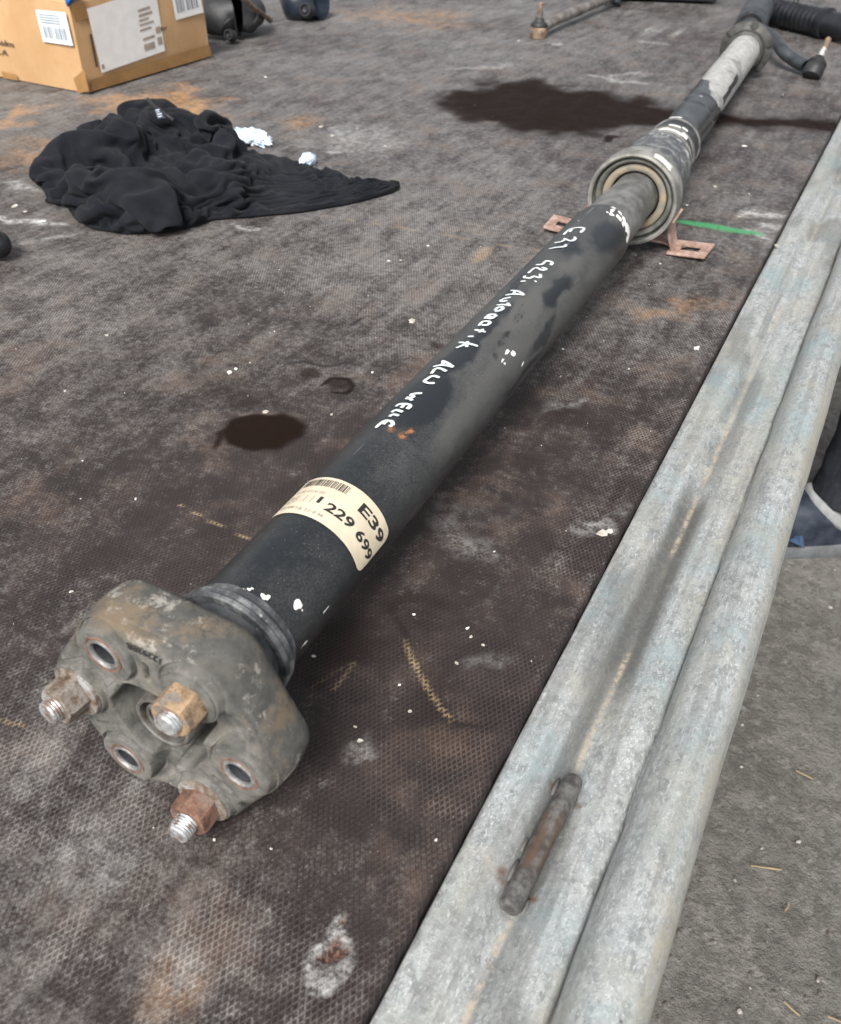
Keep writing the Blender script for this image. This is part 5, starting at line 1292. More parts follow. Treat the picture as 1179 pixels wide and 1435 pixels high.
FLEECE_Y = [
[-211,-205,-199,-193,-187,-181,-176,-170,-164,-158,-152,-146,-141,-135,-129,-122,-115,-108,-100,-93,-85,-76,-68,-60,-51,-42,-33,-24,-14,-5,4,13,21,28,35,42,50,57,64,71,78,85,92,98,105,112,119,126,133,139,158,153,160,167,173,180,187,194,201,208,214,221],
[-211,-198,-184,-176,-195,-189,-189,-174,-184,-169,-153,-173,-165,-144,-158,-145,-133,-116,-99,-83,-68,-55,-67,-48,-41,-24,-4,-14,4,20,23,36,35,51,64,63,45,62,63,75,92,94,86,93,96,100,118,134,153,146,154,156,161,176,192,205,222,233,243,253,254,240],
[-211,-214,-204,-188,-173,-176,-163,-173,-167,-166,-159,-178,-183,-165,-170,-168,-152,-134,-117,-100,-83,-74,-58,-38,-22,-7,-15,5,21,36,28,42,58,72,64,67,73,69,84,101,108,116,118,125,130,122,141,143,162,178,179,192,195,194,194,199,210,228,238,254,267,260],
[-212,-226,-239,-221,-206,-196,-174,-157,-148,-141,-144,-146,-157,-151,-140,-142,-150,-137,-122,-107,-91,-79,-61,-41,-24,-7,5,8,21,36,53,68,83,72,90,97,95,94,109,124,138,148,153,131,134,150,147,153,161,166,183,196,213,227,234,238,248,260,245,261,258,279],
[-212,-229,-214,-233,-226,-213,-192,-171,-151,-157,-142,-125,-126,-143,-130,-133,-130,-120,-107,-91,-79,-72,-55,-35,-20,-1,13,5,24,42,57,72,84,92,111,100,89,105,121,135,144,151,164,166,168,174,182,187,197,198,211,226,240,233,238,253,263,252,269,277,291,298],
[-212,-200,-210,-213,-219,-221,-210,-188,-171,-156,-141,-143,-126,-121,-115,-110,-110,-101,-91,-78,-72,-59,-47,-27,-7,-2,17,31,35,51,67,83,97,118,109,109,116,132,147,162,175,182,187,193,192,204,209,219,212,224,214,232,257,272,261,259,270,280,292,299,324,318],
[-221,-202,-190,-196,-201,-209,-213,-207,-193,-174,-153,-136,-135,-129,-117,-100,-107,-98,-83,-80,-62,-48,-46,-25,-7,-1,13,34,49,60,83,89,104,125,127,128,135,148,158,178,195,203,208,200,216,225,234,227,227,233,242,262,286,274,283,291,305,321,326,330,336,339],
[-231,-223,-209,-185,-185,-190,-199,-203,-198,-189,-171,-149,-138,-124,-125,-103,-95,-93,-89,-74,-56,-59,-46,-29,-8,9,14,33,48,69,88,105,109,116,138,147,148,151,173,189,204,202,216,223,233,245,241,238,245,259,270,281,278,301,322,307,328,352,358,354,345,359],
[-240,-238,-231,-210,-194,-174,-180,-188,-194,-189,-177,-165,-148,-133,-118,-117,-95,-98,-82,-71,-55,-44,-36,-20,-9,13,26,28,48,70,93,99,121,121,144,139,160,161,173,186,204,221,226,244,258,260,257,259,273,286,291,294,303,318,335,341,357,360,363,368,379,380],
[-250,-228,-244,-233,-205,-186,-168,-171,-178,-184,-177,-165,-152,-135,-114,-110,-106,-91,-77,-62,-45,-43,-25,-26,-12,13,20,31,54,72,84,107,114,134,141,153,175,181,194,205,224,238,249,269,269,275,274,287,299,315,303,324,334,344,351,372,395,378,384,392,378,400],
[-259,-259,-234,-249,-235,-209,-187,-165,-161,-166,-172,-163,-151,-143,-131,-104,-102,-85,-80,-60,-39,-44,-42,-28,-14,9,21,33,51,68,88,104,129,139,157,172,183,202,214,213,237,259,278,296,298,287,297,317,322,319,327,349,351,375,378,395,388,410,411,399,417,419],
[-266,-244,-264,-245,-268,-244,-217,-192,-166,-152,-150,-162,-144,-130,-121,-119,-99,-82,-72,-53,-33,-28,-42,-31,-15,9,35,54,57,70,94,108,135,159,176,192,189,214,231,240,232,254,282,272,294,319,323,338,339,352,360,361,385,371,375,395,412,422,430,431,430,436],
[-271,-269,-240,-266,-254,-274,-248,-221,-193,-182,-163,-144,-143,-130,-108,-98,-95,-85,-62,-48,-24,-40,-43,-34,-14,12,38,51,69,89,100,125,137,152,168,190,215,216,242,258,244,248,266,290,303,324,346,352,369,358,372,386,403,409,400,423,448,450,466,454,450,454],
[-276,-294,-263,-238,-252,-273,-274,-246,-219,-209,-194,-175,-156,-129,-118,-91,-78,-67,-65,-49,-34,-16,-36,-17,2,19,46,73,85,93,120,144,165,171,189,206,220,210,238,249,276,281,292,304,317,345,369,386,394,383,402,421,420,416,436,456,466,476,489,493,481,471],
[-282,-273,-295,-265,-238,-266,-276,-274,-248,-233,-219,-200,-174,-152,-126,-98,-74,-56,-44,-43,-20,0,-7,-12,14,32,58,65,83,109,133,153,172,199,210,193,202,229,234,260,283,288,290,309,318,345,366,392,381,408,431,448,451,447,467,490,506,481,491,491,461,489],
[-287,-302,-287,-283,-264,-236,-256,-253,-273,-243,-229,-224,-202,-175,-150,-123,-100,-86,-63,-45,-27,2,-12,-11,8,26,51,76,98,119,117,141,167,178,205,215,218,217,239,265,290,316,301,277,300,325,348,375,402,412,411,440,439,459,479,505,516,499,474,457,487,498],
[-291,-282,-310,-307,-289,-261,-236,-233,-262,-277,-261,-241,-215,-190,-163,-137,-119,-92,-67,-47,-45,-24,4,12,21,40,22,45,70,89,111,134,157,153,180,196,194,207,232,243,269,297,308,289,289,315,314,342,369,376,384,409,432,441,469,495,517,505,514,483,466,496],
[-289,-272,-301,-316,-302,-283,-271,-247,-229,-243,-258,-233,-217,-191,-185,-157,-130,-102,-73,-51,-47,-42,-29,-16,9,15,26,51,76,94,86,109,131,156,165,187,203,223,232,241,254,280,275,282,309,294,318,312,342,366,381,389,399,427,446,475,498,523,505,504,499,494],
[-287,-300,-283,-310,-313,-286,-286,-265,-241,-249,-273,-243,-218,-194,-167,-159,-133,-109,-86,-84,-83,-58,-29,-21,7,33,47,58,67,77,102,116,131,156,175,184,182,206,233,256,268,269,288,275,297,291,312,290,302,326,345,367,394,405,420,440,469,494,524,501,477,491],
[-284,-269,-286,-279,-302,-298,-274,-255,-253,-236,-247,-268,-241,-214,-187,-159,-153,-140,-119,-119,-90,-64,-44,-16,-3,0,28,43,61,70,98,105,131,135,156,171,192,196,218,236,261,276,292,306,302,315,291,281,282,302,329,349,364,392,417,426,432,459,487,517,517,489],
[-282,-301,-275,-256,-275,-280,-290,-260,-275,-247,-240,-266,-243,-224,-202,-173,-148,-136,-132,-104,-111,-87,-59,-31,-22,5,16,26,37,62,74,99,115,137,158,175,197,221,221,244,237,254,282,296,321,333,327,303,294,311,295,322,349,372,396,418,439,437,456,485,497,487],
[-280,-305,-292,-268,-244,-247,-264,-277,-251,-263,-235,-250,-234,-214,-213,-193,-166,-141,-152,-124,-103,-80,-65,-53,-35,-10,6,32,58,64,88,105,130,139,129,152,177,200,223,251,263,270,261,273,292,313,337,341,333,319,325,322,341,364,392,418,442,462,475,462,461,487],
[-275,-278,-300,-294,-270,-258,-280,-262,-274,-247,-254,-236,-219,-201,-208,-192,-170,-167,-140,-135,-114,-92,-77,-55,-30,-25,-4,14,38,44,66,94,99,120,137,158,181,200,222,224,247,235,262,287,302,322,334,361,342,356,356,358,354,356,382,408,435,461,486,474,492,487],
[-266,-289,-268,-288,-269,-290,-286,-267,-240,-245,-234,-214,-202,-194,-182,-166,-154,-132,-134,-114,-92,-71,-49,-36,-17,-1,21,17,41,66,74,100,128,135,150,150,165,178,203,232,250,263,262,286,307,303,328,333,358,368,355,375,391,389,377,395,419,448,475,504,479,487],
[-257,-271,-257,-266,-286,-271,-254,-264,-240,-216,-218,-201,-182,-175,-164,-144,-127,-116,-100,-94,-75,-57,-39,-18,-7,19,43,28,52,45,69,94,121,145,150,151,168,177,185,208,212,230,252,278,281,293,311,333,353,370,380,390,412,386,387,399,421,438,462,486,507,488],
[-248,-242,-261,-288,-277,-259,-256,-244,-226,-208,-198,-189,-169,-146,-137,-140,-115,-92,-75,-67,-53,-36,-40,-14,3,29,40,61,54,69,81,103,122,131,154,168,187,208,210,192,194,222,245,261,287,292,317,342,320,337,342,352,380,405,421,420,411,423,429,446,466,488],
[-239,-243,-258,-274,-255,-235,-239,-219,-208,-192,-178,-162,-159,-139,-115,-107,-104,-80,-64,-39,-24,-35,-10,-5,20,35,62,47,73,94,109,125,145,152,160,178,197,190,208,226,230,220,242,256,280,294,298,309,327,301,326,327,352,380,406,427,438,447,459,463,465,488],
[-231,-217,-242,-250,-269,-247,-226,-208,-187,-171,-185,-163,-140,-147,-130,-109,-103,-88,-64,-56,-48,-35,-11,12,24,49,71,78,80,106,129,150,154,178,176,197,216,213,230,246,224,235,253,265,285,294,303,323,330,304,299,326,353,377,403,430,454,468,481,484,492,491],
[-222,-206,-208,-231,-234,-229,-205,-195,-201,-189,-163,-140,-142,-123,-125,-103,-81,-60,-51,-31,-43,-18,5,14,37,44,62,86,100,97,115,134,153,173,189,206,227,250,255,237,255,266,270,279,285,290,306,322,341,343,341,349,355,370,395,420,447,475,500,519,500,495],
[-210,-222,-236,-223,-200,-200,-206,-205,-185,-161,-143,-156,-138,-114,-91,-85,-60,-38,-51,-51,-28,-11,11,37,55,60,84,88,102,123,140,161,181,195,213,232,247,260,267,268,272,287,301,312,319,320,333,343,361,371,376,384,393,396,399,415,442,472,494,516,527,500],
[-195,-204,-195,-189,-184,-179,-176,-172,-151,-160,-158,-134,-117,-97,-83,-57,-34,-46,-42,-29,-6,3,26,34,55,70,90,109,117,137,154,172,190,190,213,225,249,268,278,279,278,287,297,315,320,310,323,333,350,375,391,401,403,412,414,404,403,425,445,466,490,491],
[-180,-173,-163,-176,-182,-177,-153,-152,-132,-137,-126,-104,-85,-67,-54,-44,-26,-36,-19,-9,-3,17,39,46,67,84,101,118,126,144,159,176,186,198,197,212,230,250,272,287,291,286,294,306,325,310,301,320,331,341,359,381,397,405,426,434,433,415,423,440,457,476],
[-165,-180,-176,-163,-147,-149,-148,-132,-121,-107,-93,-71,-59,-41,-53,-44,-26,-18,-22,-10,11,31,43,59,78,97,108,111,133,149,163,174,193,202,210,209,219,237,251,271,291,283,288,283,303,328,320,311,321,330,339,344,355,364,387,409,428,447,458,449,469,461],
[-150,-144,-139,-139,-123,-124,-119,-106,-97,-86,-73,-46,-50,-34,-37,-39,-31,-18,-2,6,22,37,55,68,82,101,115,113,127,147,162,171,188,204,215,212,216,226,237,250,265,286,276,284,281,298,319,316,310,323,333,342,346,352,355,372,393,399,419,446,432,446],
[-135,-124,-115,-110,-100,-97,-84,-83,-72,-56,-52,-68,-43,-29,-20,-15,-12,-2,13,25,31,48,62,76,83,98,116,124,127,138,154,168,182,195,207,222,223,226,235,241,251,265,280,273,276,289,299,305,308,305,323,334,343,350,357,362,369,389,401,430,437,431],
[-119,-119,-110,-94,-80,-75,-58,-55,-70,-57,-61,-51,-44,-29,-20,-16,-3,13,22,35,48,58,70,83,97,98,108,126,136,140,154,168,182,195,204,213,226,232,234,242,247,255,265,275,272,281,294,303,291,296,308,329,341,350,360,368,372,367,368,396,409,416],
[-104,-97,-87,-75,-61,-47,-42,-45,-63,-61,-46,-29,-18,-13,-1,3,11,22,33,48,61,73,81,92,105,112,110,124,139,148,158,167,178,190,201,211,221,231,233,241,250,253,260,262,270,275,284,295,305,291,300,317,332,345,356,369,380,389,397,407,418,401],
[-93,-96,-89,-75,-61,-50,-56,-43,-37,-45,-32,-17,-4,-6,9,23,31,31,41,52,63,71,82,93,95,103,113,126,138,150,159,169,179,189,200,208,213,223,225,235,246,249,252,264,268,272,277,287,290,301,305,309,320,329,332,337,344,350,356,363,372,389],
[-83,-72,-70,-77,-70,-63,-53,-41,-29,-22,-21,-9,5,12,11,24,31,41,43,52,62,71,81,85,96,106,117,124,135,146,159,169,173,184,196,204,206,218,220,230,241,240,245,256,262,272,274,279,290,286,295,309,313,323,331,344,354,363,372,382,390,378],
[-73,-83,-84,-71,-60,-50,-38,-27,-28,-21,-12,-4,8,20,26,26,40,47,56,64,67,76,82,89,100,110,119,126,136,139,149,159,170,180,191,201,200,210,218,225,236,244,240,249,257,266,269,275,282,290,288,292,301,308,318,328,340,339,342,345,355,366],
[-62,-63,-62,-48,-42,-32,-22,-12,-7,0,8,9,16,27,33,41,49,59,66,75,81,89,94,101,108,119,123,132,139,149,151,160,169,178,189,199,202,210,219,228,236,244,243,249,257,264,265,274,279,288,290,295,302,309,311,317,325,334,342,349,356,365],
[-52,-49,-41,-30,-24,-15,-4,4,8,16,26,30,32,41,51,57,63,70,78,87,93,102,109,111,118,125,135,136,144,151,161,161,168,177,184,195,205,213,216,223,234,242,241,249,257,264,263,271,280,288,295,301,307,314,320,325,331,339,348,358,367,365],
[-42,-33,-22,-20,-13,-7,3,13,17,23,33,40,48,52,60,70,73,81,89,97,103,109,118,126,127,135,141,150,148,156,165,172,174,182,188,189,197,206,214,223,231,240,241,248,256,265,265,270,279,286,291,297,303,309,315,320,325,331,338,347,356,366],
[-31,-27,-18,-5,2,9,15,25,34,38,47,56,61,68,73,81,89,94,100,106,114,117,127,133,139,141,148,154,161,159,167,176,182,187,194,193,201,206,214,221,228,237,245,250,257,266,272,276,283,290,296,301,308,314,320,326,331,338,346,356,363,366],
[-20,-17,-8,0,9,17,25,28,37,45,50,60,68,72,78,85,93,100,106,115,120,127,130,138,141,148,152,160,166,172,173,181,189,189,196,197,203,211,217,224,231,237,244,250,257,265,271,276,284,291,297,303,310,315,321,327,334,340,349,359,365,366],
[-9,-6,1,9,16,24,31,39,47,50,57,64,74,78,85,90,98,105,113,119,127,132,138,142,149,153,161,163,170,176,184,187,194,195,202,204,209,216,223,227,233,238,245,252,257,265,272,278,284,290,297,303,310,315,320,326,334,340,345,355,361,365],
[2,5,13,19,27,32,40,47,55,60,64,71,80,87,93,96,103,111,118,126,130,138,143,150,152,158,164,168,175,180,188,193,198,202,210,216,218,223,229,235,241,246,247,254,261,267,275,280,286,293,297,303,309,316,322,327,335,344,350,358,365,364],
[13,19,26,32,37,46,49,55,61,69,77,81,89,96,99,105,109,116,125,131,139,143,150,155,162,164,170,175,181,188,193,201,204,209,217,224,225,230,234,240,247,254,253,258,264,271,278,284,288,295,301,306,312,319,323,326,332,340,349,357,363,364],
[24,25,33,44,50,54,62,63,68,76,84,89,95,100,107,111,117,122,130,138,141,149,152,158,164,172,174,180,188,191,196,203,211,215,221,228,229,234,239,243,250,256,255,261,266,273,279,284,289,295,301,308,312,318,322,325,332,334,344,350,355,360],
[35,40,42,51,61,65,70,78,79,86,92,98,103,109,112,119,123,128,136,143,150,155,161,161,166,174,180,185,194,196,201,205,213,218,221,224,232,238,242,246,252,259,259,264,270,276,282,288,290,295,302,308,313,317,321,324,332,335,342,351,355,355],
[47,47,53,61,71,77,81,86,93,95,102,109,114,118,123,127,134,139,143,147,153,163,167,170,172,180,186,187,196,200,204,206,214,219,225,225,231,238,244,248,253,260,264,268,273,281,285,282,289,298,304,308,313,309,312,316,324,330,337,345,347,351],
[60,60,66,71,82,86,90,97,102,102,107,114,121,127,129,136,139,145,151,152,157,164,173,174,179,185,193,193,195,202,206,209,216,220,223,229,234,240,245,245,252,258,261,263,263,268,278,281,278,283,294,301,302,297,301,305,314,319,326,337,342,341],
[73,74,79,83,91,98,100,105,111,116,116,122,131,134,137,140,147,150,155,160,164,169,179,184,181,187,195,200,197,202,210,212,217,221,224,226,229,235,239,245,244,247,251,255,260,262,266,273,275,276,280,285,288,288,293,300,308,319,318,326,331,329],
[86,86,91,97,103,108,113,115,119,124,128,131,140,145,145,148,151,155,162,168,170,172,178,187,192,186,191,200,205,204,211,217,217,222,227,232,233,233,239,246,249,251,253,259,260,266,270,265,270,274,281,282,284,290,296,296,297,307,314,315,315,316],
[99,98,104,110,116,121,123,128,132,135,139,142,146,154,157,157,161,164,170,175,181,177,181,189,195,193,193,200,209,211,213,220,225,225,228,234,238,238,242,247,253,256,259,265,264,270,274,276,272,277,283,288,285,289,295,296,293,294,302,305,305,304],
[112,113,117,124,130,135,135,142,145,150,150,155,159,167,170,171,174,179,182,189,193,191,193,199,207,206,208,212,219,226,228,229,233,239,242,241,244,251,254,254,258,265,272,273,270,271,278,281,283,287,293,297,297,302,307,310,312,313,318,322,324,323],
[125,125,129,137,142,148,150,156,158,163,165,169,172,178,184,185,188,191,196,202,207,209,207,211,219,221,221,223,227,235,240,236,242,251,255,248,253,263,267,262,264,272,280,283,282,287,297,302,294,296,298,309,313,308,313,315,317,321,327,338,342,342],
[138,139,143,146,151,158,163,165,169,172,176,179,184,189,192,196,201,205,209,212,216,219,221,221,227,230,231,230,234,241,247,249,242,246,252,257,252,257,267,263,266,273,282,286,281,283,286,291,302,308,311,314,313,306,310,317,325,329,327,339,343,347],
[151,151,155,159,162,169,175,179,178,182,189,189,192,198,200,204,206,213,217,217,219,222,225,229,228,231,236,238,238,240,243,248,248,249,257,261,262,259,263,266,265,269,271,276,274,277,281,284,295,303,307,312,308,302,305,316,325,331,334,332,335,332],
[165,164,168,172,174,178,188,190,189,190,197,202,201,205,211,212,210,214,223,225,223,226,234,233,234,235,242,243,242,247,246,248,251,252,255,264,266,258,267,270,267,268,269,275,277,276,280,283,297,303,306,306,294,294,295,309,315,318,315,321,323,318],
[179,177,181,187,186,189,197,202,204,202,204,211,212,214,220,224,220,221,225,232,233,231,235,242,239,240,241,247,250,247,251,255,254,255,257,262,264,257,260,268,268,267,270,276,277,278,277,279,293,297,291,289,290,303,308,310,311,310,306,299,304,304],
[194,194,194,204,204,202,207,213,216,217,215,218,222,224,228,231,227,229,231,239,241,237,237,245,249,244,245,250,254,254,251,259,259,256,258,262,268,268,262,264,266,271,278,278,279,276,274,275,283,276,278,281,283,287,297,298,296,295,293,289,290,290],
[208,206,208,218,220,215,218,222,229,231,229,228,232,237,241,243,239,239,240,244,248,244,244,248,252,259,251,253,254,255,261,265,268,261,262,263,271,273,270,268,271,270,275,279,275,274,276,276,280,283,293,299,299,293,301,303,302,294,289,287,285,287],
[223,223,224,233,236,235,232,234,242,245,245,245,244,248,252,257,257,253,254,253,255,256,253,254,259,264,267,260,259,261,266,272,273,270,267,268,273,277,278,272,275,277,283,286,287,282,283,285,293,285,294,299,297,286,281,283,287,287,288,292,292,290],
[237,235,237,241,247,249,246,247,252,258,261,264,257,259,260,264,270,270,268,269,268,268,268,266,271,276,277,276,274,271,273,278,280,282,278,279,278,280,281,284,281,278,281,288,284,282,283,283,286,289,287,293,291,288,284,288,288,293,300,300,299,294],
[252,250,252,259,265,264,262,264,266,270,272,278,278,272,270,272,277,281,282,283,279,274,276,278,277,277,282,286,288,282,283,287,288,290,291,288,288,290,289,298,300,300,293,289,291,291,295,302,303,295,295,298,296,293,298,304,301,294,299,304,302,297],
[267,265,265,268,272,276,274,279,282,281,279,281,292,292,288,286,288,288,292,296,296,288,288,288,290,290,291,292,297,294,295,297,295,294,300,303,297,295,297,304,308,309,308,295,294,293,293,298,303,299,298,297,300,299,303,311,310,304,300,310,308,302],
[282,280,281,284,287,288,291,296,299,294,293,292,292,301,304,304,305,305,305,308,309,307,303,302,300,299,300,301,306,306,305,310,311,307,312,317,317,314,306,305,312,315,318,317,304,301,299,302,307,310,314,315,311,310,314,318,319,315,313,313,312,307],
[298,298,299,299,301,301,302,308,308,311,310,307,307,311,319,319,318,316,315,317,318,319,319,318,314,311,308,311,313,315,317,320,324,323,317,325,326,325,317,316,315,322,324,325,324,323,314,313,313,314,321,323,323,317,321,325,326,325,320,320,315,313],
[313,314,314,315,315,316,316,317,317,318,319,319,320,320,320,320,320,320,320,320,320,320,320,320,320,320,320,320,320,320,319,319,319,319,319,319,319,319,319,319,319,319,319,319,319,319,319,318,318,318,318,318,318,318,318,318,318,318,318,318,318,318]]
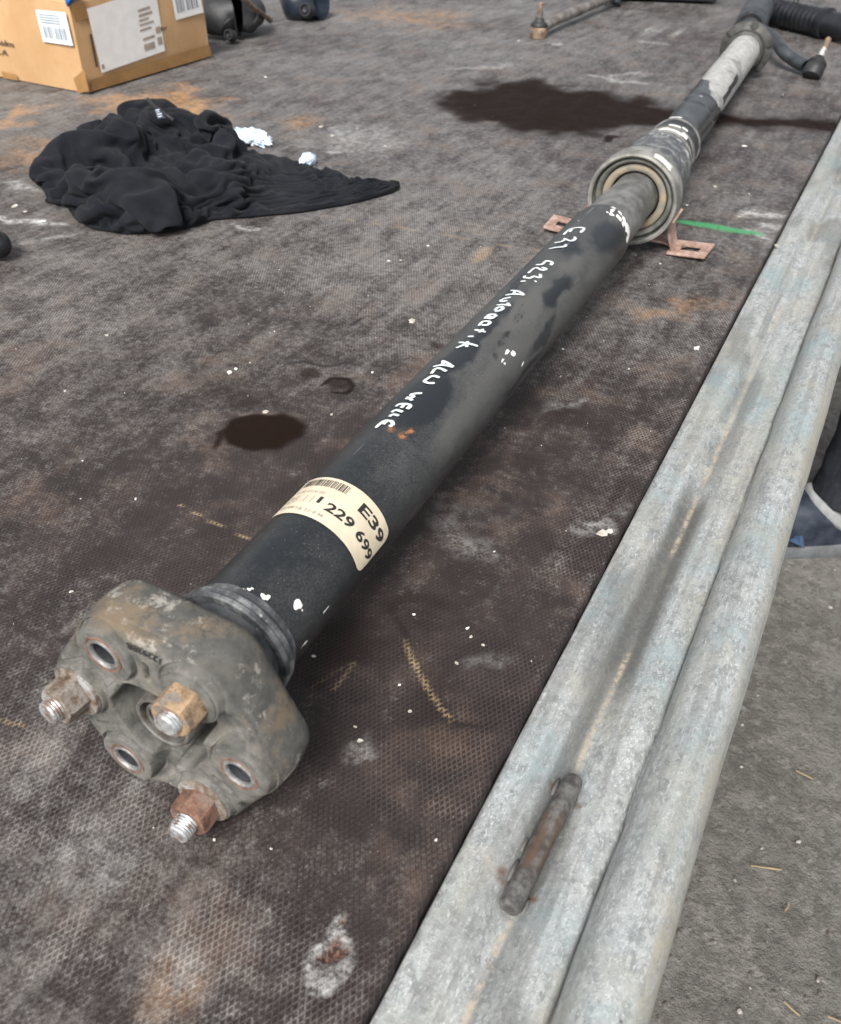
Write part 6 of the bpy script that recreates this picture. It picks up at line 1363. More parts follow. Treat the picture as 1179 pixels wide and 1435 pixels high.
FLEECE_Z = [
[5,5,5,5,5,5,5,5,5,5,5,5,5,5,5,5,5,5,5,5,5,5,5,5,5,5,5,5,5,5,5,5,5,5,5,5,5,5,5,5,5,5,5,5,5,5,5,5,5,5,90,5,5,5,5,5,5,5,5,5,5,5],
[5,-1,9,19,32,16,24,30,31,33,40,27,28,38,23,26,30,34,36,35,33,30,37,35,33,28,20,36,31,24,28,26,21,21,14,30,37,39,42,35,31,40,24,32,37,37,46,49,40,38,57,35,30,27,27,29,20,14,8,20,7,5],
[5,31,14,16,23,39,28,11,14,30,45,46,40,30,43,44,47,44,41,41,45,52,62,58,55,48,39,34,43,48,48,46,38,22,35,51,51,68,60,54,52,37,34,19,33,14,29,49,42,22,31,41,45,52,50,44,33,42,40,61,46,5],
[5,-1,17,15,22,23,23,13,10,12,16,34,52,57,44,57,74,73,72,72,75,61,56,55,60,68,62,56,70,75,69,64,57,48,44,52,67,85,76,66,55,39,44,44,25,24,7,9,10,17,8,16,20,32,45,58,43,27,12,28,9,5],
[5,21,28,32,38,46,46,43,38,37,39,31,50,63,52,67,60,76,77,77,63,78,82,81,89,89,84,80,72,65,78,73,85,72,62,76,90,75,64,51,66,70,54,40,26,23,12,15,4,21,19,28,38,63,76,60,48,33,37,13,22,5],
[5,30,13,35,47,58,38,32,39,31,44,27,30,50,68,56,44,57,75,65,81,94,103,105,105,94,100,86,79,69,86,97,86,77,90,103,99,85,70,61,61,73,54,44,41,27,22,9,35,45,54,66,76,78,52,32,16,12,11,27,30,5],
[5,8,34,16,34,47,64,48,38,27,34,33,19,40,57,54,41,41,57,79,75,85,106,107,118,105,93,100,90,79,79,102,101,95,89,108,107,94,84,75,70,62,61,53,43,29,13,37,55,65,41,46,64,46,26,25,7,8,30,41,17,5],
[5,29,18,24,10,32,49,67,56,46,29,33,21,22,45,45,38,29,52,66,77,91,109,120,127,117,103,89,99,93,83,97,117,101,101,100,119,101,98,90,84,77,70,48,27,13,35,61,77,60,32,53,31,42,37,32,22,8,14,17,30,5],
[5,8,41,32,9,9,30,52,71,61,53,35,22,17,34,30,28,20,36,47,58,80,102,112,134,128,113,92,89,89,95,113,109,118,118,119,106,120,108,95,92,81,62,47,27,29,50,79,67,56,58,26,12,18,19,38,31,44,40,36,18,5],
[5,18,14,39,35,12,12,33,56,75,64,50,43,24,18,33,15,10,18,32,48,73,92,116,136,136,116,96,106,102,106,107,125,119,137,131,118,123,103,108,102,82,64,50,25,45,62,78,74,55,29,15,12,19,47,26,32,23,31,8,5,5],
[5,9,23,8,27,22,25,27,39,58,79,68,48,48,38,36,16,10,25,34,39,65,90,112,134,144,125,105,122,110,126,125,124,138,126,124,139,129,112,87,91,82,67,52,24,40,54,76,54,33,50,35,37,29,28,52,52,45,18,36,19,5],
[5,14,19,37,18,29,38,42,45,54,66,86,75,53,54,27,12,18,32,21,35,61,84,108,130,140,142,123,96,121,130,153,149,144,140,138,116,118,105,88,63,53,49,39,52,48,36,61,37,21,41,62,48,66,62,69,71,54,32,13,7,5],
[5,27,28,36,40,38,50,57,55,59,77,89,101,78,68,47,29,40,42,23,31,52,80,106,125,132,139,115,96,113,138,146,123,114,111,107,104,87,86,75,51,30,18,10,33,19,20,45,31,50,64,75,81,61,88,87,73,46,29,40,31,5],
[5,9,14,25,52,42,58,59,66,68,79,92,115,106,80,77,52,25,15,38,52,66,74,86,100,107,115,123,98,124,131,128,128,103,114,97,79,62,56,44,45,35,13,32,13,18,20,30,53,70,47,68,50,79,76,90,64,40,62,36,6,5],
[5,25,30,21,28,42,59,73,67,78,90,104,107,92,97,91,74,55,30,10,26,47,75,103,97,80,91,95,106,115,107,100,98,108,93,72,55,50,25,17,13,42,43,55,44,53,55,65,83,81,65,44,68,97,77,86,65,69,44,15,13,5],
[5,11,35,48,36,35,55,67,87,88,101,114,96,86,76,70,66,45,28,10,31,30,57,86,73,94,79,66,86,86,80,71,81,85,93,72,48,26,43,39,34,30,56,66,71,66,82,93,96,67,45,56,81,101,81,86,60,39,41,30,32,5],
[5,27,16,41,60,59,51,63,68,89,103,121,126,118,107,95,71,78,64,44,15,34,32,59,86,68,57,73,86,68,63,54,47,59,65,79,61,38,24,15,9,16,44,43,70,66,87,100,112,84,55,43,58,87,94,94,79,54,29,34,10,5],
[5,28,25,46,67,45,64,63,74,91,117,103,123,125,98,87,77,73,78,59,32,9,35,61,64,47,27,36,49,53,35,27,20,21,47,44,51,60,62,53,27,14,33,62,57,77,78,106,115,99,75,48,63,54,60,62,75,59,38,10,33,5],
[5,29,50,39,66,61,79,93,76,72,86,94,99,104,111,124,114,103,89,65,37,25,18,23,25,27,46,19,46,20,34,14,33,33,12,41,22,25,28,39,63,39,25,49,37,65,83,87,110,93,76,64,64,81,59,47,45,49,44,40,25,5],
[5,29,43,55,62,87,92,73,104,85,102,121,127,131,133,131,105,83,93,71,65,55,53,49,25,43,46,22,42,16,10,34,40,22,37,18,9,33,47,59,51,75,63,40,65,44,60,86,110,118,113,96,82,78,68,47,28,25,19,11,9,5],
[5,24,12,33,46,75,67,68,91,93,110,124,112,102,99,100,108,85,60,63,39,26,23,25,51,44,19,45,20,13,31,45,26,20,33,53,40,25,11,29,55,45,43,70,58,67,75,81,104,118,100,111,118,112,102,88,71,44,23,17,27,5],
[5,13,33,21,36,63,82,101,100,122,121,138,140,130,101,81,77,81,60,64,49,35,11,37,19,10,13,17,29,51,44,20,32,45,51,37,25,9,10,10,26,50,70,40,32,34,38,67,94,107,110,83,82,92,98,98,94,81,60,39,9,5],
[5,32,33,45,58,65,73,88,112,115,140,156,156,139,112,89,100,75,69,41,26,12,35,17,9,31,49,49,62,38,33,32,47,62,67,69,60,47,39,30,16,41,55,62,57,38,57,55,77,89,117,100,75,53,59,68,71,73,71,48,33,5],
[5,21,22,35,53,70,98,111,103,128,149,141,161,137,114,113,92,86,71,59,46,32,19,44,43,22,28,55,43,56,67,66,63,37,57,44,33,22,10,16,36,48,21,24,27,54,48,37,43,69,98,100,88,61,36,29,33,36,38,39,28,5],
[5,13,28,51,67,89,92,115,102,115,141,153,164,139,141,134,116,99,81,65,47,30,11,20,45,44,33,56,65,86,72,67,65,57,32,18,10,31,38,40,51,67,56,52,52,32,19,15,33,51,70,95,92,81,54,34,24,48,36,25,10,5],
[5,32,46,39,58,59,83,106,126,107,113,121,138,149,136,112,122,126,106,89,75,58,41,43,23,24,48,61,86,75,99,102,97,78,65,46,31,25,44,66,78,85,92,86,88,68,58,45,51,69,71,90,84,82,78,70,50,26,13,24,24,5],
[5,5,12,12,33,50,73,88,112,132,135,127,105,114,122,114,89,100,121,112,90,64,55,31,29,49,45,66,64,62,74,94,95,74,96,82,67,44,60,71,65,46,55,68,79,65,41,65,82,83,88,104,113,118,118,107,83,58,35,16,0,5],
[5,27,31,20,35,52,66,84,99,106,101,113,103,89,88,101,77,99,108,90,68,68,57,47,62,56,69,81,101,97,86,71,60,72,98,96,86,62,42,44,45,27,44,32,43,39,62,50,75,80,90,100,101,99,100,101,98,88,70,45,34,5],
[5,14,23,36,36,25,41,55,69,78,74,87,73,83,64,66,72,80,74,81,98,102,91,81,69,91,104,110,92,69,53,38,54,69,88,77,69,66,71,84,68,51,33,16,8,13,31,45,61,62,90,71,64,69,69,63,60,59,61,59,37,5],
[5,8,11,36,46,15,30,49,51,57,66,59,54,54,61,35,43,53,75,101,110,91,102,106,91,113,105,84,65,68,50,40,32,48,66,75,91,98,104,102,101,75,54,36,22,29,9,15,31,53,69,89,72,47,31,30,30,29,21,29,8,5],
[5,14,31,32,9,38,56,72,65,34,23,23,48,58,39,35,38,62,86,106,104,81,83,102,112,96,87,87,65,69,63,48,38,57,52,62,67,79,88,86,107,110,79,63,53,34,38,17,9,20,38,52,73,76,63,41,21,9,36,50,43,5],
[5,17,4,17,34,59,55,39,33,7,13,19,43,52,47,42,59,77,88,110,89,78,76,94,103,103,98,87,66,65,70,63,44,55,38,43,57,65,67,77,89,108,117,89,76,64,53,36,19,26,13,19,34,42,56,64,56,37,24,14,6,5],
[5,7,35,57,62,32,9,18,35,39,14,16,22,29,47,66,71,87,105,89,95,92,75,81,89,98,88,71,76,74,65,56,55,43,48,30,37,47,55,59,64,76,84,98,101,92,85,70,53,36,24,14,10,34,43,37,41,43,57,63,48,5],
[5,35,35,27,36,9,15,34,33,42,47,37,23,31,52,76,92,106,100,82,76,87,89,75,87,84,79,61,61,62,56,47,47,48,50,33,40,29,38,46,55,57,66,72,84,97,103,107,90,72,56,37,22,8,8,5,10,35,18,26,7,5],
[5,-1,15,18,26,43,22,5,26,36,42,50,46,52,66,80,93,88,92,88,70,71,79,87,72,71,70,71,53,52,44,36,33,34,37,39,31,44,31,29,32,46,48,57,63,70,83,113,115,109,90,76,60,51,37,21,10,9,35,51,39,5],
[5,38,52,47,40,22,8,19,40,35,46,61,74,83,94,73,69,76,74,81,74,61,68,77,76,61,61,61,64,48,41,40,38,34,30,28,28,36,50,34,30,24,41,40,46,53,57,74,94,110,110,105,98,84,72,56,47,36,20,24,7,5],
[5,10,18,9,8,18,32,43,40,57,68,73,68,84,82,64,57,61,68,70,68,63,59,66,66,59,50,50,56,58,46,53,52,48,45,40,28,35,46,53,46,35,21,31,26,33,40,45,61,69,78,84,99,90,80,69,57,44,33,18,30,5],
[5,28,15,9,15,26,36,34,49,61,66,67,65,60,63,63,62,48,53,53,50,47,54,50,54,47,39,38,40,48,58,57,56,57,52,47,31,36,47,51,50,40,28,28,40,26,34,45,37,41,55,58,69,77,70,62,53,42,28,20,8,5],
[5,9,24,36,46,38,42,46,48,48,50,47,47,50,45,48,47,52,43,35,33,40,40,39,39,44,49,52,52,49,48,47,43,46,54,49,36,35,47,48,51,40,30,30,42,42,28,41,41,29,28,40,38,44,52,55,54,49,42,30,21,5],
[5,15,30,30,29,22,26,30,33,31,30,36,37,36,39,29,35,38,44,41,28,24,24,26,28,31,34,43,46,37,36,34,33,37,45,50,39,35,45,45,46,47,34,32,43,42,31,28,40,36,25,20,20,19,21,30,34,35,33,33,21,5],
[5,24,16,16,9,12,18,23,30,36,36,22,17,17,26,27,19,23,31,36,38,35,25,27,37,39,28,28,38,39,29,26,35,38,40,42,34,36,44,44,44,42,31,28,39,38,27,26,37,39,28,26,29,28,18,13,11,10,11,12,4,5],
[5,3,14,10,16,8,9,10,15,24,30,26,12,11,16,27,21,10,15,23,30,32,34,23,23,33,34,22,21,31,31,19,18,23,24,24,27,26,26,26,32,32,23,21,31,31,22,23,30,32,29,28,29,31,31,29,29,31,33,32,26,5],
[5,9,15,27,34,31,32,29,15,10,10,21,21,9,6,9,20,21,12,10,12,14,23,28,17,18,28,28,17,15,25,24,16,24,22,10,9,11,10,13,22,24,15,15,24,24,15,12,14,16,15,13,13,13,13,12,10,11,10,14,9,5],
[5,25,26,23,21,16,25,25,23,10,9,10,21,19,9,9,12,23,24,24,24,13,13,24,23,12,13,23,22,10,8,9,9,19,21,9,9,18,16,10,9,12,9,8,10,12,9,9,9,10,10,10,10,10,10,10,10,11,13,13,18,5],
[5,22,20,11,15,9,9,20,24,24,12,10,10,20,21,12,9,8,9,10,21,20,9,9,20,21,11,10,21,20,9,7,9,20,20,8,12,19,22,22,21,24,26,24,24,26,25,24,24,25,24,24,23,23,22,22,22,21,20,19,18,5],
[5,14,9,11,21,22,10,7,13,23,24,14,14,22,24,26,24,26,24,13,12,22,21,10,10,21,21,10,9,18,19,8,9,20,19,9,7,11,13,13,9,9,15,12,12,12,12,12,12,12,12,11,11,11,10,9,11,11,9,9,11,5],
[5,21,22,10,9,21,19,9,6,13,23,26,21,28,29,20,18,18,26,26,15,14,24,23,12,10,19,8,9,19,18,8,9,19,21,20,8,9,16,16,8,9,19,19,15,17,18,19,20,20,21,22,23,25,25,18,21,21,17,20,18,5],
[5,10,18,21,9,10,22,22,9,6,9,17,10,11,22,23,16,14,15,25,25,15,15,25,24,13,12,21,11,9,19,19,9,9,18,19,8,8,17,17,9,9,21,20,14,15,16,15,15,15,16,16,18,21,20,8,9,17,12,11,18,5],
[5,22,20,15,20,9,9,22,24,16,15,25,22,11,9,20,21,13,12,14,24,25,16,14,24,24,17,25,26,15,23,25,24,15,24,22,11,10,18,18,10,10,20,19,12,11,9,8,10,12,14,13,14,18,19,9,9,19,18,10,8,5],
[5,9,21,16,9,20,9,9,21,22,11,12,23,23,11,9,18,9,9,9,11,21,21,10,8,9,9,17,18,8,8,17,17,8,8,18,10,10,17,17,14,16,25,27,26,25,23,16,23,24,26,27,27,27,23,14,12,23,18,22,16,5],
[5,23,25,26,20,23,22,8,8,20,20,9,11,23,23,11,9,19,9,6,6,8,19,19,8,9,11,21,23,13,12,23,23,13,14,26,27,24,27,29,29,30,31,32,32,31,32,33,31,31,29,26,24,20,14,7,9,18,14,18,9,5],
[5,19,17,11,8,20,18,8,10,22,25,23,12,13,24,25,14,20,23,12,7,6,7,15,20,8,7,11,20,13,16,26,28,28,18,27,27,20,21,22,23,23,23,21,19,19,26,25,19,17,25,22,18,19,12,5,6,14,17,19,13,5],
[5,15,14,19,9,9,22,21,10,12,24,27,25,13,13,24,28,30,29,26,18,16,12,12,22,23,15,15,23,15,12,13,21,21,12,11,11,12,10,8,9,10,11,10,8,7,8,18,16,7,8,23,15,7,6,3,7,10,19,18,9,5],
[5,16,15,16,20,9,8,20,22,10,12,24,27,24,12,9,10,20,26,29,30,22,27,30,28,21,28,25,29,30,23,21,29,26,16,15,17,28,26,23,14,11,9,9,8,6,7,17,18,8,5,8,18,8,6,9,18,26,25,21,12,5],
[5,18,12,13,15,20,6,8,19,21,10,11,20,26,26,24,12,10,20,22,24,13,13,20,25,19,11,10,12,22,22,17,18,28,30,22,20,30,30,28,27,18,14,13,21,12,12,21,26,26,17,17,28,29,18,16,13,22,26,20,12,5],
[5,20,22,20,19,22,8,8,18,19,7,8,8,8,19,20,9,10,22,22,20,9,7,6,7,20,19,9,9,11,19,10,11,15,21,12,11,13,21,16,16,12,12,15,26,29,25,24,21,16,10,9,18,16,12,10,12,13,14,9,8,5],
[5,15,9,11,22,21,9,7,20,19,7,12,23,11,8,19,21,9,9,21,22,22,10,12,13,26,29,19,27,31,31,31,25,31,32,32,27,31,32,26,32,33,34,35,36,34,28,24,22,29,30,31,31,30,27,26,27,26,26,28,18,5],
[5,20,20,9,9,22,22,9,8,20,23,11,23,24,13,24,21,9,11,24,26,25,23,11,13,24,23,12,13,24,26,21,13,13,24,24,14,18,25,20,19,22,29,29,25,18,27,32,31,30,28,25,22,20,11,9,11,22,14,19,9,5],
[5,16,18,21,8,9,20,19,8,10,20,9,7,18,8,8,19,18,7,8,9,8,21,20,7,8,20,21,9,8,19,16,7,7,10,23,19,8,7,8,11,7,9,20,12,9,13,23,24,24,24,24,22,21,9,6,3,8,18,18,14,5],
[5,14,18,10,18,12,9,16,8,17,23,24,10,8,20,10,19,25,24,23,20,7,7,20,19,7,9,19,8,5,12,18,18,9,4,8,13,9,5,6,15,21,13,8,6,7,7,18,18,18,15,15,17,12,6,5,11,22,17,15,9,5],
[5,9,19,9,18,23,24,12,5,7,18,22,24,12,23,22,14,8,8,8,19,21,8,6,15,19,9,6,7,14,7,6,17,21,9,7,17,25,25,13,18,25,26,26,17,14,19,26,26,21,20,18,7,2,1,4,8,10,13,14,15,5],
[5,13,22,21,8,22,18,21,9,4,10,18,18,7,7,18,21,19,9,8,8,18,23,9,9,21,22,14,9,17,24,11,11,23,24,13,18,25,27,19,28,28,27,25,17,11,15,22,17,11,7,8,7,1,6,10,9,10,11,12,9,5],
[5,10,19,20,9,9,23,17,21,8,8,23,18,10,6,12,20,23,15,25,28,29,29,29,18,21,27,28,21,27,30,30,28,22,21,28,29,26,23,10,9,16,21,20,10,5,5,7,9,11,11,16,21,12,10,20,17,12,10,8,10,5],
[5,11,20,19,12,3,10,22,16,22,8,7,17,20,8,8,19,17,6,6,13,21,19,9,6,6,18,17,8,8,21,22,20,10,5,6,18,19,18,10,11,12,22,27,28,20,15,16,26,28,29,30,35,35,30,34,28,22,17,10,7,5],
[5,10,19,19,8,3,3,11,18,16,21,8,9,28,28,30,29,26,24,12,10,20,14,6,7,7,20,19,19,6,6,12,19,21,6,4,11,19,21,19,10,4,6,17,20,14,6,5,6,18,18,23,13,8,7,8,13,17,19,11,6,5],
[5,10,19,15,12,5,3,12,23,19,22,25,5,6,10,14,12,19,22,13,7,7,14,13,23,30,29,24,22,17,5,4,16,18,12,3,4,15,21,22,21,13,4,4,15,22,8,3,7,20,17,20,9,1,4,8,15,16,19,22,8,5],
[5,11,21,20,19,13,3,3,11,19,15,20,10,10,8,8,13,23,20,10,7,6,10,17,23,24,23,19,18,20,12,7,8,18,22,11,5,4,13,20,22,24,23,9,17,30,33,16,15,32,25,23,23,12,15,25,32,30,30,30,17,5],
[5,9,20,15,16,22,10,5,5,12,18,26,31,33,32,21,12,10,7,5,6,10,13,8,15,18,20,15,15,22,23,27,24,24,21,27,20,7,7,14,17,18,19,11,5,8,10,5,3,9,22,16,13,6,4,9,20,20,11,11,8,5],
[5,9,15,21,20,30,31,21,15,14,16,16,20,22,33,33,22,21,17,17,16,22,24,22,23,25,24,24,22,24,26,32,31,25,26,28,32,30,22,20,27,25,29,31,21,11,12,12,12,15,25,23,19,10,8,7,14,20,13,9,8,5],
[5,5,5,5,5,5,5,5,5,5,5,5,5,5,5,5,5,5,5,5,5,5,5,5,5,5,5,5,5,5,5,5,5,5,5,5,5,5,5,5,5,5,5,5,5,5,5,5,5,5,5,5,5,5,5,5,5,5,5,5,5,5]]
# end of fleece rows
def fleece():
    m = Mat("black_fleece", 1.0, 0, .04)
    n1 = m.noise(25, 4, .6); n2 = m.noise(500, 3, .7)
    c = m.mix(m.ramp(n1, .35, .65), (.0100, .0112, .0145), (.0165, .0176, .0210))
    lint = m.mul(m.ramp(m.voro(330), .0, .09, 1, 0), m.ramp(m.noise(40, 3, .6), .58, .66))
    c = m.mix(m.mul(lint, .6), c, (.4, .38, .34))
    m.color(c); m.set('Sheen Weight', .05); m.set('Sheen Roughness', .5)
    m.bump(m.add(n2, m.mul(m.noise(1300, 2, .6), .8)), .6, .0010)
    org = at(250, 260)
    t = thing("black_fleece", "crumpled black fleece garment heaped on the deck in front of the cardboard box", "clothing", (org[0], org[1], 0))
    if not FLEECE_X: return
    P = np.stack([np.array(FLEECE_X), np.array(FLEECE_Y), np.array(FLEECE_Z)], 2) * .0005 + np.array([-.85, .90, 0])
    nu, nv = P.shape[:2]
    P[..., 2] = np.maximum(P[..., 2] * .86, .0018)
    body = mesh_obj("cloth", P.reshape(-1, 3), np.array(grid_faces(nu, nv)), m.m, t)
    so = body.modifiers.new("thickness", 'SOLIDIFY'); so.thickness = .0016; so.offset = 0
    sub = body.modifiers.new("smooth", 'SUBSURF'); sub.levels = 1; sub.render_levels = 2
    hem = [P[i, 0] + np.array([0, 0, .0012]) for i in range(nu)]
    v, f = tube(hem, [.0022 + .0006 * (i % 5 == 2) for i in range(nu)], 8); mesh_obj("hem", v, f, m.m, t)
    # woven tag on a loop
    mt = simple("black_loop", (.015, .015, .016), .6)
    P = smooth_path([at(243, 168, .072), at(232, 160, .078), at(218, 150, .078), at(209, 141, .078), at(207, 139, .076)], 5)
    v, f = tube(P, [.0026] * (len(P) - 1) + [.0018], 8)
    mesh_obj("hanger_loop", v, f, mt, t)
    T = [at(216, 153, .079), at(224, 151, .081), at(231, 165, .078), at(221, 167, .075)]
    T = [np.array(q) for q in T]
    tagm = mesh_obj("care_tag", [q for q in T] + [q + np.array([.001, .002, -.0015]) for q in T], [[0, 1, 2, 3], [7, 6, 5, 4], [0, 4, 5, 1], [1, 5, 6, 2], [2, 6, 7, 3], [3, 7, 4, 0]], simple("tag_fabric", (.03, .035, .05), .6), t, False)
    nrm = np.cross(T[1] - T[0], T[3] - T[0]); nrm /= np.linalg.norm(nrm)
    if nrm @ (CAM - T[0]) < 0: nrm = -nrm
    ml = simple("tag_white", (.60, .66, .72), .6)
    for b0, b1, a0, a1 in ((.12, .22, .2, .85), (.32, .40, .15, .7), (.52, .64, .2, .9), (.76, .86, .15, .75)):
        def pt(a, b): return (T[0] * (1 - a) + T[1] * a) * (1 - b) + (T[3] * (1 - a) + T[2] * a) * b + nrm * .0006
        mesh_obj("tag_print", [pt(a0, b0), pt(a1, b0), pt(a1, b1), pt(a0, b1)], [[0, 1, 2, 3]], ml, tagm, False)
fleece()

# crumpled tissue behind the fleece
def crumple(name, c, sx, sy, sz, mat, label, cat, seed, sub=5, amp=.5):
    bm = bmesh.new(); bmesh.ops.create_icosphere(bm, subdivisions=sub, radius=1)
    rg = np.random.default_rng(seed); off = rg.uniform(0, 50, 3)
    V = np.array([tuple(v.co) for v in bm.verts]); F = [[v.index for v in f.verts] for f in bm.faces]; bm.free()
    q = np.abs(fbm(V[:, 0] * 2.3 + off[0] + V[:, 2], V[:, 1] * 2.3 + off[1] - V[:, 2] * 1.3, 3) - .5) * 2
    q2 = np.abs(fbm(V[:, 0] * 5 + off[1] + V[:, 2] * 3, V[:, 1] * 5 + off[2] - V[:, 2] * 2, 3) - .5) * 2
    r_ = 1 - amp * (1 - q) ** 2 * .7 + amp * .5 * q2
    V = V * r_[:, None] * np.array([sx, sy, sz]); V[:, 2] = np.maximum(V[:, 2] + sz * .55, .0006)
    o = mesh_obj(name, V + c, F, mat, origin=c)
    return tag(o, label, cat)
M_tis = simple("white_blue_tissue", (.78, .80, .82), .8, 0, .1, 60, .5, 150, col2=(.42, .58, .78), dist=.003)
crumple("crumpled_tissue", at(348, 199, .0), .050, .026, .014, M_tis, "crumpled white and blue tissue behind the black fleece", "tissue", 4, amp=.8)
crumple("tissue_scrap", at(431, 232, .0), .010, .020, .012, M_tis, "small white tissue scrap beside the fleece sleeve", "tissue", 9, 4)

# ================================================================== CAR PARTS AT THE TAIL OF THE DECK
M_dkrub = simple("dark_moulded_rubber", (.030, .031, .034), .55, .05, .5, 30, .4, 90, dist=.003)
M_rodrust = simple("rusty_rod", (.33, .24, .17), .65, .3, .5, 60, .5, 220, col2=(.15, .10, .075))
M_alu = simple("dull_alloy", (.26, .245, .225), .55, .4, .45, 40, .4, 160, col2=(.13, .11, .095))
M_dkst = simple("dark_steel", (.075, .085, .095), .45, .45, .45, 40, .35, 160)
M_blk = simple("black_plastic", (.016, .018, .022), .4, 0, .5, 40, .3, 120)

def skin_obj(name, nodes, edges, mat, parent=None, sub=2, origin=None):
    """nodes: list of (xyz, radius); grown with a Skin modifier into one smooth body"""
    o0 = ORIGIN[parent.name] if parent is not None else np.array(origin, float)
    me = bpy.data.meshes.new(name)
    me.from_pydata([tuple(np.array(p_) - o0) for p_, r_ in nodes], edges, []); me.materials.append(mat)
    ob = bpy.data.objects.new(name, me); COL.objects.link(ob); ORIGIN[ob.name] = o0
    md = ob.modifiers.new("skin", 'SKIN'); md.use_smooth_shade = True
    sv = me.skin_vertices[0].data if me.skin_vertices else None
    if sv is None:
        bm = bmesh.new(); bm.from_mesh(me); bm.verts.layers.skin.verify(); bm.to_mesh(me); bm.free(); sv = me.skin_vertices[0].data
    for i, (p_, r_) in enumerate(nodes): sv[i].radius = (r_, r_); sv[i].use_root = (i == 0)
    ss = ob.modifiers.new("sub", 'SUBSURF'); ss.levels = sub; ss.render_levels = sub
    if parent is not None: ob.parent = parent
    else: ob.location = tuple(o0)
    return ob

def ball_end(t, c, up, r, mats, stud_len=.028, stud_mats=None):
    up = np.array(up, float); up /= np.linalg.norm(up)
    f2 = Frame(np.array(c, float), up, (0.3, 1, .1))
    lathe_obj("ball_housing", f2, [(-r, .0001), (-r, r * .55), (-r * .85, r * .9), (-r * .3, r * 1.02), (r * .25, r * .98), (r * .35, r * .9)], mats[0], t, 40)
    lathe_obj("rubber_gaiter", f2, [(r * .25, r * .86), (r * .5, r * 1.0), (r * .75, r * .92), (r * .95, r * .62), (r * 1.25, r * .5), (r * 1.35, r * .34)], mats[1], t, 40)
    lathe_obj("stud_shank", f2, [(r * 1.2, r * .34), (r * 1.2 + stud_len * .45, r * .36), (r * 1.2 + stud_len * .46, r * .30)], mats[2], t, 24)
    pr = []; s_ = r * 1.2 + stud_len * .45
    while s_ < r * 1.2 + stud_len: pr += [(s_, r * .31), (s_ + .0010, r * .26)]; s_ += .002
    pr += [(s_, r * .24), (s_, .0001)]
    lathe_obj("stud_thread", f2, pr, mats[3], t, 24)

# track rod on the left
c0 = at(755, 42, .016)
tr = thing("track_rod", "rusty track rod with ball joint stud standing up on the deck", "track rod", (c0[0], c0[1], 0))
ball_end(tr, c0, (0, .05, 1), .0185, (M_rodrust, M_dkrub, M_alu, M_rodrust), .030)
e_ = at(885, -18, .030)
v, f = tube(smooth_path([c0 + np.array([.006, .010, .004]), c0 * .75 + e_ * .25 + np.array([0, 0, .004]), c0 * .4 + e_ * .6, e_], 6), [.0100] * 6 + [.0115] * 4 + [.010] * 9, 16)
mesh_obj("rod", v, f, M_alu, tr)
c1 = at(858, 0, .014)
V, F = lathe(Frame(c1, (0.2, .3, 1)), [(-.004, .017), (.004, .017), (.006, .021), (.004, .025), (-.004, .025), (-.006, .021), (-.004, .017)], 32)
o = mesh_obj("clamp_ring", V, F, M_dkst, tr)

# dark crate edge further back
cb = at(930, 4, 0)
tb = thing("dark_metal_tray", "dark metal tray at the back edge of the deck behind the track rod", "tray", (cb[0], cb[1] + .05, 0))
ax_ = [np.array([.94, .34, 0]), np.array([-.34, .94, 0]), np.array([0, 0, 1.])]
v1 = box_vf(cb + ax_[1] * .13 + ax_[2] * .012, ax_, (.135, .13, .006)); bevel(mesh_obj("tray_base", v1[0], v1[1], M_blk, tb, False), .003)
for sx, sy, hx, hy in ((0, -.127, .135, .003), (0, .127, .135, .003), (-.132, 0, .003, .124), (.132, 0, .003, .124)):
    v1 = box_vf(cb + ax_[1] * (.13 + sy) + ax_[0] * sx + ax_[2] * .045, ax_, (hx, hy, .027)); bevel(mesh_obj("tray_wall", v1[0], v1[1], M_blk, tb, False), .002)

# damper and drop link on the right
dc = at(1050, 40, .034)
dp = thing("shock_absorber", "grey steel damper cylinder behind the drive shaft flange", "shock absorber", (dc[0], dc[1], 0))
fd = Frame(dc, np.array([-.10, 1, .02]))
lathe_obj("damper_body", fd, [(-.002, .012), (-.002, .0290), (.002, .0325), (.014, .0335), (.05, .0335), (.052, .0345), (.060, .0345), (.062, .0335), (.42, .0335)], M_dkst, dp, 64, cap1=True, wob=.0008)
lathe_obj("end_bore", fd, [(-.0025, .0300), (-.0028, .024), (-.001, .021), (.02, .019), (.02, .0001)], M_hub, dp, 48)
bc_ = at(1142, 96, .017)
lk = thing("control_link", "bent grey link arm with black ball joint beside the drive shaft flange", "link", (bc_[0], bc_[1], 0))
P = smooth_path([dc + np.array([.012, -.012, .006]), at(1083, 52, .040), at(1098, 72, .030), at(1112, 83, .022), at(1130, 93, .017)], 7)
v, f = tube(P, [.0118] * len(P), 18); mesh_obj("link_arm", v, f, M_dkst, lk)
ball_end(lk, bc_, (.10, .55, .62), .0185, (M_dkrub, M_dkrub, M_stud, M_rust_a), .040)

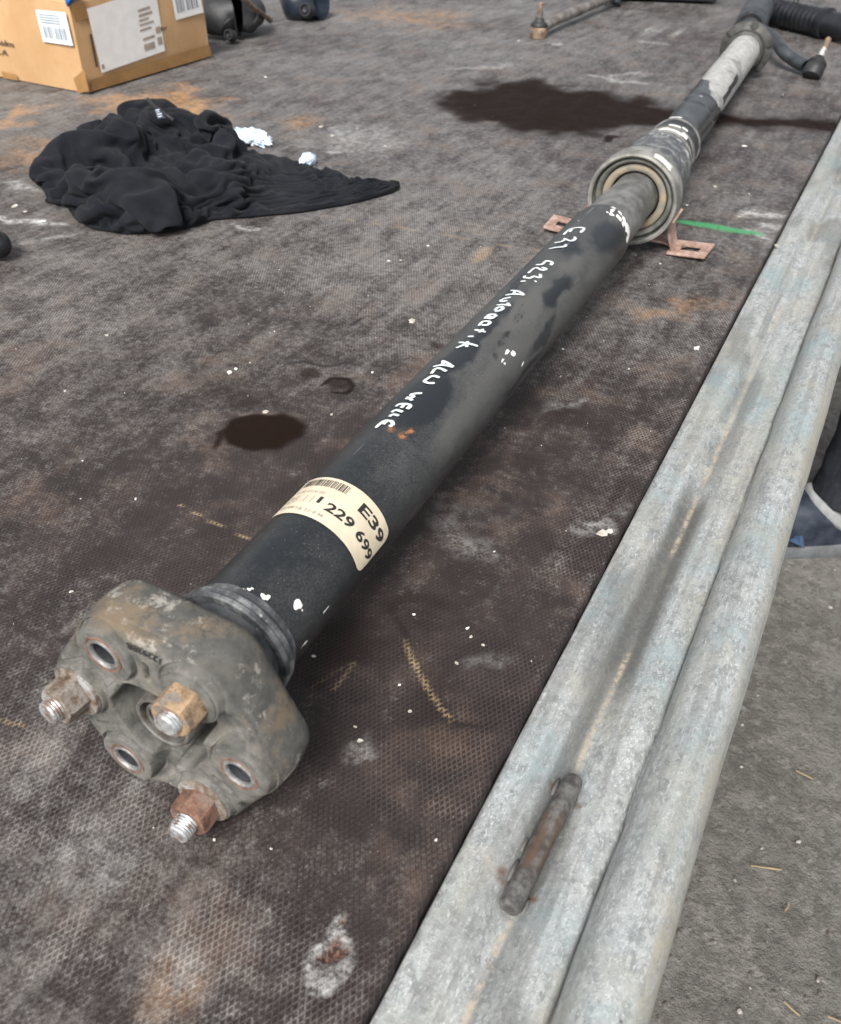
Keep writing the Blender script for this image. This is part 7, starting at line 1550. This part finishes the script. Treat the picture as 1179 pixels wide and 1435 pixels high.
# ribbed black unit at the right edge
rc_ = at(1075, 14, .03); rd_ = at(1200, 42, .03)
rk = thing("ribbed_bellows", "black ribbed rubber bellows unit lying behind the damper at the right", "bellows", (rc_[0], rc_[1], 0))
fb_ = Frame(rc_, rd_ - rc_); Lb = np.linalg.norm(rd_ - rc_)
pr = [(-.02, .0001), (-.02, .020)]
s_ = -.015
while s_ < Lb * .62: pr += [(s_, .0270), (s_ + .004, .0282), (s_ + .008, .0270), (s_ + .011, .0262)]; s_ += .0135
pr += [(s_, .030), (s_ + .004, .0315), (s_ + .016, .0315), (s_ + .018, .026), (Lb + .08, .024), (Lb + .08, .0001)]
lathe_obj("bellows_body", fb_, pr, M_blk, rk, 48)
v1 = box_vf((rc_ + rd_) / 2 + np.array([0, .012, -.012]), [fb_.d, np.cross([0, 0, 1.], fb_.d), AX[2]], (.085, .014, .016)); bevel(mesh_obj("mounting_foot", v1[0], v1[1], M_blk, rk, False), .004)
v, f = tube(smooth_path([rc_ + fb_.d * .03 + np.array([0, .01, .028]), rc_ + fb_.d * .035 + np.array([.0, .02, .07]), rc_ + fb_.d * .03 + np.array([0, .05, .11])], 5), .007, 10); mesh_obj("vent_pipe", v, f, M_dkrub, rk)
v, f = tube(smooth_path([rc_ + fb_.d * .075 + np.array([0, .01, .024]), rc_ + fb_.d * .085 + np.array([.0, .02, .08])], 5), .006, 10); mesh_obj("vent_pipe", v, f, M_dkrub, rk)

# dark cast parts beside the cardboard box
u0 = at(325, 52, 0)
mo = thing("engine_mount", "dark lumpy rubber and metal car part beside the cardboard box", "car part", (u0[0], u0[1], 0))
nodes = [(at(300, 25, .045), .040), (at(318, 36, .028), .030), (at(322, 44, .020), .022), (at(335, 18, .045), .036), (at(350, 30, .030), .028), (at(360, 34, .022), .022), (at(290, 12, .05), .045), (at(362, 12, .04), .036)]
skin_obj("casting", nodes, [(0, 1), (1, 2), (0, 3), (3, 4), (4, 5), (0, 6), (3, 7)], M_dkrub, mo)
for u, v_, z, r_ in ((322, 49, .018, .010),):
    f2 = Frame(at(u, v_, z), (-.2, 1, -.35))
    lathe_obj("bush_eye", f2, [(-.004, .0001), (-.006, r_ * .4), (-.004, r_ * .6), (-.008, r_ * .75), (-.008, r_), (.0, r_ * 1.15), (.012, r_ * 1.2)], M_dkrub, mo, 28)
rs = at(378, 27, .020); re = at(335, -6, .105)
ro = thing("metal_rod", "thin rusty metal rod leaning on the dark car part beside the box", "rod", (rs[0], rs[1], 0))
v, f = tube(smooth_path([rs, rs * .5 + re * .5, re], 6), .0052, 12); mesh_obj("rod_shaft", v, f, M_rodrust, ro)
lathe_obj("rod_tip", Frame(rs, rs - re), [(-.008, .0053), (-.006, .0068), (.004, .0068), (.006, .005), (.006, .0001)], M_alu, ro, 20)
u1 = at(428, 22, 0)
ho = thing("plastic_housing", "dark blue black glossy housing at the top edge behind the rod", "car part", (u1[0], u1[1], 0))
skin_obj("housing_shell", [(at(395, 8, .03), .032), (at(415, 8, .03), .034), (at(432, 6, .032), .036), (at(444, -4, .04), .034), (at(405, -18, .05), .04)], [(0, 1), (1, 2), (2, 3), (1, 4)], simple("glossy_blue_black", (.020, .028, .042), .25, .1, .5, 20, .4, 60, dist=.004), ho)
f2 = Frame(at(430, 14, .026), (-.1, 1, -.3))
lathe_obj("port", f2, [(-.008, .0001), (-.009, .006), (-.006, .009), (-.010, .011), (-.010, .014), (.006, .018)], M_blk, ho, 28)
# dark object cut by the left edge
u2 = at(-9, 352, 0)
cu = thing("black_hose_end", "black rounded hose end at the left edge of the deck below the fleece", "hose", (u2[0], u2[1], 0))
Pq = smooth_path([at(1, 345, .014), at(-10, 341, .018), at(-60, 325, .020), at(-140, 330, .018), at(-190, 360, .018)], 6)
v, f = tube(Pq, [.006, .011, .014, .0155] + [.016] * (len(Pq) - 4), 20); mesh_obj("hose_body", v, f, M_blk, cu)

# ================================================================== PERSON BESIDE THE TRAILER
def person():
    tdir = np.array([-.86, -.51, 0]); tdir /= np.linalg.norm(tdir)       # towards the toes
    sd_ = np.array([tdir[1], -tdir[0], 0])                               # towards the camera side
    if sd_ @ (CAM - np.array([.1, 1.2, 0])) < 0: sd_ = -sd_
    ank = np.array([.112, 1.262, 0])
    def L(x, y, z): return ank + tdir * x + sd_ * y + np.array([0, 0, GZ + z])
    t = thing("person", "person in dark trousers and navy slip-on shoe standing beside the trailer", "person", ank + np.array([0, 0, GZ]))
    skin = simple("skin", (.45, .28, .20), .6); sock = simple("grey_sock", (.30, .30, .30), .9, 0, .3, 60, .5, 500)
    def loft(rows, n=28, cap=True):
        V = []
        for (cx_, cy_, cz_, rx, ry, nx_) in rows:      # centre, radii, horizontal ring unless nx_
            for k in range(n):
                a = 2 * math.pi * k / n
                V.append(L(cx_ + rx * math.cos(a), cy_ + ry * math.sin(a), cz_ + nx_ * math.cos(a)))
        F = grid_faces(len(rows), n, False, True)
        if cap: F.append(list(range(n))[::-1]); F.append(list(range((len(rows) - 1) * n, len(rows) * n)))
        return V, F
    # one continuous leg and foot
    rows = [(.060, 0, .028, .115, .040, 0), (.058, 0, .040, .113, .040, -.004), (.045, 0, .060, .090, .037, -.010), (.022, 0, .080, .062, .034, -.012), (.005, 0, .100, .043, .033, -.006), (.0, 0, .130, .037, .032, 0),
            (-.002, 0, .20, .042, .040, 0), (-.008, 0, .30, .055, .052, 0), (-.004, 0, .38, .054, .050, 0), (.004, 0, .46, .052, .050, 0), (.004, 0, .60, .068, .066, 0), (0, 0, .75, .080, .076, 0), (-.01, 0, .86, .088, .082, 0)]
    V, F = loft(rows); mesh_obj("body", V, F, sock, t)
    tm = Mat("dark_trouser_cloth", .95, 0, .2)
    n = tm.noise(40, 4, .6); rib = tm.noise(300, 3, .6, vec=tm.scale((1, 1, .15)))
    tm.color(tm.mix(tm.ramp(n, .35, .65), (.020, .022, .028), (.034, .037, .046))); tm.bump(tm.add(n, rib), .6, .003)
    rows = [(.006, 0, .098, .060, .054, -.012), (.004, 0, .104, .064, .058, -.010), (.002, 0, .125, .060, .056, 0), (.0, 0, .150, .064, .058, .004), (-.004, 0, .19, .063, .060, -.004), (-.006, 0, .24, .070, .066, .004), (-.006, 0, .32, .074, .070, -.003),
            (.002, 0, .44, .074, .072, .003), (.004, 0, .60, .086, .082, 0), (0, 0, .75, .096, .090, 0), (-.01, 0, .90, .104, .096, 0)]
    V, F = loft(rows, 36, False); mesh_obj("trouser_leg", V, F, tm.m, t)
    # shoe: thick sole, upper, pale collar
    msole = simple("dark_grey_sole", (.14, .148, .155), .7, 0, .3, 60, .3, 300)
    mup = Mat("navy_shoe_upper", .38, 0, .5); nn = mup.noise(60, 4, .6)
    mup.color(mup.mix(mup.ramp(nn, .35, .65), (.014, .019, .030), (.032, .040, .056))); mup.bump(nn, .15, .001)
    def outline(k, grow=0.0):
        a = 2 * math.pi * k / 48; c, s = math.cos(a), math.sin(a)
        x = .068 + (.142 + grow) * (abs(c) ** .8) * (1 if c > 0 else -1)
        w = (.046 + grow) + .006 * c
        return x, w * (abs(s) ** .75) * (1 if s > 0 else -1)
    V = []; lv = [(.000, -.006, 0), (.002, 0, 0), (.010, .002, 0), (.022, .003, 0), (.027, .001, 0), (.0275, -.004, 0)]
    for z, g, _ in lv:
        for k in range(48):
            x, y = outline(k, g); lift = .010 * max(0, (x - .13) / .08) ** 2
            V.append(L(x, y, z + lift))
    F = grid_faces(len(lv), 48, False, True); F.append(list(range(48))[::-1]); F.append(list(range((len(lv) - 1) * 48, len(lv) * 48)))
    sole = mesh_obj("shoe_sole", V, F, msole, t); sole.data.set_sharp_from_angle(angle=R(45))
    V = []; lv2 = [0, .2, .4, .6, .8, .92, 1.0]
    def top(k):
        a = 2 * math.pi * k / 48; c, s = math.cos(a), math.sin(a)
        return .022 + .052 * c, .040 * s, .064 + .032 * max(c, -.3)      # collar loop, higher at the instep
    for q in lv2:
        for k in range(48):
            x0, y0 = outline(k, -.001); x1, y1, z1 = top(k)
            lift = .010 * max(0, (x0 - .13) / .08) ** 2
            b = math.sin(q * math.pi / 2) if x0 > .09 else q
            V.append(L(x0 * (1 - q ** 1.6) + x1 * q ** 1.6, y0 * (1 - q ** 2.2) + y1 * q ** 2.2, (.026 + lift) * (1 - b) + z1 * b))
    up = mesh_obj("shoe_upper", V, grid_faces(len(lv2), 48, False, True), mup.m, t)
    V = []
    for k in range(48):
        x1, y1, z1 = top(k)
        for m_ in range(8):
            a = 2 * math.pi * m_ / 8; V.append(L(x1 * 1.0 + .0055 * math.cos(a) * (1 if x1 > .022 else -1), y1 + .0055 * math.cos(a) * (1 if y1 > 0 else -1), z1 - .004 + .012 * math.sin(a)))
    mesh_obj("collar_lining", V, grid_faces(48, 8, True, True), simple("pale_grey_lining", (.27, .28, .28), .9, 0, .2, 80, .4, 400), up)
    # blue inset on the side
    V = []; pts = [(.095, .028), (.078, .030), (.090, .066)]
    tri = [at(1106, 742, 0), at(1127, 766, 0), at(1119, 722, 0)]
    P = []
    for (u, v_, z) in ((1102, 756, .034), (1128, 768, .032), (1119, 720, .062), (1108, 735, .056)):
        p_ = at(u, v_, GZ + z); P.append(p_)
    P = [p_ + (CAM - p_) / np.linalg.norm(CAM - p_) * .012 for p_ in P]
    nrm = np.cross(P[1] - P[0], P[2] - P[0]); nrm /= np.linalg.norm(nrm)
    o = mesh_obj("side_inset", P + [p_ - nrm * .003 for p_ in P], [[0, 1, 2, 3], [7, 6, 5, 4], [0, 4, 5, 1], [1, 5, 6, 2], [2, 6, 7, 3], [3, 7, 4, 0]], simple("blue_mesh", (.012, .045, .105), .7, 0, .3, 200), up, False)
person()

# ================================================================== LOOSE BITS
M_straw = simple("dry_straw", (.30, .225, .125), .7, 0, .3, 90)
def straw(px, label):
    P = [at(u, v, GZ + .006) for u, v in px]
    v, f = tube(smooth_path(P, 5) if len(P) > 2 else [P[0] + (P[1] - P[0]) * k / 5 + np.array([0, 0, .001 * math.sin(k)]) for k in range(6)], .0011, 6)
    o = mesh_obj("straw", v, f, M_straw, origin=P[0]); tag(o, label, "straw", "dry straws on the concrete")
straw([(1052, 1213), (1072, 1216), (1096, 1219)], "longest dry straw lying flat on the concrete at the right")
straw([(1116, 1080), (1128, 1086), (1140, 1092)], "short dry straw on the concrete above the longest straw")
straw([(1100, 1404), (1110, 1414), (1122, 1424)], "thin curved straw on the concrete near the bottom of the picture")
straw([(1160, 1424), (1179, 1432), (1192, 1436)], "dry straw on the concrete in the lower right corner")
straw([(1100, 1278), (1106, 1268)], "tiny straw stub on the concrete below the longest straw")

def flakes():
    """paint flakes, crumbs and lint strewn over the deck"""
    rg = np.random.default_rng(8); V = []; F = []
    def flake(x, y, r_):
        k = len(V); n = rg.integers(4, 7); a0 = rg.uniform(0, 6.3); el = rg.uniform(.4, 1)
        h = rg.uniform(.0003, .0009); ca, sa = math.cos(a0), math.sin(a0)
        pts = []
        for i in range(n):
            a = 2 * math.pi * i / n; q = r_ * rg.uniform(.6, 1.1)
            px_, py_ = q * math.cos(a), q * math.sin(a) * el
            pts.append((x + px_ * ca - py_ * sa, y + px_ * sa + py_ * ca))
        for p_ in pts: V.append((p_[0], p_[1], .0004))
        for p_ in pts: V.append((p_[0] * .9 + x * .1, p_[1] * .9 + y * .1, .0004 + h * rg.uniform(.6, 1.4)))
        F.append([k + n + i for i in range(n)])
        for i in range(n): j = (i + 1) % n; F.append([k + i, k + j, k + n + j, k + n + i])
    for i in range(170):
        if rg.random() < .6: x, y = rg.uniform(-.75, EDGE_X - .004), rg.uniform(.06, 1.0)
        else: x, y = rg.uniform(-1.4, EDGE_X - .004), rg.uniform(.6, 2.4)
        flake(x, y, .0004 + .0011 * rg.random() ** 3)
    for u, v, r_ in ((577, 450, .0055), (324, 522, .0045), (330, 517, .003), (372, 577, .004), (522, 523, .002), (845, 748, .005), (853, 746, .003), (976, 489, .0045), (978, 487, .003), (450, 178, .006), (466, 190, .007), (545, 366, .003), (562, 365, .002),
                     (600, 345, .003), (465, 582, .0018), (498, 1018, .0018), (678, 905, .0016), (612, 1178, .0016), (505, 1040, .002), (440, 920, .0016), (300, 1178, .0014), (1003, 262, .005), (963, 288, .003), (20, 290, .008), (60, 311, .007), (35, 297, .004),
                     (372, 108, .005), (540, 205, .003), (790, 490, .002), (560, 960, .0014), (575, 998, .0018), (1045, 205, .006), (1088, 345, .004), (925, 370, .003), (727, 57, .006), (100, 830, .002), (150, 470, .003), (190, 700, .0016), (380, 1190, .0012), (640, 930, .0014), (655, 882, .0016), (660, 893, .0014), (580, 862, .0012)):
        c = at(u, v)
        for k in range(2): flake(c[0] + rg.uniform(-.3, .3) * r_, c[1] + rg.uniform(-.3, .3) * r_, r_ * rg.uniform(.6, 1))
    m = Mat("pale_flakes", .8)
    m.color(m.mix(m.ramp(m.noise(40, 2, .5), .45, .6), (.42, .38, .32), (.74, .73, .70)))
    o = mesh_obj("paint_flakes", V, F, m.m, smooth=False)
    tag(o, "pale paint flakes and crumbs strewn over the plywood deck", "debris", kind="stuff")
flakes()
